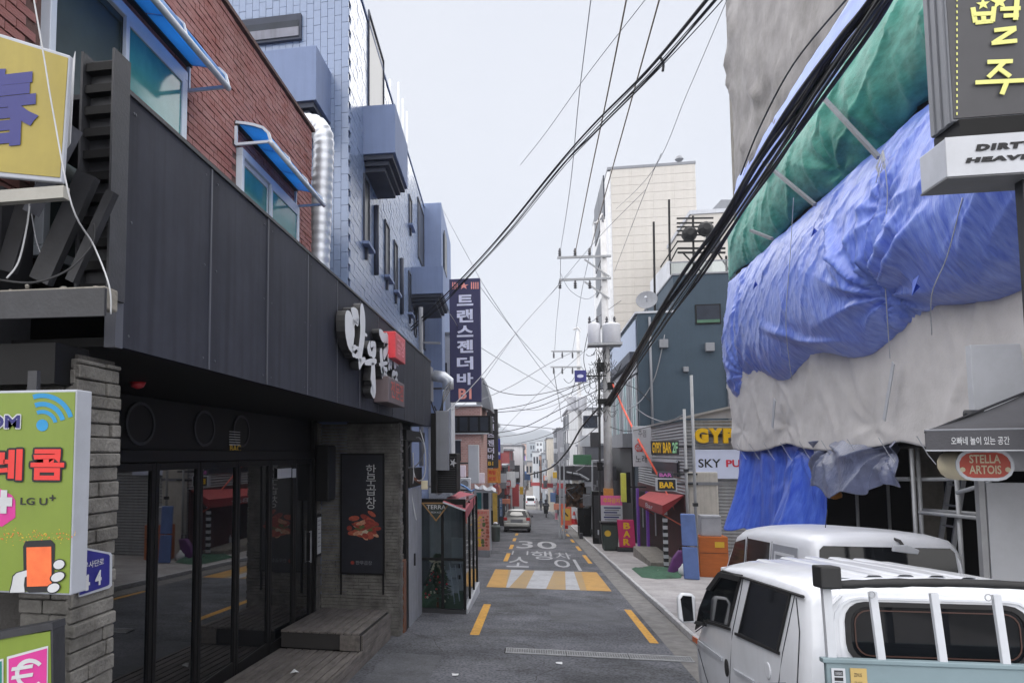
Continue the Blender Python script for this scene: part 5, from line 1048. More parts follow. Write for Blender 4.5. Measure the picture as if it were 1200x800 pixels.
# black parasol and round-ended beer sign
UY = 7.2; um = thing('black_parasol', 'black square parasol with small white lettering on its valance at the right edge', 'parasol', (4.77, 7.73, rz(7.7)))
M_umb = mat('black_parasol_cloth', C(66, 66, 71), .8, var=.1, scale=4, bump=.2, bscale=60)
C0 = AY(1084, 504, UY); zt_, zb_ = C0.z, AY(1084, 527, UY).z; wU = 2.3; ur = math.radians(26); UXD, UYD = Vector((math.cos(ur), -math.sin(ur), 0)), Vector((math.sin(ur), math.cos(ur), 0))
cr_ = [C0, C0 + UXD * wU, C0 + UXD * wU + UYD * wU, C0 + UYD * wU]; ce_ = C0 + (UXD + UYD) * wU / 2; cxu, cyu = ce_.x, ce_.y; ap = Vector((cxu, cyu, zt_ + .62))
for i in range(4):
    A, B = cr_[i], cr_[(i + 1) % 4]; b = MB(); G = []
    for j in range(9):
        t = j / 8; row = []
        for k in range(9): s = k / 8; p = A.lerp(B, s).lerp(ap, t); p.z -= .06 * math.sin(math.pi * t) * (1 - .3 * math.sin(math.pi * s)); row.append(p)
        G.append(row)
    b.grid(G); o = b.build('canopy_panel', M_umb, um, smooth=True, normals=False); o.modifiers.new('s', 'SOLIDIFY').thickness = .004
    b = MB(); b.grid([[A.lerp(B, s) + Vector((0, 0, -.002 - h)) for s in np.linspace(0, 1, 9)] for h in (0, (zt_ - zb_))]); o = b.build('valance', M_umb, um, normals=False); o.modifiers.new('s', 'SOLIDIFY').thickness = .004
    b = MB(); b.tube([A - Vector((0, 0, zt_ - zb_ + .004)), B - Vector((0, 0, zt_ - zb_ + .004))], .006, 6); b.build('hem', M_offwhite, um); b = MB(); b.tube([A, B], .008, 6); b.build('piping', M_grey, um)
    b = MB(); b.tube([A - Vector((0, 0, .02)), ap - Vector((0, 0, .06))], .012, 6); b.build('rib', M_blacksteel, um)
tp_ = C0 + UXD * .17 - UYD * .006; text('오빠네 놀이 있는 공간', tp_ - Vector((0, 0, (zt_ - zb_) * .75)), UXD * .37, (0, 0, (zt_ - zb_) * .4), M_whitep, um, bold=.01, depth=.003)
b = MB(); b.tube([(cxu, cyu, rz(7.7) + .12), (cxu, cyu, ap.z)], .03, 10); b.build('mast', M_blacksteel, um, smooth=True); b = MB(); b.lathe((cxu, cyu, rz(7.7) + .115), [(.3, 0), (.3, .06), (.06, .1), (.05, .3)], 16); b.build('base', M_blacksteel, um)
ST = 7.6; stl = thing('oval_beer_sign', 'red oval beer sign with silver frame under the parasol', 'sign', AY(1150, 562, ST))
def stad(x0, x1, y0, y1, Y, n=8):
    a, c = AY(x0, y1, Y), AY(x1, y0, Y); r = (c.z - a.z) / 2 * .95; zc = (a.z + c.z) / 2; P = []
    for t in np.linspace(-math.pi / 2, math.pi / 2, n): P.append(Vector((c.x - r + r * math.cos(t), Y, zc + (c.z - a.z) / 2 * math.sin(t))))
    for t in np.linspace(math.pi / 2, 3 * math.pi / 2, n): P.append(Vector((a.x + r + r * math.cos(t), Y, zc + (c.z - a.z) / 2 * math.sin(t))))
    return P
b = MB(); b.prism(stad(1121, 1188, 526, 563, ST), (0, .32, 0)); b.build('case', M_cream, stl, smooth=math.radians(30)); b = MB(); b.ring(stad(1121, 1188, 526, 563, ST - .012), stad(1125, 1184, 530, 559.5, ST - .012), (0, .01, 0)); b.build('silver_frame', M_metalpipe, stl)
b = MB(); b.prism(stad(1125, 1184, 530, 559.5, ST - .008), (0, .006, 0)); b.build('red_face', mat('beer_sign_red', C(178, 66, 48), .35, var=.1), stl)
txt('STELLA', 1136, 532.5, 1172, 542.5, ST - .012, M_cream, stl, bold=.02); txt('ARTOIS', 1136, 545, 1173, 555, ST - .012, M_cream, stl, bold=.02)
for cx in (1128, 1181):
    p = AY(cx, 550, ST - .011); b = MB(); b.lathe(p, [(.022, 0), (.022, .003)], 8, (0, -1, 0)); b.build('ornament', M_cream, stl)
p = AY(1155, 545, ST); b = MB(); b.bar((p.x, ST + .3, p.z), (4.6, 8.95, p.z), .04); b.build('arm', M_blacksteel, stl)

# ================================================================== corrugated bar house beyond, and the yard in front of it
M_corr = mat('corrugated_steel', C(150, 152, 156), .45, var=.1, scale=3, metal=.35, streak=.2); GYY = 27.0; GX = 4.9
gyp = thing('corrugated_bar_house', 'corrugated metal bar house with big yellow letters beside the hanging blue tarpaulin', 'building', (6, 28, rz(27)))
def corrug(o, d, out, ln, z0, z1, pitch=.11, amp_=.022, zfun=None):
    b = MB(); n_ = int((z1 - z0) / (pitch / 4)); rows = []
    for i in range(n_ + 1):
        z = z0 + (z1 - z0) * i / n_; e = amp_ * math.sin(2 * math.pi * z / pitch); rows.append([Vector(o) + Vector(d) * (ln * t) + Vector(out) * e + Vector((0, 0, z)) for t in (0, .5, 1)])
    b.grid(rows); return b
corrug((GX, GYY, 0), (1, 0, 0), (0, -1, 0), 5, -1.5, AY(800, 492, GYY).z).build('front_cladding', M_corr, gyp, smooth=True)
corrug((GX, GYY, 0), (0, 1, 0), (-1, 0, 0), 11.6, 1.0, AY(795, 492, GYY).z).build('street_cladding', M_corr, gyp, smooth=True)
part('core', gyp, M_blacksteel, (GX + .06, GX + 5, GYY + .06, GYY + 11.5, -1.9, AY(800, 493, GYY).z))
b = MB(); p0_, p1_ = AY(768, 492, GYY + .4), AY(870, 464, GYY); zr = AY(795, 490, GYY).z
b.grid([[(GX - .15, GYY - .2, zr + .02), (GX + 5, GYY - .2, zr + 1.2)], [(GX - .15, GYY + 9, zr + .02), (GX + 5, GYY + 9, zr + 1.2)]]); o = b.build('roof_sheet', mat('fibre_roof', C(150, 148, 146), .9, var=.1), gyp); o.modifiers.new('s', 'SOLIDIFY').thickness = .07
b = MB(); b.prism([(GX, GYY - .02, zr - .01), (GX + 5, GYY - .02, zr - .01), (GX + 5, GYY - .02, zr + 1.15)], (0, .05, 0)); b.build('gable_sheet', mat('grey_sheet', C(168, 168, 172), .8), gyp)
ge = thing('yellow_letter_sign', 'big yellow block letters fixed on the corrugated wall', 'sign', AY(835, 520, GYY)); M_ybig = mat('yellow_acrylic', C(222, 176, 22), .4, var=.06)
for ch, x0, x1 in (('G', 814, 829), ('Y', 830, 846), ('P', 847, 860), ('S', 861, 874), ('Y', 875, 889)): txt(ch, x0, 501.5, x1, 519, GYY - .16, M_ybig, ge, bold=.07, depth=.12)
part('rail', ge, M_blacksteel, (AY(812, 510, GYY).x, AY(890, 510, GYY).x, GYY - .05, GYY - .025, AY(830, 512, GYY).z, AY(830, 508, GYY).z))
sk = sign_on('sky_sign', 'white sign panel with black and red lettering below the big yellow letters', 813.5, 526.5, 890, 560.5, GYY - .15, mat('pale_lightbox', C(206, 214, 240), .4, var=.03), dep=.12)
txt('SKY', 818.5, 537.5, 844.5, 547.5, GYY - .153, M_ink, sk, bold=.015, depth=.003); txt('PUB', 851, 538.5, 876, 547, GYY - .153, mat('crimson_letter', C(200, 40, 66), .5), sk, bold=.03, depth=.003)
# signs on the street side
def sign_street(name, label, px0, px1, py0, py1, X, m_, body=None, tm=None, dep=.1, bold=.03, lines=None):
    """box sign on a street-facing wall (normal -X): px0 is the far end"""
    a, c = AX(px0, py1, X), AX(px1, py0, X); zl, zh = AX((px0 + px1) / 2, py1, X).z, AX((px0 + px1) / 2, py0, X).z; s = thing(name, label, 'sign', (X, (a.y + c.y) / 2, zl)); part('case', s, m_, (X, X + dep, c.y, a.y, zl, zh), bevel=.01)
    if body:
        h = zh - zl; l = a.y - c.y; text(body, (X - .003, a.y - l * .06, zl + h * .15), (0, -l * .88, 0), (0, 0, h * .7), tm, s, bold=bold, depth=.01)
    return s
sign_on('wall_sign', 'black sign with yellow bar lettering on the corrugated street side', 763.5, 516, 795.5, 532.5, 26.85, M_blackcase, None, M_ybig, dep=.12, mount=GX + .3)
s = bpy.data.objects['wall_sign']; txt('GYPSY', 764.5, 518, 775, 530.5, 26.845, M_ybig, s, bold=.03, depth=.006); txt('BAR', 777, 518, 786.5, 530.5, 26.845, M_ybig, s, bold=.03, depth=.006); txt('2F', 788, 518, 794, 530.5, 26.845, mat('pale_green_letter', C(150, 206, 160), .5), s, bold=.03, depth=.006)
wv = sign_on('white_vertical_sign', 'white vertical sign with red and black writing beside the concrete utility pole', 742.5, 499, 763, 546.5, 33.0, M_offwhite, dep=.2, mount=GX + .3)
txt('주점', 748, 503, 757, 512, 32.99, M_wire_g, wv, bold=.01); txt('일', 745, 520, 753, 529, 32.99, M_redprint, wv); txt('노래', 745, 533, 758, 542, 32.99, M_ink, wv); b = MB(); q = AY(749, 524, 32.985); rr = .17
b.ring([(q.x + rr * math.cos(t), q.y, q.z + rr * math.sin(t)) for t in np.linspace(0, 6.28, 21)[:-1]], [(q.x + rr * .86 * math.cos(t), q.y, q.z + rr * .86 * math.sin(t)) for t in np.linspace(0, 6.28, 21)[:-1]], (0, -.003, 0)); b.build('red_circle', M_redprint, wv)
sign_on('bar_lightbox', 'small black and white light box with yellow BAR above the red awning', 769.5, 560.5, 793, 575, 26.5, M_offwhite, dep=.25, mount=GX + .3); s = bpy.data.objects['bar_lightbox']
p, q = AY(771, 574, 26.496), AY(791.5, 561.5, 26.496); part('black_face', s, M_blackcase, (p.x, q.x, 26.488, 26.498, p.z, q.z)); txt('BAR', 773, 564.5, 790, 571.5, 26.485, M_ybig, s, bold=.04)
nb = sign_on('pink_letter_sign', 'row of small pink letters above the yellow BAR light box', 771, 552.5, 789, 560, 26.6, mat('dark_glass_sign', C(62, 62, 72), .4), 'BAR', mat('pink_neon', C(206, 110, 190), .5), dep=.1, mount=GX + .3)
sign_on('yellow_side_sign', 'narrow yellow vertical sign left of the red awning', 729, 554.5, 734.5, 588, 35.5, mat('yellow_green_case', C(206, 206, 84), .5), dep=.5, mount=GX + .2); p, q = AY(734.8, 589, 35.4), AY(738, 553, 35.4)
part('dark_side', bpy.data.objects['yellow_side_sign'], M_black, (p.x, q.x + .02, 35.42, 35.95, p.z, q.z))
fl = thing('lit_upper_window', 'grey shop window above the red awning on the corrugated house', 'window', (GX, 30, 2.6)); a, c = AX(764, 556, GX - .08), AX(793, 541, GX - .08)
part('pane', fl, M_slit, (GX - .08, GX - .05, c.y, a.y, AX(780, 556, GX).z, AX(780, 541, GX).z)); part('frame', fl, M_offwhite, (GX - .1, GX - .04, c.y, a.y, AX(780, 541, GX).z + .002, AX(780, 541, GX).z + .1))
# street front below: dark red wall, purple door posts, red awning
bf = thing('bar_street_front', 'dark red bar entrance with purple door posts under the red awning', 'shopfront', (GX - .1, 31, rz(31)))
part('wall', bf, mat('dark_red_wall', C(72, 30, 34), .7, var=.2, dirt=.3), (GX - .06, GX - .002, GYY, GYY + 11.6, -1.9, 1.25)); M_purple = mat('purple_paint', C(120, 70, 176), .5)
for px in (748.5, 759.5): q = AX(px, 640, GX - .12); part('door_post', bf, M_purple, (GX - .16, GX - .061, q.y - .14, q.y + .14, rz(q.y) + .1, .95))
for x0, x1 in ((750.5, 758), (761.5, 777)): a, c = AX(x0, 600, GX - .09), AX(x1, 600, GX - .09); dr_ = part('door', bf, M_black, (GX - .10, GX - .061, c.y + .1, a.y - .1, rz(a.y) + .1, .9)); part('handle', dr_, M_metalpipe, (GX - .14, GX - .1, (a.y + c.y) / 2 - .04, (a.y + c.y) / 2 + .04, -.7, .2))
part('step', bf, M_concrete, (GX - 1.0, GX - .07, 28.2, 33, rz(33) + .05, rz(28.2) + .27), bevel=.02)
cp = thing('checked_pole', 'black and white checked square pole at the corner of the red awning', 'pole', AG(781, 655, .115)); q = AY(781, 655, 27.4)
for k in range(16): zc = rz(27.4) + .12 + k * .12; part('check_block', cp, M_offwhite if k % 2 else M_ink, (q.x - .07, q.x + .07, 27.4, 27.54, zc, zc + .12))
ra = thing('red_bar_awning', 'faded red canvas awning over the purple door posts', 'awning', (GX, 30, 1)); W0, W1 = AX(765, 574, GX), AX(800, 576, GX)
A0, A1 = Vector((GX, 35.0, AX(760, 574, GX).z)), Vector((GX, 27.1, AX(797, 577, GX).z)); B0, B1 = AY(748.5, 583, 33.6), AY(776.5, 592, 27.2)
M_red2 = mat('faded_red_canvas', C(176, 72, 74), .8, var=.12, scale=4, dirt=.15)
b = MB(); b.grid([[A0.lerp(A1, t) for t in (0, .33, .66, 1)], [B0.lerp(B1, t) for t in (0, .33, .66, 1)]]); o = b.build('canvas', M_red2, ra); o.modifiers.new('s', 'SOLIDIFY').thickness = .02
b = MB(); b.grid([[B0.lerp(B1, t) for t in (0, .33, .66, 1)], [B0.lerp(B1, t) - Vector((0, 0, .32)) for t in (0, .33, .66, 1)]]); o = b.build('valance', mat('deep_red_canvas', C(136, 40, 46), .8), ra); o.modifiers.new('s', 'SOLIDIFY').thickness = .01
b = MB(); b.prism([A1, B1, B1 - Vector((0, 0, .32)), A1 - Vector((0, 0, .02))], (0, .02, 0)); b.build('end_panel', mat('deep_red_canvas', C(136, 40, 46), .8), ra)
text('Bar', (B0 + (B1 - B0) * .35) - Vector((.012, 0, .26)), (B1 - B0) * .3, (0, 0, .17), M_lgrey, ra, bold=.0, depth=.004)
for t in (0.02, .98): q = B0.lerp(B1, t); b = MB(); b.bar(q - Vector((0, 0, .3)), (GX - .03, q.y, q.z - .7), .04); b.build('stay', mat('orange_stay', C(176, 84, 66), .6), ra)
# roadside things in front of the bars
def stand(px, py, dz=.115): return AG(px, py, dz)
q = stand(734, 646); pk = thing('pink_bar_sign', 'pink standing sign with yellow vertical BAR letters on the pavement', 'sign', q); a, c = AY(724.5, 641, q.y), AY(743.5, 609, q.y); b = MB(); b.prism([(a.x + .06, q.y, a.z), (c.x + .03, q.y, a.z), (c.x - .03, q.y, c.z), (a.x - .02, q.y, c.z)], (0, .16, 0)); b.build('panel', mat('hot_pink_case', C(190, 38, 100), .5, var=.08), pk, bevel=.02); part('wheeled_foot', pk, M_blacksteel, (a.x - .05, c.x + .1, q.y - .15, q.y + .4, q.z, q.z + .16), bevel=.02)
for ch, y0 in (('B', 612), ('A', 621.5), ('R', 631)): txt(ch, 730.5, y0, 738.5, y0 + 7.5, q.y - .004, M_ybig, pk, bold=.04)
q = stand(716, 645); wb2 = thing('wheelie_bin', 'dark green wheeled bin standing in front of the utility pole', 'bin', q); b = MB(); b.prism([(q.x - .32, q.y, q.z + .02), (q.x + .3, q.y, q.z + .02), (q.x + .36, q.y, q.z + 1.15), (q.x - .38, q.y, q.z + 1.15)], (0, .6, 0)); b.build('body', mat('dark_green_bin', C(44, 56, 52), .5, var=.15), wb2, bevel=.04); part('lid', wb2, M_black, (q.x - .42, q.x + .4, q.y - .06, q.y + .64, q.z + 1.152, q.z + 1.24), bevel=.02)
b = MB(); b.lathe((q.x - .12, q.y - .006, q.z + .75), [(.14, 0), (.14, .004)], 12, (0, -1, 0)); b.build('round_sticker', M_goldink, wb2)
for dx in (-.28, .24): b = MB(); b.lathe((q.x + dx, q.y + .5, q.z + .09), [(.09, 0), (.09, .05)], 12, (1, 0, 0)); b.build('wheel', M_black, wb2)
q = stand(702, 637); bb = thing('black_street_cabinet', 'tall black cabinet left of the dark green bin', 'cabinet', q); part('body', bb, M_black, (q.x - .28, q.x + .25, q.y, q.y + .4, q.z, q.z + 2.6), bevel=.02); part('door_panel', bb, M_blacksteel, (q.x - .2, q.x + .17, q.y - .02, q.y - .002, q.z + .3, q.z + 2.4)); part('plaque', bb, M_lgrey, (q.x - .06, q.x + .03, q.y - .03, q.y - .021, q.z + .45, q.z + .7))
# suitcase, boards, chest, white bag, green mesh, table
q = stand(795, 673); su = thing('purple_suitcase', 'purple fabric bag case leaning beside the blue board', 'suitcase', q); b = MB(); k = .5
b.prism([q + Vector((-.3, 0, .02)), q + Vector((.18, 0, -.0)), q + Vector((.32, 0, .72)), q + Vector((.05, 0, .74)), q + Vector((-.14, 0, .48))], (0, .3, 0)); b.build('body', mat('purple_fabric', C(92, 44, 104), .7, var=.15, scale=6), su, bevel=.05, segs=3); b = MB(); b.tube([q + Vector((.08, .15, .74)), q + Vector((.1, .15, .86)), q + Vector((.24, .15, .86)), q + Vector((.26, .15, .72))], .016, 6); b.build('handle', M_black, su)
q = stand(812, 679); bd = thing('blue_padded_board', 'tall faded blue padded folding board leaning upright on the pavement', 'board', q); M_bpad = mat('faded_blue_vinyl', C(92, 116, 172), .55, var=.12, scale=3, dirt=.15); zt2 = AY(808, 601, q.y).z
for k in range(2):
    h = (zt2 - q.z) / 2; b = MB(); b.prism([q + Vector((-.24 - .02 * k, 0 + .03 * k, k * h + .015)), q + Vector((.2 - .03 * k, .03 * k, k * h)), q + Vector((.16 - .03 * k, .03 + .03 * k, (k + 1) * h - .03)), q + Vector((-.26 - .02 * k, .03 + .03 * k, (k + 1) * h - .02))], (0, .09, 0)); b.build('padded_section', M_bpad, bd, bevel=.03, segs=3)
q = stand(836, 676); oc = thing('orange_chest', 'orange wooden chest standing behind the blue board', 'cabinet', q); a, c = AY(820, 660, q.y), AY(853, 629, q.y); part('body', oc, mat('orange_wood', C(178, 96, 40), .6, var=.12, scale=3, stretch=(1, 1, 5)), (a.x, c.x, q.y, q.y + .7, q.z, c.z), bevel=.015); part('label_plate', oc, M_goldink, (a.x + .45, a.x + .72, q.y - .012, q.y - .002, c.z - .32, c.z - .15)); part('door_gap', oc, M_rust, (a.x + .02, c.x - .02, q.y - .006, q.y - .001, c.z - .5, c.z - .48))
gbx = thing('grey_box', 'plain grey box standing on top of the orange chest', 'box', (a.x + .5, q.y, c.z)); a3, c3 = AY(822, 627, q.y + .1), AY(845, 604, q.y + .1); part('carton', gbx, mat('grey_carton', C(158, 160, 168), .7), (a3.x, c3.x, q.y + .1, q.y + .6, c.z + .004, c3.z), bevel=.02); part('lid_seam', gbx, M_grey, (a3.x, c3.x, q.y + .09, q.y + .1, c3.z - .08, c3.z - .07))
q = stand(801, 674); wg = tag(MB().lathe(q, [(.1, 0), (.16, .06), (.15, .2), (.06, .3), (.03, .36)], 10).build('white_bag', M_litter, smooth=True), 'small white plastic bag on the ground by the suitcase', 'bag')
q = stand(781, 657); pw = thing('white_paper_bag', 'white paper bag beside the checked pole', 'bag', q); part('bag_body', pw, M_offwhite, (q.x - .02, q.x + .3, q.y, q.y + .2, q.z, q.z + .5), bevel=.02); part('bag_fold', pw, M_offwhite, (q.x, q.x + .28, q.y + .06, q.y + .14, q.z + .502, q.z + .58))
gm = MB(); pts = [(740, 666), (762, 663), (785, 667), (800, 671), (798, 677), (770, 678), (752, 676)]; cen = stand(772, 671, .12); ring_ = [stand(x, y, .122) for x, y in pts]
rows = [[cen.lerp(p, t) + Vector((0, 0, .05 * (1 - t) + .12 * random.random() * (t < 1))) for p in ring_ + ring_[:1]] for t in (0.05, .3, .6, .85, 1)]; gm.grid(rows); tag(gm.build('green_ground_mesh', mat('green_mesh_cloth', C(50, 88, 68), .9, var=.3, scale=8, bump=.6, dirt=.35), smooth=True), 'green mesh cloth lying crumpled on the pavement', 'mesh')
wc = thing('white_concrete_stub', 'rough pale concrete pillar beside the corrugated wall', 'pillar', AY(826, 620, 26.7)); a, c = AY(809, 640, 26.7), AY(841, 553, 26.7); part('shaft', wc, mat('pale_concrete', C(182, 178, 172), .95, var=.12, streak=.2, bump=.4), (a.x, c.x, 26.7, 26.95, rz(26) + .05, c.z), bevel=.03); part('band', wc, M_grey, (a.x - .02, c.x + .02, 26.67, 26.96, c.z - .42, c.z - .32))
q = stand(850, 668); tbq = thing('work_table', 'low work table covered with a crumpled blue sheet beside the orange chest', 'table', q); b = MB(); G = []
for j in range(9): G.append([(q.x - .5 + 1.3 * i / 12, q.y - .5 + .8 * j / 8, q.z + .62 + .12 * fbm(i * .5, j * .5, 1, 3, 3)) for i in range(13)])
b.grid(G); b.build('blue_sheet', M_bluedeep, tbq, smooth=True); part('top', tbq, M_grey, (q.x - .45, q.x + .75, q.y - .45, q.y + .25, q.z + .4, q.z + .52))
for dx in (-.4, .66):
    for dy in (-.4, .16): part('leg', tbq, M_blacksteel, (q.x + dx, q.x + dx + .05, q.y + dy, q.y + dy + .05, q.z, q.z + .398))
for k, (px, py, X) in enumerate(((807, 441, 4.8), (799, 480, 4.8))):
    t_ = AX(px, py, X); pp = thing('scaffold_pole', ('tall' if k == 0 else 'short') + ' thin grey scaffold pole standing before the corrugated wall', 'pole', (X, t_.y, rz(t_.y))); b = MB(); b.tube([(X, t_.y - .4, rz(t_.y) + .1), (X, t_.y - .4, t_.z)], .045, 8); b.build('tube', M_pipe, pp, smooth=True); part('clamp', pp, M_blacksteel, (X - .07, X + .07, t_.y - .47, t_.y - .33, 1.0 + k, 1.1 + k))
# navy rendered building with a tiled street front
NY = 39.0; nv = thing('navy_building', 'dark teal rendered building with a plain end wall above the corrugated roof', 'building', (7, 40, rz(40))); xL = AY(748, 420, NY).x; M_teal = mat('dark_teal_render', C(50, 66, 80), .85, var=.08, scale=1, streak=.08, dirt=.12)
zt1, zt2 = AY(790, 366, NY).z, AY(830, 321, NY).z; xm = AY(789, 340, NY).x
part('end_wall', nv, M_teal, (xL, 16, NY, NY + 18, -2, zt1)); part('upper_block', nv, M_teal, (xm, 16, NY + .004, NY + 12, zt1 + .004, zt2)); part('coping', nv, M_lgrey, (xL - .1, xm - .01, NY - .06, NY + 18, zt1 + .003, zt1 + .1)); part('upper_coping', nv, M_grey, (xm - .05, 16, NY - .05, NY + 12, zt2 + .003, zt2 + .08))
a, c = AY(815, 380, NY), AY(844, 356, NY); wn = part('window', nv, M_black, (a.x, c.x, NY - .06, NY - .004, a.z, c.z)); part('pane', wn, M_slit, (a.x + .06, c.x - .06, NY - .075, NY - .061, a.z + .06, c.z - .06)); part('shelf', wn, mat('green_sill', C(60, 96, 76), .7), (a.x + .06, c.x - .06, NY - .09, NY - .076, a.z + .06, a.z + .2))
NX = xL - .02; zs = lambda py, px: AX(px, py, NX).z
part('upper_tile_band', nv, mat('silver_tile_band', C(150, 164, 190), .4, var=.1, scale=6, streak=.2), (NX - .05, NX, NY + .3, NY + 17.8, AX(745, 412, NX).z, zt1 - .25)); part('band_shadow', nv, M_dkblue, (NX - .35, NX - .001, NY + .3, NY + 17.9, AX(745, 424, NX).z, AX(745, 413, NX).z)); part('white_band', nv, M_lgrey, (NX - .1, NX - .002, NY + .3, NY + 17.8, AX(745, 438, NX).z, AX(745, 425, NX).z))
z0, z1 = AX(745, 510, NX).z, AX(745, 440, NX).z
for k in range(9):
    y = NY + .5 + k * 1.95; wn = part('window', nv, M_offwhite, (NX - .06, NX - .003, y, y + 1.6, z0, z1)); part('pane', wn, M_tealglass if k % 2 == 0 else M_slit, (NX - .075, NX - .061, y + .25, y + 1.45, z0 + .1, z1 - .1)); part('mullion', wn, M_offwhite, (NX - .1, NX - .076, y + .8, y + .88, z0, z1))
part('lower_wall', nv, M_blacksteel, (NX - .12, NX - .003, NY + 2.5, NY + 18, -2.6, z0 - .3)); part('canopy', nv, M_grey, (NX - .7, NX - .13, NY + 1, NY + 8, AX(745, 524, NX).z, AX(745, 508, NX).z))
# satellite dish, roof terrace with black steel frame
sdh = thing('satellite_dish', 'grey satellite dish on the navy parapet', 'dish', AY(757, 364, NY + 1)); p = AY(758, 352, NY + .6); ax = Vector((-.25, -1, .45)).normalized(); b = MB(); b.lathe(p, [(.02, -.08), (.3, -.04), (.5, .05), (.52, .07), (.49, .06), (.28, -.02), (.02, -.055)], 20, ax); b.build('reflector', M_grey, sdh, smooth=True); part('mast', sdh, M_grey, (p.x - .04, p.x + .04, p.y + .03, p.y + .11, zt1 + .1, p.z)); b = MB(); b.bar(p + ax * .02, p + ax * .45 + Vector((0, 0, -.1)), .03); b.build('feed_arm', M_lgrey, sdh)
b = MB(); b.lathe(p + ax * .4 + Vector((0, 0, -.1)), [(.05, 0), (.06, .1)], 8, ax); b.build('feed_horn', M_lgrey, sdh)
tf = thing('roof_steel_frame', 'black steel frame with fans on the roof of the navy building', 'frame', (8, 38, zt2)); TYY = NY + 5
for (x0, y0, x1, y1) in ((784, 323, 784, 234), (766, 323, 766, 260), (812, 323, 812, 253), (851, 322, 851, 300)): p, q = AY(x0, y0, TYY), AY(x1, y1, TYY); b = MB(); b.tube([(p.x, TYY, zt1), q], .06, 6); b.build('post', M_black, tf)
for y in (256, 261.5, 266, 270.5, 275.5, 283): b = MB(); b.bar(AY(793, y, TYY), AY(836, y - .5, TYY), .08); b.build('rail', M_black, tf)
for y in (291, 296): b = MB(); b.bar(AY(794, y, TYY), AY(850, y, TYY), .1); b.build('beam', M_black, tf)
for (x0, y0, x1, y1) in ((794, 283, 774, 313), (800, 296, 825, 322), (841, 296, 858, 322), (794, 291, 783, 312)): b = MB(); b.bar(AY(x0, y0, TYY), AY(x1, y1, TYY), .07); b.build('brace', M_black, tf)
for px, py in ((808, 274), (827, 268)): p = AY(px, py, TYY - .3); b = MB(); b.lathe(p, [(.25, -.35), (.4, -.2), (.4, .1), (.2, .3)], 10, (0, -1, .2)); b.build('fan_unit', M_black, tf)
rt = thing('roof_terrace', 'white parapet with glass balustrade on the navy roof', 'terrace', (6.5, NY + 4, zt1)); a, c = AY(771, 345, NY + 3), AY(783, 309, NY + 3); 
b = MB(); b.prism([AY(762, 348, NY + 8), AY(782, 340, NY + 3), AY(782, 306, NY + 3), AY(762, 330, NY + 8)], (.15, 0, 0)); b.build('parapet', M_offwhite, rt); a, c = AY(785, 321, NY + 3), AY(858, 305, NY + 3); part('glass_panel', rt, M_clear, (a.x, c.x, NY + 3, NY + 3.02, a.z, c.z)); part('top_rail', rt, M_grey, (a.x, c.x, NY + 2.97, NY + 3.05, c.z + .002, c.z + .06))

# ------------------------------------------------------------------ building-site things under the wrapped building, ropes on the sheets
fl0 = -.45
def site(name, label, cat, px, X): p = AX(px, 600, X); return thing(name, label, cat, (X, p.y, fl0)), p.y
t, y = site('step_ladder', 'pale aluminium ladder leaning inside the open ground floor', 'ladder', 1092, 6.4)
for dy in (0, .42): b = MB(); b.bar((6.4, y + dy, fl0), (6.9, y + dy, fl0 + 2.7), .04, .07); b.build('rail', M_metalpipe, t)
for k in range(8): b = MB(); q = k / 8 + .06; b.bar((6.4 + .5 * q, y, fl0 + 2.7 * q), (6.4 + .5 * q, y + .42, fl0 + 2.7 * q), .03); b.build('rung', M_metalpipe, t)
for k, (px, X, lab) in enumerate(((985, 6.0, 'farthest stack of pale boards in the open ground floor'), (1030, 6.6, 'middle stack of pale boards in the open ground floor'), (1100, 5.9, 'nearest stack of pale boards in the open ground floor'))):
    t, y = site('board_stack', lab, 'boards', px, X)
    for j in range(7): part('board', t, M_wood if j % 3 else M_lgrey, (X - .3 + random.uniform(-.04, .04), X + .3, y - .9, y + .9, fl0 + j * .11, fl0 + j * .11 + .095), bevel=.006)
for k, (px, X, m_, lab) in enumerate(((1015, 5.7, M_cream, 'cream'), (1052, 5.6, M_orangecase, 'orange'), (1088, 5.5, M_lgrey, 'grey'))):
    t, y = site('plastic_bucket', f'{lab} plastic bucket on the site floor behind the van', 'bucket', px, X); b = MB(); b.lathe((X, y, fl0), [(.13, 0), (.17, .34), (.18, .36), (.16, .35)], 14); b.build('tub', m_, t, smooth=math.radians(40)); b = MB(); b.tube([(X, y - .17, fl0 + .33), (X, y, fl0 + .5), (X, y + .17, fl0 + .33)], .006, 5); b.build('handle', M_steel, t)
p = AX(978, 579, 6.0); tag(MB().lathe(p, [(.02, -.1), (.13, -.06), (.14, 0), (.1, .1), (.02, .14)], 12).build('orange_float', M_orangecase, smooth=True), 'round orange float hanging in the dark open ground floor', 'float')
b = MB(); b.tube([p + Vector((0, 0, .12)), (p.x, p.y, 2.7)], .006, 5); b.build('string', M_wire_g, bpy.data.objects['orange_float'])
for k, (pts, lab) in enumerate((([(1036, 185), (1040, 230), (1036, 300), (1043, 420)], 'thin pale rope running down the front of the bulging blue tarpaulin'), ([(930, 232), (926, 300), (921, 380), (928, 445)], 'thin pale rope over the far half of the bulging blue tarpaulin'), ([(1128, 232), (1110, 300), (1092, 345), (1092, 392)], 'thin pale rope drawn tight to the tie of the blue tarpaulin'))):
    cable('tarpaulin_rope', [AX(px, py, WX - (.84, .78, .72, .35)[i]) for i, (px, py) in enumerate(pts)], .006, M_lgrey, lab, 'ropes on the tarpaulin', 5)
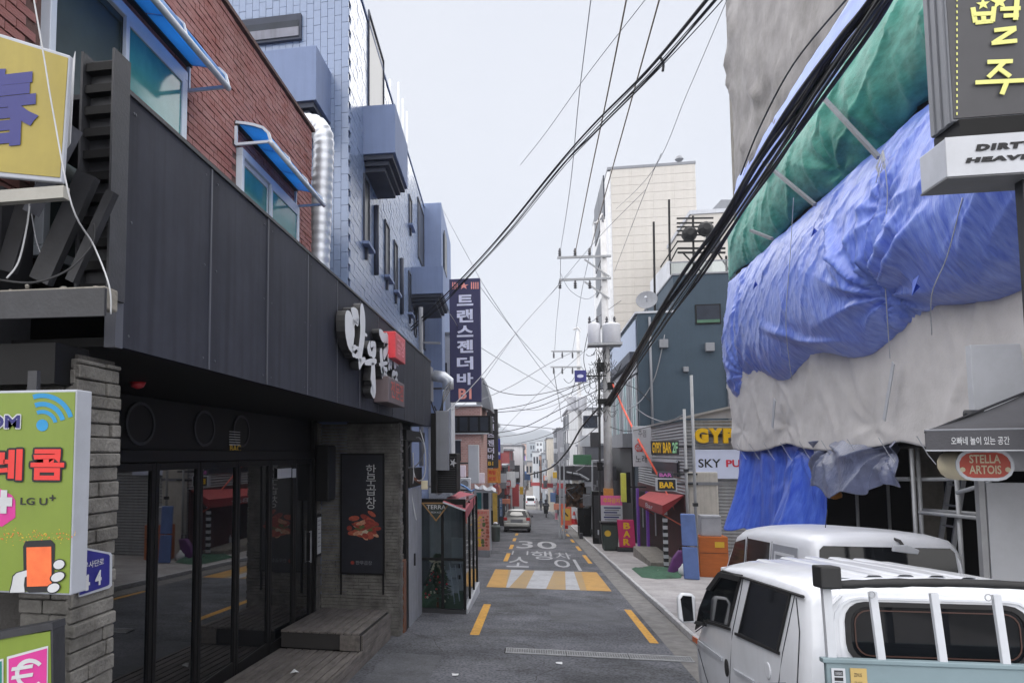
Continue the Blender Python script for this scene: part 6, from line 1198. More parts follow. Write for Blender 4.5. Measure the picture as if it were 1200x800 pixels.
for k in range(9):
    y = WY1 - .8 - k * 1.1; b = MB(); b.tube([(WX - .3, y, Z_a + .02), (WX - .16, y + .05, Z_a - .22), (WX - .1, y, Z_a - .34)], .006, 4); b.build('tie_cord', M_lgrey, bpy.data.objects['beige_dust_sheet.001'])
# services on the navy end wall
for x_, lab in ((762, 'left'), (852, 'right')):
    p = AY(x_, 400, NY - .1); b = MB(); b.tube([(p.x, NY - .09, 2), (p.x, NY - .09, zt1 - .2)], .06, 8); b.build('downpipe', M_grey, nv, smooth=True)
for (x0, x1, y0, y1) in ((772, 782, 398, 408), (800, 806, 430, 436), (826, 836, 402, 412)):
    p, q = AY(x0, y1, NY), AY(x1, y0, NY); part('wall_box', nv, M_grey, (p.x, q.x, NY - .25, NY - .003, p.z, q.z), bevel=.02)

cable('sheet_rope', [AX(1000, -10, WX - .2), AX(930, 75, WX - .22), AX(890, 150, WX - .24), AX(868, 205, WX - .2)], .018, M_wire_k, 'dark rope slanting over the grey sheet on the upper storeys', None, 6)

# ================================================================== vehicles
M_wpaint = mat('white_car_paint', C(214, 217, 224), .16, var=.02, scale=2, spec=.55, dirt=.1, streak=.06); M_autoglass = mat('auto_glass', (.006, .007, .009), .05, var=.4, spec=.35); M_gap = mat('panel_gap_dark', C(52, 54, 60), .8); M_rubber = mat('black_rubber', C(28, 28, 30), .7)
M_bedblue = mat('truck_bed_blue_grey', C(114, 131, 138), .5, var=.07, scale=3, dirt=.2); M_amber = mat('amber_lens', C(196, 96, 40), .3); M_redlens = mat('red_lens', C(176, 30, 34), .3); M_chrome = mat('chrome', C(200, 202, 206), .12, metal=1., var=.02)
def hwf(prof, z):
    for (w0, z0), (w1, z1) in zip(prof[:-1], prof[1:]):
        if z0 <= z <= z1: return w0 + (w1 - w0) * (z - z0) / (z1 - z0)
    return prof[-1][0] if z > prof[-1][1] else prof[0][0]
def shell(prof, stations, split):
    """lofted car body: prof = half width by height, stations = (y, roof height, width scale, floor height)"""
    ref = prof[-1][1]; b = MB(); R = []
    for (y, top, ws, bot) in stations:
        pts = []
        for (w_, z) in prof:
            zz = z if z <= split else split + (z - split) * (top - split) / (ref - split)
            zz = max(zz, bot); pts.append((w_ * ws, zz))
        R.append([(-w_, y, z) for w_, z in pts] + [(w_, y, z) for w_, z in pts[::-1][1:]])
    b.grid(R); n = len(R[0]); b.f.append(tuple(range(n))); b.f.append(tuple(range((len(R) - 1) * n, len(R) * n))[::-1])
    b.f += [(i * n, (i + 1) * n, (i + 2) * n - 1, (i + 1) * n - 1) for i in range(len(R) - 1)]
    return b
def side_panel(prof, pts, side, off, th, extra=0.):
    """plate following the body side: pts = (y, z) loop"""
    O = [Vector((side * (hwf(prof, z) + off), y, z)) for y, z in pts]; b = MB(); b.prism(O, (side * th, 0, 0)); return b
def rrect(x0, x1, z0, z1, r, y, n=5):
    P = []
    for cx, cz, a0 in ((x1 - r, z0 + r, -90), (x1 - r, z1 - r, 0), (x0 + r, z1 - r, 90), (x0 + r, z0 + r, 180)):
        for t in np.linspace(a0, a0 + 90, n): P.append((cx + r * math.cos(math.radians(t)), y, cz + r * math.sin(math.radians(t))))
    return P
def wheel(par, x, y, r, w_, side):
    b = MB(); c = Vector((x, y, r)); b.lathe(c - Vector((w_ / 2, 0, 0)), [(r * .6, 0), (r * .94, 0), (r, w_ * .15), (r, w_ * .85), (r * .94, w_), (r * .6, w_)], 24, (1, 0, 0)); wh = b.build('wheel', M_rubber, par, smooth=math.radians(40))
    b = MB(); b.lathe(c + Vector((side * w_ * .3, 0, 0)), [(r * .6, 0), (r * .55, .03), (r * .2, .04), (r * .18, .06)], 18, (side, 0, 0)); b.build('rim', M_steel, wh, smooth=math.radians(40))
def put(root, x, y, dz, deg):
    root.matrix_basis = Matrix.Translation((x, y, rz(y) + dz)) @ Matrix.Rotation(-math.atan(SLOPE), 4, 'X') @ Matrix.Rotation(math.radians(deg), 4, 'Z')
# ---- white double-cab truck in the foreground
tk = thing('truck', 'white double-cab flatbed truck with black padded roof bar in the right foreground', 'truck')
TP = [(.76, .42), (.82, .52), (.845, .8), (.85, 1.35), (.805, 1.92), (.77, 1.965), (.70, 2.0), (.60, 2.025), (.40, 2.045), (.2, 2.055), (0, 2.06)]
sh = shell(TP, [(0, 1.98, .955, .5), (.02, 2.015, .975, .48), (.07, 2.04, .992, .45), (.2, 2.058, 1, .42), (.7, 2.065, 1, .42), (1.3, 2.062, 1, .42), (1.75, 2.045, 1, .42), (1.97, 2.01, .998, .42), (2.1, 1.94, .995, .42), (2.3, 1.72, .99, .42), (2.55, 1.45, .98, .42), (2.75, 1.25, .96, .42), (2.85, 1.15, .9, .48)], 1.05)
sh.build('cab_body', M_wpaint, tk, smooth=math.radians(38))
TM = Matrix.Translation((2.60, 5.72, rz(5.72))) @ Matrix.Rotation(-math.atan(SLOPE), 4, 'X') @ Matrix.Rotation(math.radians(4.0), 4, 'Z')
def tside(px, py, x=-.82):
    P = TM @ Vector((x, 0, 0)); N = TM.to_3x3() @ Vector((1, 0, 0)); q = TM.inverted() @ AP(px, py, P, N); return (q.y, q.z)
def trear(px, py, y=0.): P = TM @ Vector((0, y, 0)); N = TM.to_3x3() @ Vector((0, 1, 0)); q = TM.inverted() @ AP(px, py, P, N); return (q.x, q.z)
for nm, pts in (('front_side_window', [(820.5, 735), (824, 712), (831, 690), (844, 671), (866, 676), (857, 732), (834, 725)]), ('rear_side_window', [(880, 681), (924, 697.5), (915, 762), (871, 741)])):
    L = [tside(*p) for p in pts]; g = side_panel(TP, L, -1, .004, .008).build(nm, M_autoglass, tk)
    g2 = side_panel(TP, L, 1, .004, .008).build(nm, M_autoglass, tk)
    cy_, cz_ = sum(p[0] for p in L) / len(L), sum(p[1] for p in L) / len(L); big = [(cy_ + (y - cy_) * 1.06, cz_ + (z - cz_) * 1.08) for y, z in L]
    for sgn in (-1, 1):
        O = [Vector((sgn * (hwf(TP, z) + .003), y, z)) for y, z in big]; I = [Vector((sgn * (hwf(TP, z) + .003), y, z)) for y, z in L]; b = MB(); b.ring(O, I, (sgn * .012, 0, 0)); b.build('window_seal', M_rubber, tk)
L = [tside(*p) for p in ((831, 690), (844, 670), (869, 675), (868, 681), (846, 676), (836, 692))]
side_panel(TP, L, -1, .012, .02).build('rain_visor', M_rubber, tk)
for pts in ([(859, 800), (862, 740), (868, 690), (869, 676)], [(918, 800), (921, 764), (929, 698)], [(819, 740), (832, 730), (857, 736)]):
    L = [tside(*p) for p in pts]; b = MB(); b.tube([(-(hwf(TP, z) + .001), y, z) for y, z in L], .005, 5); b.build('panel_gap', M_gap, tk)
L = [tside(*p) for p in ((819.5, 747), (820, 752), (851, 774), (851, 770))]; side_panel(TP, L, -1, .003, .012).build('side_moulding', M_lgrey, tk); L = [tside(*p) for p in ((817.5, 745), (817.5, 750.5), (822.5, 754), (822.5, 748))]; side_panel(TP, L, -1, .008, .015).build('side_marker', M_amber, tk)
L = [tside(*p) for p in ((865, 783), (866, 786), (889, 801), (889, 797))]; side_panel(TP, L, -1, .003, .012).build('side_moulding', M_lgrey, tk)
hc = tside(856.5, 782); b = MB(); b.prism([(-(hwf(TP, hc[1]) + .002), hc[0] + .045 * math.cos(t), hc[1] + .075 * math.sin(t)) for t in np.linspace(0, 6.28, 17)[:-1]], (-.012, 0, 0)); b.build('door_handle', M_rubber, tk, bevel=.004)
# belt strips below the windows
for pts in ([(829, 727), (860, 737)], [(866, 742), (918, 765)]):
    L = [tside(*p) for p in pts]; b = MB(); b.bar((-(hwf(TP, L[0][1]) + .008), *L[0]), (-(hwf(TP, L[1][1]) + .008), *L[1]), .012, .022); b.build('belt_strip', M_rubber, tk)
gut = MB(); gut.tube([(-.812, y, 1.915) for y in np.linspace(.05, 1.8, 8)], .012, 6); gut.build('roof_gutter', M_rubber, tk); gut = MB(); gut.tube([(.812, y, 1.915) for y in np.linspace(.05, 1.8, 8)], .012, 6); gut.build('roof_gutter', M_rubber, tk)
for x in (-.5, -.3, -.1, .1, .3, .5):
    b = MB(); zf = 2.064 - (.035 if abs(x) > .45 else .012 if abs(x) > .2 else .004); b.grid([[(x - .055, y, zf - .006 if j in (0, 5) else zf - .004), (x - .035, y, zf + .006), (x + .035, y, zf + .006), (x + .055, y, zf - .006)] for j, y in enumerate(np.linspace(.16, 1.7, 6))]); b.build('roof_rib', M_wpaint, tk, smooth=True)
# rear of the cab
wl, wr_ = trear(996, 742)[0], trear(1200, 742)[0]; wz1, wz0 = trear(1098, 712)[1], trear(1098, 775)[1]
wo_, wi_ = rrect(wl - .03, wr_ + .03, wz0 - .03, wz1 + .03, .13, -.004), rrect(wl, wr_, wz0, wz1, .11, -.004); b = MB(); b.ring(wo_, wi_, (0, -.016, 0)); b.build('rear_window_seal', M_rubber, tk, smooth=math.radians(40)); b = MB(); b.prism(wi_, (0, -.006, 0)); b.build('rear_window', M_autoglass, tk)
a_, c_ = rrect(wl + .025, wr_ - .025, wz0 + .022, wz1 - .022, .09, -.012), rrect(wl + .033, wr_ - .033, wz0 + .03, wz1 - .03, .085, -.012); b = MB(); b.ring(a_, c_, (0, -.003, 0)); b.build('amber_line', mat('amber_line', C(64, 38, 30), .5), tk)
a_, c_ = rrect(wl - .10, wr_ + .10, wz0 - .11, wz1 + .06, .17, 0.), rrect(wl - .075, wr_ + .075, wz0 - .09, wz1 + .045, .15, 0.); b = MB(); b.ring(a_, c_, (0, -.012, 0)); b.build('pressed_lip', M_wpaint, tk, smooth=math.radians(50))
for sgn in (-1, 1): b = MB(); b.tube([(sgn * .70, -.01, .6), (sgn * .70, -.012, 1.7), (sgn * .68, -.012, 1.86), (sgn * .6, -.012, 1.94)], .014, 6); b.build('pressed_edge', M_wpaint, tk)
# mirrors
for sgn in (-1, 1):
    b = MB(); my, mz = tside(806, 713, -1.0); b.prism([(sgn * (1.0 + dx), my, mz + dz) for dx, dz in ((-.07, -.13), (.05, -.14), (.085, -.10), (.09, .10), (.05, .15), (-.05, .145), (-.08, .11))], (0, .07, 0)); mr = b.build('mirror', M_wpaint, tk, bevel=.02, segs=3)
    b = MB(); b.prism([(sgn * (1.0 + dx), my - .004, mz + dz) for dx, dz in ((-.05, -.11), (.045, -.12), (.065, .09), (.04, .125), (-.04, .12))], (0, .003, 0)); b.build('mirror_glass', M_autoglass, mr); b = MB(); b.bar((sgn * .93, my + .05, mz - .13), (sgn * .78, my + .05, mz - .16), .03); b.build('mirror_arm', M_rubber, mr)
b = MB(); b.prism([(x * .72, y + .012, z) for x, y, z in ((-1, 2.71, 1.32), (1, 2.71, 1.32), (.95, 2.16, 1.9), (-.95, 2.16, 1.9))], (0, .02, .01)); b.build('windscreen', M_autoglass, tk)
for sgn in (-1, 1): part('headlamp', tk, M_offwhite, (sgn * .5, sgn * .76, 2.82, 2.88, .68, .85), bevel=.02)
part('bumper', tk, M_grey, (-.84, .84, 2.7, 2.92, .34, .52), bevel=.03); part('number_plate', tk, M_goldink, (-.25, .25, 2.922, 2.93, .38, .48))
# bed with headboard, stakes and padded bar
hb_z = trear(1100, 778.5, -.3)[1]; part('headboard', tk, M_bedblue, (-.85, .85, -.34, -.30, .78, hb_z), bevel=.008); part('headboard_rail', tk, M_bedblue, (-.87, .87, -.35, -.29, hb_z - .005, hb_z + .025), bevel=.006)
for k, px in enumerate((1034, 1105.5, 1178.5)):
    x = trear(px, 776, -.3)[0]; xt = trear(px - 12, 691, -.3)[0]; b = MB(); b.bar((x, -.325, hb_z - .25), (xt, -.30, 2.0), .046, .03, up=(0, 1, 0)); b.build('stake', M_offwhite, tk, bevel=.004)
pb = trear(1100, 686, -.3)[1]; b = MB(); b.tube([(x, -.30, pb + .02 - .035 * abs(x / .8) ** 2) for x in np.linspace(-.78, .8, 24)], [.027 + .003 * random.uniform(-1, 1) for _ in range(24)], 10); b.build('padded_bar', M_rubber, tk, smooth=math.radians(60))
bx = trear(966, 690, -.3); 
for sgn in (-1, 1): part('bar_end_block', tk, M_rubber, (sgn * .86, sgn * .735, -.37, -.23, pb - .03, pb + .11), bevel=.012)
b = MB(); b.bar((-.80, -.30, hb_z), (-.80, -.28, pb), .05, .04); b.build('corner_stake', M_offwhite, tk); b = MB(); b.bar((.80, -.30, hb_z), (.80, -.28, pb), .05, .04); b.build('corner_stake', M_offwhite, tk)
for dx in (-.55, .12): b = MB(); b.tube([(dx + .02 * math.cos(t), -.33, pb - .06 + .02 * math.sin(t)) for t in np.linspace(0, 6.28, 10)], .004, 5); b.build('eye_ring', M_steel, tk)
for (x0, w0, h0, m_) in ((968, 21, 24, M_offwhite), (990, 24, 22, mat('tan_label', C(176, 150, 92), .6))):
    a_ = trear(x0, 782, -.345); c_ = trear(x0 + w0, 782 + h0 + 20, -.345); lab = part('bed_label', tk, m_, (a_[0] + .03, c_[0] + .02, -.347, -.3415, c_[1], a_[1]))
    if m_ is M_offwhite:
        for k in range(4): part('label_print', lab, M_ink, (a_[0] + .045, c_[0] + .005, -.3485, -.3475, a_[1] - .045 - k * .03, a_[1] - .012 - k * .03 - (.012 if k else 0)))
        text('WARNING', (a_[0] + .05, -.3487, a_[1] - .04), (c_[0] - a_[0] - .05, 0, 0), (0, 0, .02), M_offwhite, lab, depth=.0005)
    else:
        for k, body in enumerate(('ZENUS', '120-4368')): text(body, (a_[0] + .05, -.3478, a_[1] - .05 - k * .05), (c_[0] - a_[0] - .06, 0, 0), (0, 0, .022), M_ink, lab, depth=.0005)
part('bed_floor', tk, M_bedblue, (-.86, .86, -3.0, -.345, .72, .78)); part('side_gate', tk, M_bedblue, (-.885, -.855, -3.0, -.35, .78, 1.12), bevel=.008); part('side_gate', tk, M_bedblue, (.855, .885, -3.0, -.35, .78, 1.12), bevel=.008); part('tail_gate', tk, M_bedblue, (-.85, .85, -3.02, -2.99, .78, 1.12), bevel=.008); part('chassis', tk, M_rubber, (-.4, .4, -2.9, 2.4, .45, .7))
for y in (1.95, -1.9):
    for sgn in (-1, 1): wheel(tk, sgn * .72, y, .31, .19, sgn)
for pts in ([(889, 801), (926, 800)], [(931, 700), (938, 740), (940, 800)], [(822, 760), (830, 790), (836, 810)]):
    L = [tside(*p) for p in pts]; b = MB(); b.tube([(-(hwf(TP, min(max(z, .5), 1.9)) + .001), y, z) for y, z in L], .004, 5); b.build('panel_gap', M_gap, tk)
b = MB(); L = tside(905, 785); b.lathe((-(hwf(TP, L[1]) + .001), *L), [(.06, 0), (.06, .006), (.05, .008)], 14, (-1, 0, 0)); b.build('keyhole_cap', M_wpaint, tk)
for k, (x0, x1) in enumerate(((-.5, -.1), (.1, .5))): part('head_rest', tk, M_rubber, (x0, x1, .25, .4, 1.5, 1.78), bevel=.05)
tk.matrix_basis = TM
# ---- silver-white van behind it
vn = thing('van', 'silver-white panel van with rear mirror parked behind the truck', 'van'); M_silver = mat('silver_white_paint', C(212, 215, 223), .28, var=.03, metal=.05, spec=.5)
VP = [(.80, .3), (.88, .45), (.915, .75), (.92, 1.05), (.91, 1.16), (.835, 1.82), (.80, 1.92), (.73, 1.99), (.56, 2.035), (.3, 2.055), (0, 2.065)]
shell(VP, [(0, 1.93, .95, .5), (.03, 1.99, .975, .4), (.1, 2.04, .992, .32), (.3, 2.06, 1, .3), (1.2, 2.075, 1, .3), (2.4, 2.06, 1, .3), (3.1, 2.0, 1, .3), (3.4, 1.92, .995, .3), (3.8, 1.62, .985, .3), (4.15, 1.28, .975, .3), (4.5, 1.12, .96, .3), (4.85, .98, .92, .32), (5.0, .9, .84, .4)], .85).build('body', M_silver, vn, smooth=math.radians(38))
rw = [(-.78, 0, 1.22), (.78, 0, 1.22), (.735, 0, 1.83), (.69, 0, 1.88), (-.69, 0, 1.88), (-.735, 0, 1.83)]; yv = lambda z: -.012 + max(0, (z - 1.2)) * .03
b = MB(); b.prism([(x, yv(z) - .008, z) for x, y, z in rw], (0, -.012, 0)); b.build('rear_window', M_autoglass, vn, bevel=.004)
for i, pts in enumerate(([(2.75, 1.2), (3.72, 1.2), (3.3, 1.72), (2.75, 1.8)], [(1.55, 1.2), (2.6, 1.2), (2.6, 1.82), (1.55, 1.82)])):
    for sgn in (-1, 1): side_panel(VP, pts, sgn, .004, .008).build('side_window', M_autoglass, vn)
for sgn in (-1, 1):
    side_panel(VP, [(.3, 1.2), (1.4, 1.2), (1.4, 1.82), (.42, 1.82)], sgn, .002, .01).build('blank_side_panel', mat('van_grey_film', C(150, 154, 164), .3), vn, bevel=.004); side_panel(VP, [(-.0 + .03, .85), (.12, .85), (.12, 1.45), (.03, 1.45)], sgn, .004, .015).build('tail_light', M_redlens, vn)
    b = MB(); O = [Vector((sgn * (hwf(VP, z) + .014), y, z)) for y, z in ((.42, 1.3), (1.28, 1.3), (1.28, 1.72), (.5, 1.72))]; I = [Vector((sgn * (hwf(VP, z) + .014), y, z)) for y, z in ((.46, 1.34), (1.24, 1.34), (1.24, 1.68), (.53, 1.68))]; b.ring(O, I, (sgn * .005, 0, 0)); b.build('panel_pressing', M_silver, vn)
    for y in (1.47, 2.67): b = MB(); b.tube([(sgn * (hwf(VP, z) + .002), y, z) for z in (.5, .9, 1.2, 1.5, 1.84)], .006, 5); b.build('panel_gap', M_gap, vn)
    for y in (1.0, 4.1): wheel(vn, sgn * .8, y, .33, .2, sgn)
    b = MB(); b.prism([(sgn * (.98 + dx), 3.35, 1.22 + dz) for dx, dz in ((-.06, -.09), (.08, -.09), (.09, .08), (-.05, .1))], (0, .1, 0)); b.build('mirror', M_silver, vn, bevel=.02)
b = MB(); b.prism([(.15 + dx, -.16, 1.86 + dz) for dx, dz in ((-.14, -.02), (.13, -.05), (.15, .0), (.02, .06), (-.13, .05))], (0, .05, 0)); b.build('rear_mirror', M_lgrey, vn, bevel=.012); b = MB(); b.tube([(.12, .06, 1.98), (.13, -.06, 1.96), (.14, -.13, 1.9)], .018, 6); b.build('rear_mirror_arm', M_rubber, vn)
part('rear_bumper', vn, M_silver, (-.86, .86, -.1, .1, .42, .64), bevel=.04); part('number_plate', vn, M_offwhite, (-.26, .26, -.02, -.008, .8, .93)); part('wiper', vn, M_rubber, (-.05, .45, -.05, -.03, 1.25, 1.28))
b = MB(); b.tube([(-.3, 1.0, 2.05), (-.33, .8, 2.3)], .006, 5); b.build('aerial', M_rubber, vn)
vn.matrix_basis = Matrix.Translation((4.13, 10.3, rz(10.3) + .115)) @ Matrix.Rotation(-math.atan(SLOPE), 4, 'X') @ Matrix.Rotation(math.radians(1), 4, 'Z')
# ---- silver hatchback down the road
cr2 = thing('parked_car', 'silver hatchback seen from behind at the left edge of the road', 'car')
KP = [(.74, .25), (.84, .4), (.885, .65), (.89, .85), (.86, .98), (.78, 1.15), (.70, 1.32), (.64, 1.42), (.5, 1.48), (.25, 1.505), (0, 1.51)]
shell(KP, [(0, 1.02, .93, .45), (.05, 1.16, .965, .35), (.13, 1.34, .985, .28), (.32, 1.47, 1, .25), (.9, 1.51, 1, .25), (1.9, 1.5, 1, .25), (2.3, 1.42, 1, .25), (2.9, 1.05, .99, .25), (3.6, .93, .96, .25), (3.95, .8, .88, .3)], .8).build('body', mat('silver_paint', C(172, 172, 170), .3, metal=.3, var=.04), cr2, smooth=math.radians(35))
b = MB(); b.prism([(-.70, .02, 1.0), (.70, .02, 1.0), (.57, .2, 1.41), (-.57, .2, 1.41)], (0, -.03, .01)); b.build('rear_window', M_autoglass, cr2)
for sgn in (-1, 1):
    part('tail_light', cr2, M_redlens, (sgn * .86, sgn * .62, -.02, .12, .78, .98), bevel=.02); part('reversing_light', cr2, M_offwhite, (sgn * .83, sgn * .66, -.02, .08, .64, .75), bevel=.02)
    for y in (.75, 3.15): wheel(cr2, sgn * .76, y, .3, .18, sgn)
    side_panel(KP, [(.7, 1.0), (2.7, 1.0), (2.2, 1.36), (.85, 1.36)], sgn, .004, .008).build('side_window', M_autoglass, cr2); b = MB(); b.prism([(sgn * (.95 + dx), 2.45, 1.0 + dz) for dx, dz in ((-.06, -.06), (.07, -.06), (.07, .06), (-.05, .07))], (0, .1, 0)); b.build('mirror', M_rubber, cr2, bevel=.015)
part('rear_bumper', cr2, MATS['silver_paint'], (-.84, .84, -.1, .1, .38, .62), bevel=.05); part('bumper_skirt', cr2, M_rubber, (-.8, .8, -.06, .12, .22, .375), bevel=.03); part('plate_recess', cr2, M_grey, (-.4, .4, -.03, .0, .64, .86), bevel=.01)
cr2.matrix_basis = Matrix.Translation((-1.16, 52.2, rz(52.2))) @ Matrix.Rotation(-math.atan(SLOPE), 4, 'X') @ Matrix.Rotation(math.radians(-1), 4, 'Z')

# ================================================================== utility poles and overhead lines
M_pole = mat('concrete_pole', C(190, 190, 192), .85, var=.1, scale=3, bump=.3, dirt=.2); M_trans = mat('transformer_grey', C(186, 188, 196), .5, var=.06, dirt=.12); M_ins = mat('dark_insulator', C(50, 50, 56), .4)
def insulator(par, p, h=.32): b = MB(); b.lathe(p, [(.03, 0), (.09, .04), (.05, .1), (.09, .14), (.05, .2), (.08, .24), (.03, h)], 8); b.build('insulator', M_ins, par)
PYY = 38.0; PX = AY(711, 500, PYY).x
pol = thing('utility_pole', 'tall concrete utility pole with twin transformers and two crossarms on the right pavement', 'utility pole', (PX, PYY, rz(PYY) + .11))
ztop = AY(711, 258, PYY).z; b = MB(); b.tube([(PX, PYY, rz(PYY)), (PX + .05, PYY, 6), (PX + .05, PYY, ztop)], [.21, .18, .13], 14); b.build('shaft', M_pole, pol, smooth=True)
b = MB(); b.tube([(PX + .05, PYY - .1, ztop - .1), (PX, PYY - .2, ztop + .25), AY(700, 261, PYY - .3), AY(696, 262, PYY - .3)], .06, 8); b.build('gooseneck', M_pole, pol, smooth=True)
for k, (y, x0) in enumerate(((302, 653), (328, 655))):
    a, c = AY(x0, y, PYY - .2), AY(716, y - 2, PYY - .2); b = MB(); b.bar(a, c, .12, .1); b.build('crossarm', M_steel, pol)
    for px in (656, 674, 691): p = AY(px, y - .5, PYY - .2); insulator(pol, p + Vector((0, 0, .05)) if k == 0 else p - Vector((0, 0, .45)), .4)
    b = MB(); b.bar(AY(685, y + 2, PYY - .2), AY(714, y + 22, PYY - .2), .07); b.build('crossarm_brace', M_steel, pol)
for x0, x1 in ((689, 703.5), (706, 727)):
    a, c = AY(x0, 403, PYY - .5), AY(x1, 379, PYY - .5); r = (c.x - a.x) / 2; b = MB(); b.lathe(((a.x + c.x) / 2, PYY - .5, a.z), [(r * .9, 0), (r, .05), (r, c.z - a.z - .06), (r * .85, c.z - a.z), (r * .3, c.z - a.z + .08)], 18); tt = b.build('transformer', M_trans, pol, smooth=math.radians(40))
    for dx in (-.2, .15): b = MB(); b.lathe(((a.x + c.x) / 2 + dx, PYY - .5, c.z), [(.05, 0), (.08, .1), (.04, .16), (.07, .22), (.03, .35)], 8); b.build('bushing', M_ins, tt)
part('transformer_shelf', pol, M_steel, (AY(688, 404, PYY).x, AY(727, 404, PYY).x, PYY - .9, PYY + .1, AY(700, 407, PYY).z, AY(700, 404, PYY).z - .01))
b = MB()
for k in range(110):                                # clutter of boxes, loops and fittings round the shaft
    p = AY(random.gauss(705, 8), random.uniform(408, 490), PYY + random.uniform(-.4, .1)); q = p + Vector((random.uniform(-.5, .5), random.uniform(-.2, .2), random.uniform(-.6, .6))); q.z = p.z + random.uniform(-.15, .25); b.tube(catenary(p, q, random.uniform(.1, .45), 7), .014, 4)
stuff(b.build('wire_clutter', M_wire_k, pol))
for (px, py, w_, h_) in ((704, 430, .35, .45), (716, 452, .3, .35), (703, 546, .25, .4), (707, 470, .5, .25), (697, 515, .4, .7)): p = AY(px, py, PYY - .3); part('junction_box', pol, M_black if h_ < .5 else M_blacksteel, (p.x - w_ / 2, p.x + w_ / 2, PYY - .36, PYY - .1, p.z - h_ / 2, p.z + h_ / 2), bevel=.02)
b = MB(); b.bar((PX - .42, PYY - .1, rz(PYY) + .3), (PX - .3, PYY - .2, AY(700, 420, PYY).z), .1); b.build('cable_riser', M_wire_k, pol)
q = AY(714, 574, PYY - .22); part('orange_band', pol, M_orangecase, (PX - .21, PX + .21, PYY - .23, PYY + .2, AY(714, 580, PYY).z, AY(714, 572, PYY).z))
bl_ = thing('blue_square_sign', 'small blue square sign with a white oval on the pole side', 'sign', AY(680, 447, PYY - .6)); a, c = AY(673.5, 447.5, PYY - .6), AY(687, 433.5, PYY - .6); part('panel', bl_, mat('royal_blue_sign', C(44, 46, 120), .5), (a.x, c.x, PYY - .6, PYY - .5, a.z, c.z), bevel=.01); part('side_arm', bl_, M_black, (c.x + .003, PX, PYY - .45, PYY - .4, c.z - .3, c.z - .24))
p = AY(680, 440.5, PYY - .604); b = MB(); b.add([(p.x + .15 * math.cos(t), p.y, p.z + .08 * math.sin(t)) for t in np.linspace(0, 6.28, 17)[:-1]], [tuple(range(16))]); b.build('white_oval', M_lav, bl_)
nt_ = thing('notice_banner', 'white notice banner with a pink header tied round the utility pole', 'notice', AY(716, 612, PYY - .5)); a, c = AY(704.5, 611, PYY - .5), AY(729, 580.5, PYY - .5); zm = AY(716, 591, PYY).z; part('sheet', nt_, M_offwhite, (a.x, c.x, PYY - .5, PYY - .49, a.z, zm)); part('pink_header', nt_, mat('pink_header', C(220, 98, 152), .6), (a.x, c.x, PYY - .502, PYY - .49, zm + .002, c.z))
txt('주차금지', 707, 583.5, 726, 589, PYY - .504, M_ybig, nt_, bold=.02)
for k in range(6): p, q = AY(706.5 + (k % 2), 594.5 + k * 2.7, PYY), AY(726 - (k % 3) * 2, 593.2 + k * 2.7, PYY); part('text_line', nt_, M_wire_g if k % 2 else M_navy, (p.x, q.x, PYY - .506, PYY - .503, p.z, q.z))
# guy wire in an orange sleeve
gy_ = thing('orange_guy_sleeve', 'bright orange sleeve running down from the utility pole to the pavement', 'guy wire'); b = MB(); P_ = [AY(718, 450, PYY - .3), AY(730, 478, 35.5), AY(748, 515, 33), AY(770, 555, 31)]; b.tube(P_, .045, 8); b.build('sleeve', mat('orange_plastic', C(222, 92, 70), .5), gy_, smooth=True)
b = MB(); b.tube([P_[-1], AY(790, 595, 29), AY(803, 622, 28)], .028, 6); b.build('wire', mat('orange_plastic', C(222, 92, 70), .5), gy_)
# second pole further down
P2 = 62.0; p2 = thing('utility_pole', 'second thinner utility pole further down with transformers and two crossarms', 'utility pole', (AY(679, 600, P2).x, P2, rz(P2))); xx = AY(679.5, 500, P2).x; b = MB(); b.tube([(xx, P2, rz(P2)), (xx, P2, AY(680, 388, P2).z)], [.2, .13], 10); b.build('shaft', M_pole, p2, smooth=True)
for y, x0 in ((411.5, 646), (430, 645)):
    b = MB(); b.bar(AY(x0, y, P2 - .2), AY(682, y, P2 - .2), .14, .12); b.build('crossarm', M_steel, p2)
    for px in (649, 659, 671): insulator(p2, AY(px, y + 8, P2 - .2), .5)
for x0, x1 in ((664.5, 675.5), (677, 687.5)): a, c = AY(x0, 481, P2 - .5), AY(x1, 465, P2 - .5); r = (c.x - a.x) / 2; b = MB(); b.lathe(((a.x + c.x) / 2, P2 - .5, a.z), [(r * .9, 0), (r, .1), (r, c.z - a.z), (r * .3, c.z - a.z + .1)], 12); b.build('transformer', M_trans, p2)
b = MB(); b.tube([AY(680, 388, P2), AY(677, 384, P2), AY(672, 386, P2)], .08, 6); b.build('gooseneck', M_pole, p2)
for px, Y3, y0, lab in ((668, 90, 490, 'third'), (657, 130, 500, 'fourth and farthest')):
    t_ = thing('utility_pole', f'{lab} slim utility pole far down the street', 'utility pole', (AY(px, 560, Y3).x, Y3, rz(Y3))); xx = AY(px, 560, Y3).x; b = MB(); b.tube([(xx, Y3, rz(Y3)), (xx, Y3, AY(px, y0, Y3).z)], .16, 8); b.build('shaft', M_pole, t_); b = MB(); b.bar(AY(px - 10, y0 + 3, Y3), AY(px + 3, y0 + 3, Y3), .18); b.build('crossarm', M_steel, t_)
    b = MB(); b.bar(AY(px - 8, y0 + 10, Y3), AY(px + 3, y0 + 10, Y3), .18); b.build('crossarm', M_steel, t_)
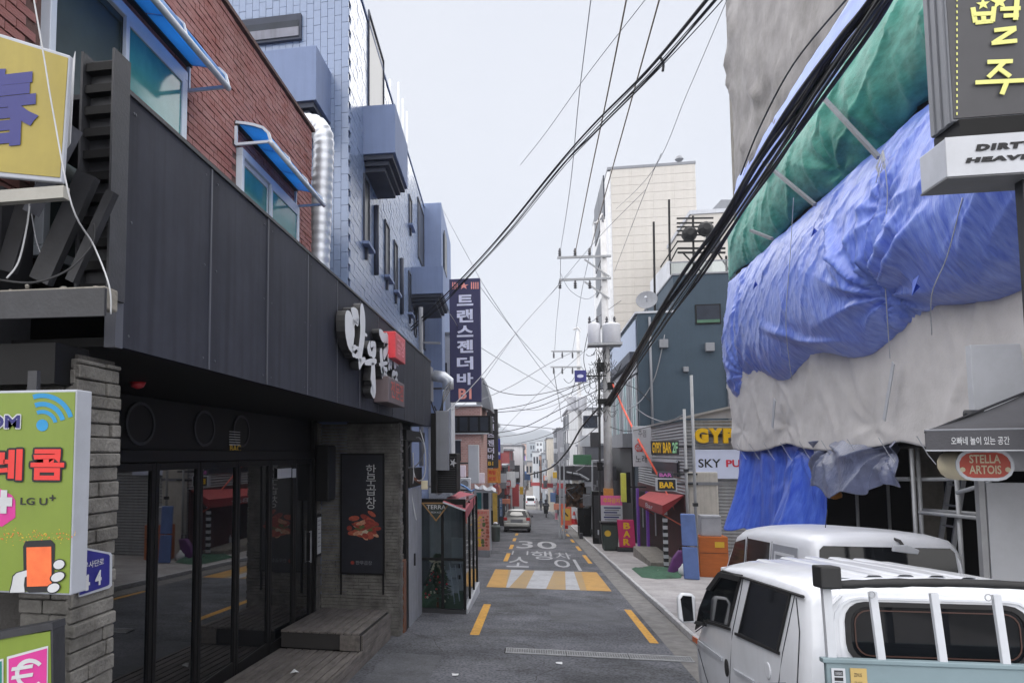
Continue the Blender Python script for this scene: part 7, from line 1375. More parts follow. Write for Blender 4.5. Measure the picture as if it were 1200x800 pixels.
# thick black cable bundle on the right, from behind the camera's right shoulder to the pole
def bundle(name, label, pts, n_, spread, r, m_):
    t_ = thing(name, label, 'cable', pts[len(pts) // 2])
    for k in range(n_):
        P = []; o0 = Vector((random.gauss(0, 1), 0, random.gauss(0, 1))) * spread
        for i, p in enumerate(pts): P.append(Vector(p) + o0 * (1 if i % 2 else .75) + Vector((random.gauss(0, .25), 0, random.gauss(0, .25))) * spread)
        Q = []
        for i in range(len(P) - 1):
            p0, p1, p2_, p3 = P[max(i-1, 0)], P[i], P[i+1], P[min(i+2, len(P)-1)]
            for j in range(8): t = j / 8; Q.append(.5 * ((2*p1) + (p2_-p0)*t + (2*p0-5*p1+4*p2_-p3)*t*t + (3*p1-p0-3*p2_+p3)*t**3))
        b = MB(); b.tube(Q + [P[-1]], r * random.choice((.5, .8, 1, 1.3)), 6); b.build('strand', m_, t_, smooth=True)
    return t_
bundle('cable_bundle', 'thick black cable bundle sweeping along the wrapped building at the upper right', [AY(712, 474, PYY - .2), AY(742, 425, 32), AX(772, 374, 3.55), AX(812, 316, 3.7), AX(852, 258, 3.8), AX(897, 190, 3.8), AX(943, 122, 3.8), AX(1000, 45, 3.8), AX(1040, -8, 3.8), AX(1120, -110, 3.8)], 9, .085, .026, M_wire_k)
bundle('cable_bundle', 'second slack black cable bundle just below the thick one', [AY(714, 476, PYY - .2), AY(748, 425, 32), AX(780, 376, 3.5), AX(822, 318, 3.55), AX(866, 252, 3.6), AX(912, 186, 3.6), AX(960, 112, 3.6), AX(1018, 30, 3.6), AX(1050, -20, 3.6)], 4, .05, .022, M_wire_k)
bundle('cable_bundle', 'black cable bundle crossing above the street to the tiled building', [AY(850, -20, 9), AY(834, 2, 9.6), AY(762, 85, 12.5), AY(700, 148, 15), AY(655, 197, 17), AY(600, 265, 19.5), AY(560, 310, 21.5), AY(520, 352, 23), AY(484, 384, 24.5), AY(478, 390, 25)], 6, .035, .016, M_wire_k)
lines = [
    ([AY(656, 298, PYY - .2), AX(668, 220, 1.3), AX(678, 118, 1.3), AX(693, -5, 1.3)], .011, M_wire_g, 'leftmost of the three long power lines rising from the crossarm'),
    ([AY(674, 297, PYY - .2), AX(690, 215, 2.05), AX(712, 110, 2.05), AX(735, -5, 2.05)], .02, mat('brown_cable', C(128, 116, 104), .6), 'middle of the three long power lines rising from the crossarm'),
    ([AY(691, 296, PYY - .2), AX(712, 218, 2.75), AX(742, 110, 2.75), AX(774, -5, 2.75)], .02, MATS['brown_cable'], 'rightmost of the three long power lines rising from the crossarm'),
    ([AY(722, 245, 40), AX(765, 200, 3.9), AX(805, 110, 4.2), AX(852, 0, 4.4)], .009, M_wire_g, 'thin wire slanting up beside the wrapped building'),
    ([AY(720, 318, 45), AY(757, 222, 30), AY(775, 180, 24)], .012, M_wire_g, 'thin wire crossing the face of the beige tower'),
    ([AY(645, 345, 36), AY(700, 280, 33), AY(757, 222, 30)], .01, M_wire_g, 'thin wire climbing leftward across the tower corner'),
    ([AY(756, 0, 20), AY(690, 85, 24), AY(640, 155, 28), AY(610, 193, 31)], .012, M_wire_g, 'thin pale wire crossing the open sky above the bundle'),
    ([AY(516, 240, 34), AY(548, 300, 33), AY(580, 355, 32), AY(640, 440, 40), AY(690, 500, 55)], .012, M_wire_g, 'thin wire falling from the tiled roof past the banner'),
    ([AY(562, 335, 34), AY(600, 385, 38), AY(640, 430, 45)], .012, M_wire_g, 'faint wire leaving the top of the navy banner'),
    ([AY(512, 493, 17.1), AY(560, 445, 24), AY(610, 384, 32), AY(645, 345, 36), AY(670, 318, PYY)], .014, M_wire_g, 'long service wire from the fascia end up to the pole crossarm'),
    ([AY(560, 470, 32), AY(600, 452, 34), AY(640, 428, 36), AY(672, 412, PYY - 1)], .016, M_wire_g, 'service wire from the brick house gable up to the pole'),
    ([AY(566, 449, 34), AY(590, 460, 35), AY(630, 462, 36.5), AY(690, 447, PYY)], .016, M_wire_k, 'sagging dark wire between the brick house and the pole, uppermost of the sagging set'),
    ([AY(582, 480, 41), AY(620, 473, 40), AY(660, 458, 39), AY(700, 440, PYY)], .018, M_wire_k, 'second sagging dark wire above the street'),
    ([AY(582, 483, 41), AY(625, 478, 40), AY(665, 462, 39), AY(702, 444, PYY)], .018, M_wire_k, 'third sagging dark wire above the street'),
    ([AY(583, 507, 41), AY(615, 500, 41), AY(655, 480, 40), AY(704, 455, PYY)], .02, M_wire_k, 'fourth sagging dark wire above the street'),
    ([AY(583, 512, 41), AY(620, 506, 41), AY(660, 487, 40), AY(706, 462, PYY)], .016, M_wire_g, 'fifth sagging grey wire above the street'),
    ([AY(584, 497, 41), AY(625, 500, 46), AY(660, 503, 55), AY(676, 503, P2)], .02, M_wire_g, 'sixth and lowest sagging wire running to the second pole'),
    ([AY(620, 556, 60), AY(645, 548, 52), AY(665, 528, 45), AY(682, 500, 40), AY(704, 475, PYY)], .05, M_wire_k, 'thick black cable drooping low over the far street to the pole'),
    ([AY(779, 392, NY - .1), AY(768, 440, NY - .15), AY(752, 468, NY - .3), AY(735, 480, 36)], .025, M_wire_g, 'pale cable hanging down the navy end wall'),
    ([AY(745, 478, 34), AY(760, 488, 33), AY(780, 494, 30), AY(800, 486, 27.2)], .022, M_wire_g, 'pale cable looping from the navy corner to the corrugated roof'),
    ([AY(657, 303, PYY), AY(656, 340, 46), AY(652, 380, 55), AY(650, 411, P2)], .014, M_wire_g, 'left line running from the first crossarm to the second pole'),
    ([AY(690, 303, PYY), AY(682, 340, 46), AY(676, 380, 55), AY(671, 411, P2)], .014, M_wire_g, 'right line running from the first crossarm to the second pole'),
    ([AY(710, 330, PYY), AY(690, 350, PYY - .3), AY(668, 340, PYY - .3), AY(656, 318, PYY - .3)], .012, M_wire_g, 'slack jumper wire hanging under the crossarms'),
    ([AY(479, 388, 25), AY(468, 382, 24), AY(455, 384, 22)], .01, M_wire_k, 'short dark wire stub on the tiled wall'),
    ([AY(690, 452, PYY), AY(660, 470, 42), AY(630, 480, 46), AY(600, 478, 50)], .014, M_wire_g, 'slack grey wire low over the street towards the left shops'),
    ([AY(696, 470, PYY), AY(664, 498, 42), AY(636, 512, 47), AY(604, 520, 52)], .016, M_wire_k, 'slack dark wire sagging to the grey house on the left'),
    ([AY(700, 500, PYY), AY(680, 516, 44), AY(668, 520, 50), AY(660, 516, 60)], .02, M_wire_k, 'dark cable dipping beside the far poles'),
    ([AY(676, 440, P2), AY(668, 470, 75), AY(667, 492, 90)], .03, M_wire_g, 'grey line between the second and third poles'),
    ([AY(648, 430, P2), AY(655, 470, 75), AY(658, 494, 90)], .03, M_wire_g, 'thin line from the second crossarm to the third pole'),
    ([AY(700, 398, PYY), AY(640, 452, 46), AY(600, 492, 52), AY(588, 505, 56)], .012, M_wire_g, 'fine straight wire from the transformers down to the left roofs'),
    ([AY(705, 420, PYY), AY(660, 470, 52), AY(640, 490, 64)], .014, M_wire_g, 'fine wire falling from the pole to the far left'),
    ([AY(728, 352, 42), AY(700, 372, 40), AY(690, 380, PYY)], .014, M_wire_k, 'short dark wire from the navy parapet to the transformers'),
    ([AY(690, 385, PYY), AY(684, 420, 38.5), AY(690, 445, PYY)], .016, M_wire_k, 'dark loop hanging beside the left transformer'),
    ([AY(520, 350, 23), AY(530, 372, 27), AY(560, 405, 34), AY(640, 452, 50), AY(676, 470, P2)], .014, M_wire_g, 'long thin wire from the banner bundle to the second pole'),
    ([AY(790, 494, 27), AY(760, 500, 31), AY(735, 505, 34), AY(715, 500, PYY)], .018, M_wire_k, 'dark wire from the corrugated roof to the pole'),
    ([AY(762, 470, NY - .2), AY(745, 455, NY - .3), AY(722, 448, PYY)], .02, M_wire_k, 'short dark cable from the navy wall to the pole'),
    ([AY(530, 480, 30), AY(548, 470, 31), AY(570, 440, 33), AY(602, 394, 36)], .012, M_wire_g, 'thin wire rising from the brick house eave'),
]
for pts, r, m_, lab in lines: cable('overhead_wire', pts, r, m_, lab, 'overhead wires', 5)
q = AY(773, 66, 12.2); cable('wire_tail', [q, q + Vector((.05, 0, -.12)), q + Vector((.04, 0, -.25))], .02, M_wire_k, 'short loose wire end hanging from the crossing cable bundle')

# ================================================================== far things
BT = 72.0; bt = thing('beige_tower', 'tall beige stone-clad tower standing behind the navy building', 'building', AY(768, 400, BT)); a, c = AY(720.5, 400, BT), AY(814.5, 192, BT)
M_bstone = mat('beige_stone_panel', C(186, 182, 177), .8, var=.06, scale=.6, dirt=.1, streak=.06); part('core', bt, mat('panel_joint', C(172, 167, 162), .9), (a.x, c.x, BT + .05, BT + 18, -4, c.z - .02))
b = MB(); nh, nw = 34, 4; hh = (c.z - 2) / nh; ww = (c.x - a.x) / nw; b.box(.004, ww - .006, 0, .049, .01, hh - .012); k0 = b.build('stone_panel', M_bstone, bt); done = False
for j in range(nh):
    for i in range(nw):
        Mx = Matrix.Translation((a.x + i * ww, BT + random.uniform(-.01, .0), 2 + j * hh))
        if not done: k0.matrix_basis = Mx; done = True
        else: share(k0, 'stone_panel', bt, Mx)
part('side_wall', bt, mat('pale_side_render', C(206, 208, 212), .7), (a.x - .3, a.x - .002, BT + .1, BT + 18, -4, c.z - .1)); part('roof_edge', bt, M_grey, (a.x - .3, c.x + .05, BT - .05, BT + 18, c.z, c.z + .25))
for k, (y0, y1) in enumerate(((225, 270), (280, 305), (310, 335), (350, 380))):
    z0, z1 = AY(712, y1, BT + 8).z, AY(712, y0, BT + 8).z; wn = part('side_window', bt, M_slit, (a.x - .42, a.x - .302, BT + 3, BT + 14, z0, z1)); part('window_frame', wn, M_grey, (a.x - .44, a.x - .421, BT + 8, BT + 8.3, z0, z1))
p = AY(796, 190, BT + 1); b = MB(); b.tube([(p.x, BT + 1, c.z), (p.x, BT + 1, AY(796, 186, BT).z)], .08, 6); b.build('roof_stem', M_grey, bt); b = MB(); b.lathe((p.x, BT + 1, AY(796, 186, BT).z), [(.1, 0), (.4, .3), (.2, .6)], 8); b.build('roof_vent', M_grey, bt)
lo = thing('lower_tower_block', 'lower beige block attached right of the beige tower', 'building', AY(840, 300, 60)); a, c = AY(812, 330, 60), AY(870, 248, 60); part('wall', lo, M_bstone, (a.x, c.x + 3, 60, 70, -4, c.z)); part('roof_edge', lo, M_lgrey, (a.x - .1, c.x + 3, 59.9, 70, c.z + .003, c.z + .3)); b = MB(); b.prism([AY(832, 248, 61), AY(862, 248, 61), AY(862, 234, 61), AY(845, 234, 61)], (0, 3, 0)); b.build('roof_shed', M_grey, lo); part('window', lo, M_slit, (a.x + 1, a.x + 2, 59.95, 60, c.z - 3, c.z - 1.5))
# row houses on both sides down to the bend
def house(label, x0, x1, y0, y1, h, m_, side, storeys, wm, sign=None, roofm=None, awn=None, signtext=None):
    """street house: side = +1 has its front towards +X, -1 towards -X"""
    zb = rz(y1) - .4; t_ = thing('street_house', label, 'building', ((x0 + x1) / 2, (y0 + y1) / 2, rz(y0)), 'houses down the street'); part('wall', t_, m_, (x0, x1, y0, y1, zb, rz(y0) + h)); part('roof', t_, roofm or M_grey, (x0 - .15, x1 + .15, y0 - .12, y1 + .1, rz(y0) + h + .003, rz(y0) + h + .18))
    xf = x1 if side > 0 else x0; o = .03 * side; ln = y1 - y0; nwin = max(2, int(ln / 2.6))
    for s in range(storeys):
        for k in range(nwin):
            ya = y0 + ln * (k + .2) / nwin; yb = y0 + ln * (k + .8) / nwin; za = rz(y0) + 3.2 + s * 2.8
            if za + 1.4 > rz(y0) + h: continue
            wn = part('window', t_, wm, (xf, xf + o, ya, yb, za, za + 1.4)); part('sill', wn, M_lgrey, (xf, xf + o * 4, ya - .05, yb + .05, za - .08, za - .003)); part('mullion', wn, M_lgrey, (xf + o * 1.01, xf + o * 1.8, (ya + yb) / 2 - .04, (ya + yb) / 2 + .04, za, za + 1.4))
    nsh = max(1, int(ln / 4))
    for k in range(nsh):
        ya, yb = y0 + ln * (k + .08) / nsh, y0 + ln * (k + .92) / nsh; part('shop_window', t_, M_darkglass, (xf, xf + o * 1.2, ya, yb, rz(yb) + .3, rz(ya) + 2.3))
        if sign: part('shop_fascia', t_, sign[k % len(sign)], (xf + o * .1, xf + o * 6, ya, yb, rz(ya) + 2.45, rz(ya) + 3.05))
    fw = (x1 - x0)
    for s in range(storeys):                          # end wall towards the camera
        for k in range(2):
            xa = x0 + fw * (.2 + .4 * k); za = rz(y0) + 3.2 + s * 2.8
            if za + 1.3 < rz(y0) + h: part('end_window', t_, wm, (xa, xa + fw * .2, y0 - .03, y0 - .002, za, za + 1.2))
    for k in range(max(2, int(ln / 3))):              # condenser units, pipes and small hanging signs on the front
        ya = y0 + random.uniform(.3, ln - 1.2); za = rz(ya) + random.uniform(2.8, max(3.2, h - 1.2)); part('condenser', t_, random.choice([M_lgrey, M_offwhite, M_grey]), (xf, xf + side * .4, ya, ya + .8, za, za + .55)); yp = y0 + random.uniform(.2, ln - .3); part('downpipe', t_, M_grey, (xf, xf + side * .09, yp, yp + .09, rz(yp), rz(y0) + h - .2))
        ys2 = y0 + random.uniform(.3, ln - .5); zs2 = rz(ys2) + random.uniform(2.9, 4.2); part('blade_sign', t_, random.choice([M_sr, M_sb, M_so, M_offwhite, M_offwhite, M_dk, M_lgrey, M_offwhite, M_grey, M_lgrey, M_cr, M_wh]), (xf + side * .1, xf + side * random.uniform(.5, .9), ys2, ys2 + .15, zs2, zs2 + random.uniform(.5, 1.3)))
    if awn: b = MB(); b.prism([(xf, y0 + .5, rz(y0) + 2.5), (xf + side * 1.0, y0 + .5, rz(y0) + 2.1), (xf + side * 1.0, y0 + .5, rz(y0) + 2.04), (xf, y0 + .5, rz(y0) + 2.42)], (0, ln - 1, rz(y1 - .5) - rz(y0 + .5))); b.build('awning', awn, t_)
    return t_
M_cr = mat('cream_render', C(196, 190, 180), .85, var=.06, streak=.2); M_gr = mat('grey_render_far', C(150, 152, 160), .85, var=.06, streak=.2); M_wh = mat('white_render_far', C(210, 212, 216), .85, var=.04, streak=.15); M_dk = mat('dark_render_far', C(62, 62, 68), .85, var=.1); M_br = M_fbrick
M_sr = mat('shop_sign_red', C(160, 62, 66), .6); M_sb = mat('shop_sign_blue', C(82, 112, 158), .6); M_so = mat('shop_sign_coral', C(196, 124, 100), .6); M_sgn = mat('shop_sign_green', C(54, 104, 72), .6); M_sw = M_offwhite
house('narrow cream house behind the orange sign on the left', -7, -2.75, 43.2, 50, 5.2, M_cr, 1, 1, M_slit, [M_sw, M_sb])
house('grey flat-roofed house with a white edge on the left beyond the orange sign', -8, -2.65, 51, 61, 7.2, M_gr, 1, 1, M_slit, [M_sr, M_so], M_lgrey)
house('low dark shop with red fascia left of the silver car', -8, -2.3, 62, 72, 4.6, M_dk, 1, 0, M_slit, [M_sr])
house('red fronted shop house further left of the road', -8, -2.2, 73, 86, 6.5, mat('red_shop_front', C(138, 70, 72), .7), 1, 1, M_slit, [M_sr, M_so])
house('pale house with coral signs at the left bend', -9, -1.2, 88, 104, 7.8, M_wh, 1, 1, M_slit, [M_sw, M_so])
house('dark low shop house right beyond the navy building', 4.2, 9, 52.5, 62, 4.6, M_dk, -1, 0, M_slit, [M_dk, M_sgn], None, M_dk)
house('dark shop house with grey awning on the right beyond the second pole', 4.0, 9, 63.5, 74, 6.4, mat('slate_render_far', C(88, 90, 98), .85), -1, 1, M_slit, [M_dk, M_sw], None, M_dk)
house('white three-storey house on the right far down the street', 3.4, 10, 76, 90, 10.6, M_wh, -1, 3, M_slit, [M_sw, M_sr])
house('grey house on the right at the foot of the street', 2.8, 9, 92, 112, 10.0, M_gr, -1, 2, M_slit, [M_sr, M_sb])
house('cream house on the right before the bend', 2.0, 8, 115, 135, 10.5, M_cr, -1, 2, M_slit, [M_sw])
# far signs
sign_on('projecting_sign', 'green square sign over the dark shop row on the right', 672, 532.5, 693, 544, 53, M_sgn, dep=.3, mount=4.4)
sign_on('projecting_sign', 'white blank sign above the green square sign on the right', 680, 510, 692, 523, 55, M_offwhite, dep=.3, mount=4.4)
sign_on('projecting_sign', 'round-faced red shop sign left above the silver car', 592, 563, 598.5, 570, 62, M_sr, '곱', M_offwhite, dep=.3, mount=-2.5)
sign_on('projecting_sign', 'tall red shop sign with a white figure behind the silver car', 600.5, 567, 608, 593, 74, M_sr, None, dep=.3, mount=-2.4)
sign_on('projecting_sign', 'coral horizontal sign left of the silver car', 588, 584.5, 598, 590, 60, M_so, None, dep=.3, mount=-2.7)
sign_on('projecting_sign', 'blue narrow upright sign left of the silver car', 585.5, 584, 588.3, 605, 50, M_sb, '폰샵', M_offwhite, dep=.2, vertical=True, mount=-2.9)
sign_on('projecting_sign', 'pink and blue lit sign far down the street', 608, 534, 615.5, 543.5, 120, mat('pink_blue_sign', C(224, 120, 206), .5, scale=.5, col2=C(110, 110, 214)), dep=.4, mount=-1.6)
sign_on('projecting_sign', 'red horizontal sign far down the street at its foot', 622, 565, 633, 569, 130, M_sr, dep=.4, mount=2.3)
sign_on('projecting_sign', 'small yellow sign far right down the street', 648, 553, 652.5, 560, 90, M_goldink, dep=.3, mount=3.4)
sign_on('projecting_sign', 'dark slanted board on the left above the red sign', 601, 545, 609, 565, 76, M_dk, dep=1.2, mount=-2.4)
# hanging canvas and posts of the dark stalls on the right
stl2 = thing('dark_market_stall', 'dark stall with brown canvas and pale posts on the right beyond the bin', 'stall', AG(680, 632, .115)); SY2 = 47.0
b = MB(); G = [[AY(x + .3 * fbm(x * .4, y * .3, 1, 3, 4.), y + 1.2 * fbm(x * .25, y * .1, 1, 3, 9.), SY2 + .6 * fbm(x * .3, y * .3, 1, 3, 2.)) for x in np.linspace(663, 692, 22)] for y in np.linspace(566, 594, 14)]; b.grid(G); o = b.build('brown_canvas', mat('brown_canvas', C(112, 84, 62), .9, scale=1.2, col2=C(52, 42, 38), dirt=.4), stl2, smooth=True)
for k in range(12):
    px, py = random.uniform(676, 700), random.uniform(560, 628); p = AY(px, py, SY2 - .7 + random.uniform(-.3, .5)); w_, h_ = random.uniform(.08, .3), random.uniform(.1, .5)
    part('stacked_goods', stl2, random.choice([M_black, M_blacksteel, M_dk, M_grey, M_rust, M_lgrey]), (p.x - w_, p.x + w_, p.y, p.y + .3, p.z - h_, p.z + h_), bevel=.02)
for k in range(8): p = AY(random.uniform(655, 700), random.uniform(545, 580), SY2 - 1); b = MB(); b.tube([p, p + Vector((random.uniform(-.6, .6), 0, random.uniform(-.5, .2))), p + Vector((random.uniform(-1, 1), 0, random.uniform(-1, -.2)))], .03, 5); b.build('cable_loop', M_wire_k if k % 2 else M_wire_g, stl2)
for px in (656, 661, 694): p, q = AY(px, 627, SY2 - .5), AY(px, 540, SY2 - .5); b = MB(); b.tube([(p.x, SY2 - .5, rz(SY2)), q], .05, 6); b.build('post', M_lgrey, stl2)
a, c = AY(655, 572, SY2 - .6), AY(697, 545, SY2 - .6); part('dark_canopy', stl2, M_dk, (a.x, c.x + 1.2, SY2 - .5, SY2 + 3, AY(670, 562, SY2).z, AY(670, 546, SY2).z)); b = MB(); b.tube([AY(664, 553, SY2 - .6), AY(680, 556, SY2 - .6), AY(690, 562, SY2 - .6)], .06, 6); b.build('bent_pipe', M_lgrey, stl2)
part('counter', stl2, M_black, (AY(679, 610, SY2).x, AY(699, 610, SY2).x, SY2, SY2 + 2, rz(SY2), AY(690, 594, SY2).z)); b = MB(); b.prism([AY(676, 600, SY2 - .3), AY(692, 588, SY2 - .3), AY(693, 592, SY2 - .3), AY(678, 604, SY2 - .3)], (0, 1.2, 0)); b.build('white_sheet', M_offwhite, stl2)
# small street things
q = AG(663, 619, .115); tf_ = thing('orange_barrier_board', 'orange traffic board with a yellow middle on the right kerb', 'traffic board', q); a, c = AY(657.5, 615, q.y), AY(669.5, 590, q.y); part('board', tf_, mat('orange_board', C(226, 112, 84), .6), (a.x, c.x, q.y, q.y + .08, a.z, c.z), bevel=.02); part('yellow_panel', tf_, mat('yellow_panel', C(224, 178, 70), .6), (a.x + .12, c.x - .1, q.y - .012, q.y - .002, a.z + .35, c.z - .35)); part('foot', tf_, M_redlens, (a.x + .25, c.x - .25, q.y - .1, q.y + .3, q.z, a.z - .003)); p = AY(664, 603, q.y - .015); b = MB(); b.bar(p + Vector((-.12, 0, .15)), p + Vector((.1, 0, -.1)), .02, .09); b.build('black_arrow', M_ink, tf_)
q = AG(673, 614, .115); rbg = thing('red_traffic_cone', 'red and white traffic cone beside the orange board', 'cone', q); b = MB(); b.lathe(q, [(.36, 0), (.36, .06), (.27, .07), (.2, .45)], 14); b.build('lower_cone', M_redlens, rbg, smooth=math.radians(40)); b = MB(); b.lathe(q + Vector((0, 0, .452)), [(.2, 0), (.14, .28)], 14); b.build('white_band', M_offwhite, rbg, smooth=math.radians(40)); b = MB(); b.lathe(q + Vector((0, 0, .734)), [(.14, 0), (.05, .3), (.02, .32)], 14); b.build('cone_tip', M_redlens, rbg, smooth=math.radians(40))
q = AG(652, 608, .115); pb_ = thing('pink_bollard', 'pink and white bollard at the right kerb far down the street', 'bollard', q); b = MB(); b.lathe(q, [(.16, 0), (.12, .1), (.12, .6)], 10); b.build('lower_tube', mat('pink_plastic', C(214, 140, 160), .6), pb_); b = MB(); b.lathe(q + Vector((0, 0, .605)), [(.12, 0), (.12, .5), (.05, .6)], 10); b.build('upper_tube', M_offwhite, pb_)
# scooter rider at the right edge of the far road
q = AG(640, 606); sc_ = thing('scooter', 'dark delivery scooter standing at the right edge of the far road', 'scooter', q); S = 1.25
for dy in (-.55, .6): b = MB(); b.lathe(q + Vector((-.06, dy, .24 * S)), [(.1 * S, 0), (.24 * S, .01), (.24 * S, .11), (.1 * S, .12)], 16, (1, 0, 0)); b.build('wheel', M_rubber, sc_)
b = MB(); b.prism([q + Vector((-.16, -.75, .45)), q + Vector((-.16, .1, .4)), q + Vector((-.16, .55, .5)), q + Vector((-.16, .6, 1.05)), q + Vector((-.16, .4, 1.05)), q + Vector((-.16, .25, .6)), q + Vector((-.16, -.1, .85)), q + Vector((-.16, -.75, .9))], (.32, 0, 0)); b.build('body', M_black, sc_, bevel=.05); b = MB(); b.tube([q + Vector((-.38, .4, 1.2)), q + Vector((0, .5, 1.15)), q + Vector((.38, .4, 1.2))], .03, 6); b.build('handlebar', M_black, sc_); part('delivery_box', sc_, M_blacksteel, (q.x - .28, q.x + .28, q.y - 1.0, q.y - .5, q.z + .93, q.z + 1.4), bevel=.03)
def person(label, q, joints, edges, cloth, trousers, head=None, hair=None, name='person'):
    """one continuous body grown on a skeleton; head, hair and trousers are its children"""
    me = bpy.data.meshes.new('body'); me.from_pydata([tuple(q + Vector(j[:3])) for j in joints], edges, []); o = bpy.data.objects.new(name, me); COL.objects.link(o); me.materials.append(cloth); me.materials.append(trousers)
    o.modifiers.new('skin', 'SKIN'); me.skin_vertices.new() if not me.skin_vertices else None
    for v, j in zip(me.skin_vertices[0].data, joints): v.radius = (j[3], j[3])
    me.skin_vertices[0].data[0].use_root = True; s = o.modifiers.new('sub', 'SUBSURF'); s.levels = 1; s.render_levels = 2; tag(o, label, 'person'); return o
M_dcloth = mat('dark_jacket', C(44, 46, 58), .9); M_skin = mat('skin', C(196, 150, 126), .6); M_helm = mat('dark_helmet', C(36, 38, 46), .3)
rider = person('person in dark jacket and helmet sitting on the far scooter', q, [(0, -.2, .95, .17), (0, -.12, 1.2, .18), (0, -.06, 1.45, .19), (0, -.03, 1.58, .07), (0, 0, 1.72, .11), (0, .02, 1.84, .1),
    (-.24, -.02, 1.46, .075), (-.33, .2, 1.25, .055), (-.34, .42, 1.22, .04), (.24, -.02, 1.46, .075), (.33, .2, 1.25, .055), (.34, .42, 1.22, .04), (-.14, .15, .9, .1), (-.16, .28, .5, .065), (-.16, .36, .38, .06), (.14, .15, .9, .1), (.16, .28, .5, .065), (.16, .36, .38, .06)],
    [(0, 1), (1, 2), (2, 3), (3, 4), (4, 5), (2, 6), (6, 7), (7, 8), (2, 9), (9, 10), (10, 11), (0, 12), (12, 13), (13, 14), (0, 15), (15, 16), (16, 17)], M_dcloth, M_dcloth)
b = MB(); hq = q + Vector((0, .0, 1.66)); b.lathe(hq, [(.12, 0), (.16, .06), (.165, .16), (.13, .25), (.05, .3)], 14); b.build('helmet', M_helm, rider, smooth=True)
for k, (px, py, lab, m_, mt) in enumerate(((634, 598, 'person in a dark coat walking far down the street', M_dcloth, M_dcloth), (629, 597, 'person in a pale coat walking far down the middle of the street', mat('pale_coat', C(150, 146, 150), .9), M_dcloth))):
    q = AG(px, py); o = person(lab, q, [(0, 0, .95, .15), (0, 0, 1.2, .15), (0, .0, 1.42, .17), (0, .01, 1.53, .06), (0, .03, 1.62, .09), (0, .03, 1.72, .085), (-.2, 0, 1.4, .06), (-.25, .02, 1.1, .05), (-.24, .1, .86, .04), (.2, 0, 1.4, .06), (.25, -.02, 1.1, .05), (.24, -.06, .86, .04), (-.1, .1, .5, .075), (-.1, .14, .06, .05), (-.1, .28, .04, .04), (.1, -.06, .5, .075), (.1, -.2, .06, .05), (.1, -.08, .04, .04)],
        [(0, 1), (1, 2), (2, 3), (3, 4), (4, 5), (2, 6), (6, 7), (7, 8), (2, 9), (9, 10), (10, 11), (0, 12), (12, 13), (13, 14), (0, 15), (15, 16), (16, 17)], m_, mt)
    b = MB(); b.lathe(q + Vector((0, .01, 1.6)), [(.085, 0), (.11, .06), (.1, .15), (.04, .2)], 10); b.build('hair', M_ink, o, smooth=True)
# delivery van and small shop signs at the foot of the street
q = AG(622, 594); fv = thing('far_white_van', 'small white van standing far down at the foot of the street', 'van', q); part('body', fv, M_wpaint, (q.x - .85, q.x + .85, q.y, q.y + 4.2, q.z + .35, q.z + 1.9), bevel=.18, smooth=False); part('rear_window', fv, M_autoglass, (q.x - .65, q.x + .65, q.y - .02, q.y - .002, q.z + 1.15, q.z + 1.7), bevel=.005)
for sx in (-.8, .62): part('tail_light', fv, M_redlens, (q.x + sx, q.x + sx + .18, q.y - .02, q.y - .002, q.z + .8, q.z + 1.1)); b = MB(); b.lathe(q + Vector((sx + .0, .6, .3)), [(.3, 0), (.3, .2)], 14, (1, 0, 0)); b.build('wheel', M_rubber, fv)
fs_ = [(612, 552, 617, 560, 118, M_sb, 'blue'), (617, 561, 623, 564, 112, M_so, 'coral'), (641, 566, 648, 571, 100, M_sr, 'red'), (645, 577, 651, 588, 82, M_sb, 'pale blue'), (634, 571, 639, 577, 118, M_offwhite, 'white'), (596, 572, 600, 580, 70, M_offwhite, 'off-white'), (609, 570, 613, 579, 84, M_goldink, 'golden'), (653, 566, 660, 572, 70, M_sr, 'deep red'), (604, 596, 609, 602, 62, M_sgn, 'mint'), (649, 590, 655, 597, 76, M_so, 'orange-pink')]
for (x0, y0, x1, y1, Y, m_, nm) in fs_: sign_on('hanging_shop_sign', f'tiny {nm} hanging shop sign far down the street', x0, y0, x1, y1, Y, m_, dep=.3, mount=(-2.3 if x0 < 625 else 3.3), group='tiny far shop signs')
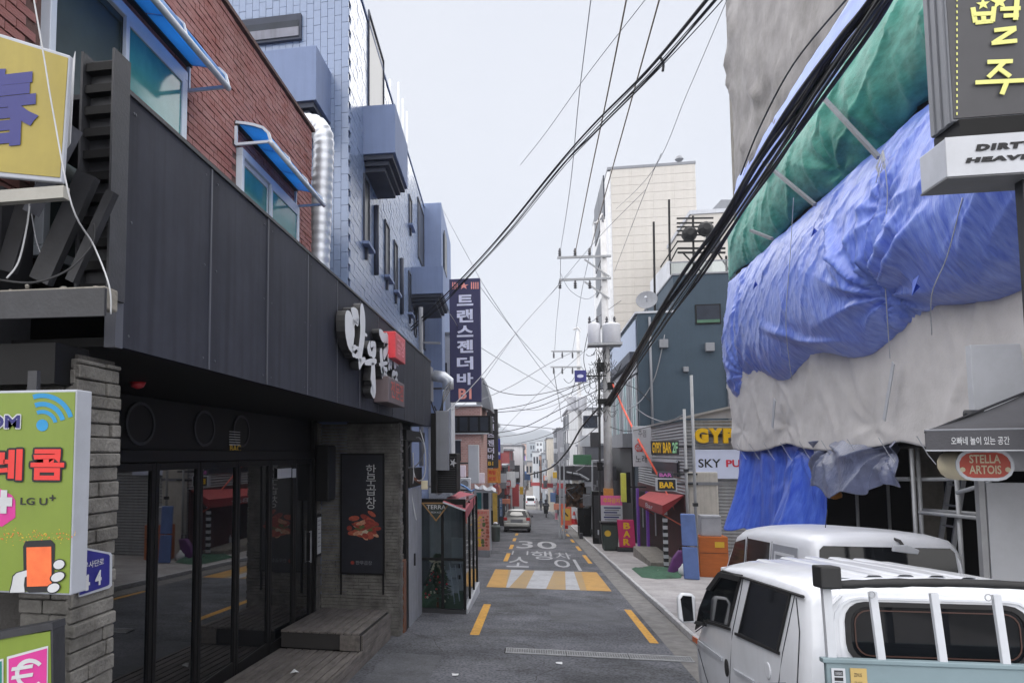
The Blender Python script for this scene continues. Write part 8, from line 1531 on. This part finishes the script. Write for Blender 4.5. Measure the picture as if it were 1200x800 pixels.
# hills and the town beyond the foot of the street
b = MB(); G = []
for j in range(14):
    Y = 420 + j * 68; row = []
    for i in range(70):
        X = -1300 + i * 37.5; t = j / 13; h = -9 + (36 + 22 * fbm(X * .004, 1.3, 1, 4, 2.) + 8 * fbm(X * .02, 3.1, 1, 3, 5.)) * (math.sin(min(1, t * 1.15) * math.pi / 2)) * (.55 + t * .9); row.append((X, Y, h))
    G.append(row)
b.grid(G); struct(b.build('hill', mat('wooded_hill', C(70, 78, 84), .95, var=.3, scale=.05), smooth=True))
cols = [C(188, 184, 178), C(206, 206, 208), C(170, 164, 160), C(182, 150, 138), C(150, 158, 168), C(196, 200, 206)]
cm = [mat(f'town_wall_{k}', c_, .9, var=.05, scale=.2) for k, c_ in enumerate(cols)]
random.seed(5); lab_where = ['far left', 'left', 'middle', 'right', 'far right']
spots = []
for (px, py, w_, h_, Y, k) in ((588, 533, 9, 16, 190, 5), (597, 534, 8, 14, 230, 0), (604, 530, 7, 20, 210, 4), (611, 535, 9, 20, 250, 1), (620, 541, 8, 22, 170, 2), (628, 530, 7, 40, 165, 5), (634, 534, 5, 46, 180, 3), (638, 532, 4, 50, 160, 4), (643, 529, 7, 55, 175, 1), (651, 526, 8, 45, 200, 0), (659, 530, 9, 40, 150, 5), (614, 520, 5, 18, 320, 3), (624, 519, 6, 26, 300, 4), (607, 523, 7, 12, 360, 2), (595, 520, 9, 14, 380, 1), (648, 517, 10, 20, 340, 2), (668, 512, 10, 34, 280, 0), (632, 517, 8, 14, 420, 5), (585, 524, 6, 12, 300, 3)):
    spots.append((px, py, w_, h_, Y, k))
adj = {0: 'cream', 1: 'white', 2: 'greige', 3: 'brick-pink', 4: 'slate grey', 5: 'pale grey'}
nthw = ['leftmost', 'second', 'third', 'fourth', 'fifth']
for i, (px, py, w_, h_, Y, k) in enumerate(spots):
    a, c = AY(px - w_ / 2, py + h_, Y), AY(px + w_ / 2, py, Y); same = sorted(s[0] for s in spots if s[5] == k); order = nthw[same.index(px)]
    t_ = thing('town_building', f'{order} {adj[k]} block counted from the left among distant town buildings', 'building', ((a.x + c.x) / 2, Y, -9), 'distant town blocks'); part('wall', t_, cm[k], (a.x, c.x, Y, Y + 12, -9, c.z)); part('roof', t_, M_grey, (a.x - .15, c.x + .15, Y - .15, Y + 12, c.z + .003, c.z + .35))
    fl_ = int((c.z + 6) / 3)
    for s in range(min(fl_, 6)):
        z = c.z - 2.3 - s * 3
        for q_ in range(2): xa = a.x + (c.x - a.x) * (.15 + .45 * q_); part('window', t_, M_slit, (xa, xa + (c.x - a.x) * .25, Y - .05, Y - .002, z, z + 1.4))

# ------------------------------------------------------------------ the air of a damp day
hz = MB(); hz.box(-1500, 1500, -60, 1500, -12, 75); M_hz = bpy.data.materials.new('haze_air'); M_hz.use_nodes = True; n_ = M_hz.node_tree; n_.nodes.clear(); o_ = n_.nodes.new('ShaderNodeOutputMaterial'); v_ = n_.nodes.new('ShaderNodeVolumePrincipled')
v_.inputs['Color'].default_value = (.86, .9, 1, 1); v_.inputs['Density'].default_value = .00055; v_.inputs['Anisotropy'].default_value = .2; n_.links.new(v_.outputs['Volume'], o_.inputs['Volume'])
hzo = stuff(hz.build('haze', M_hz))
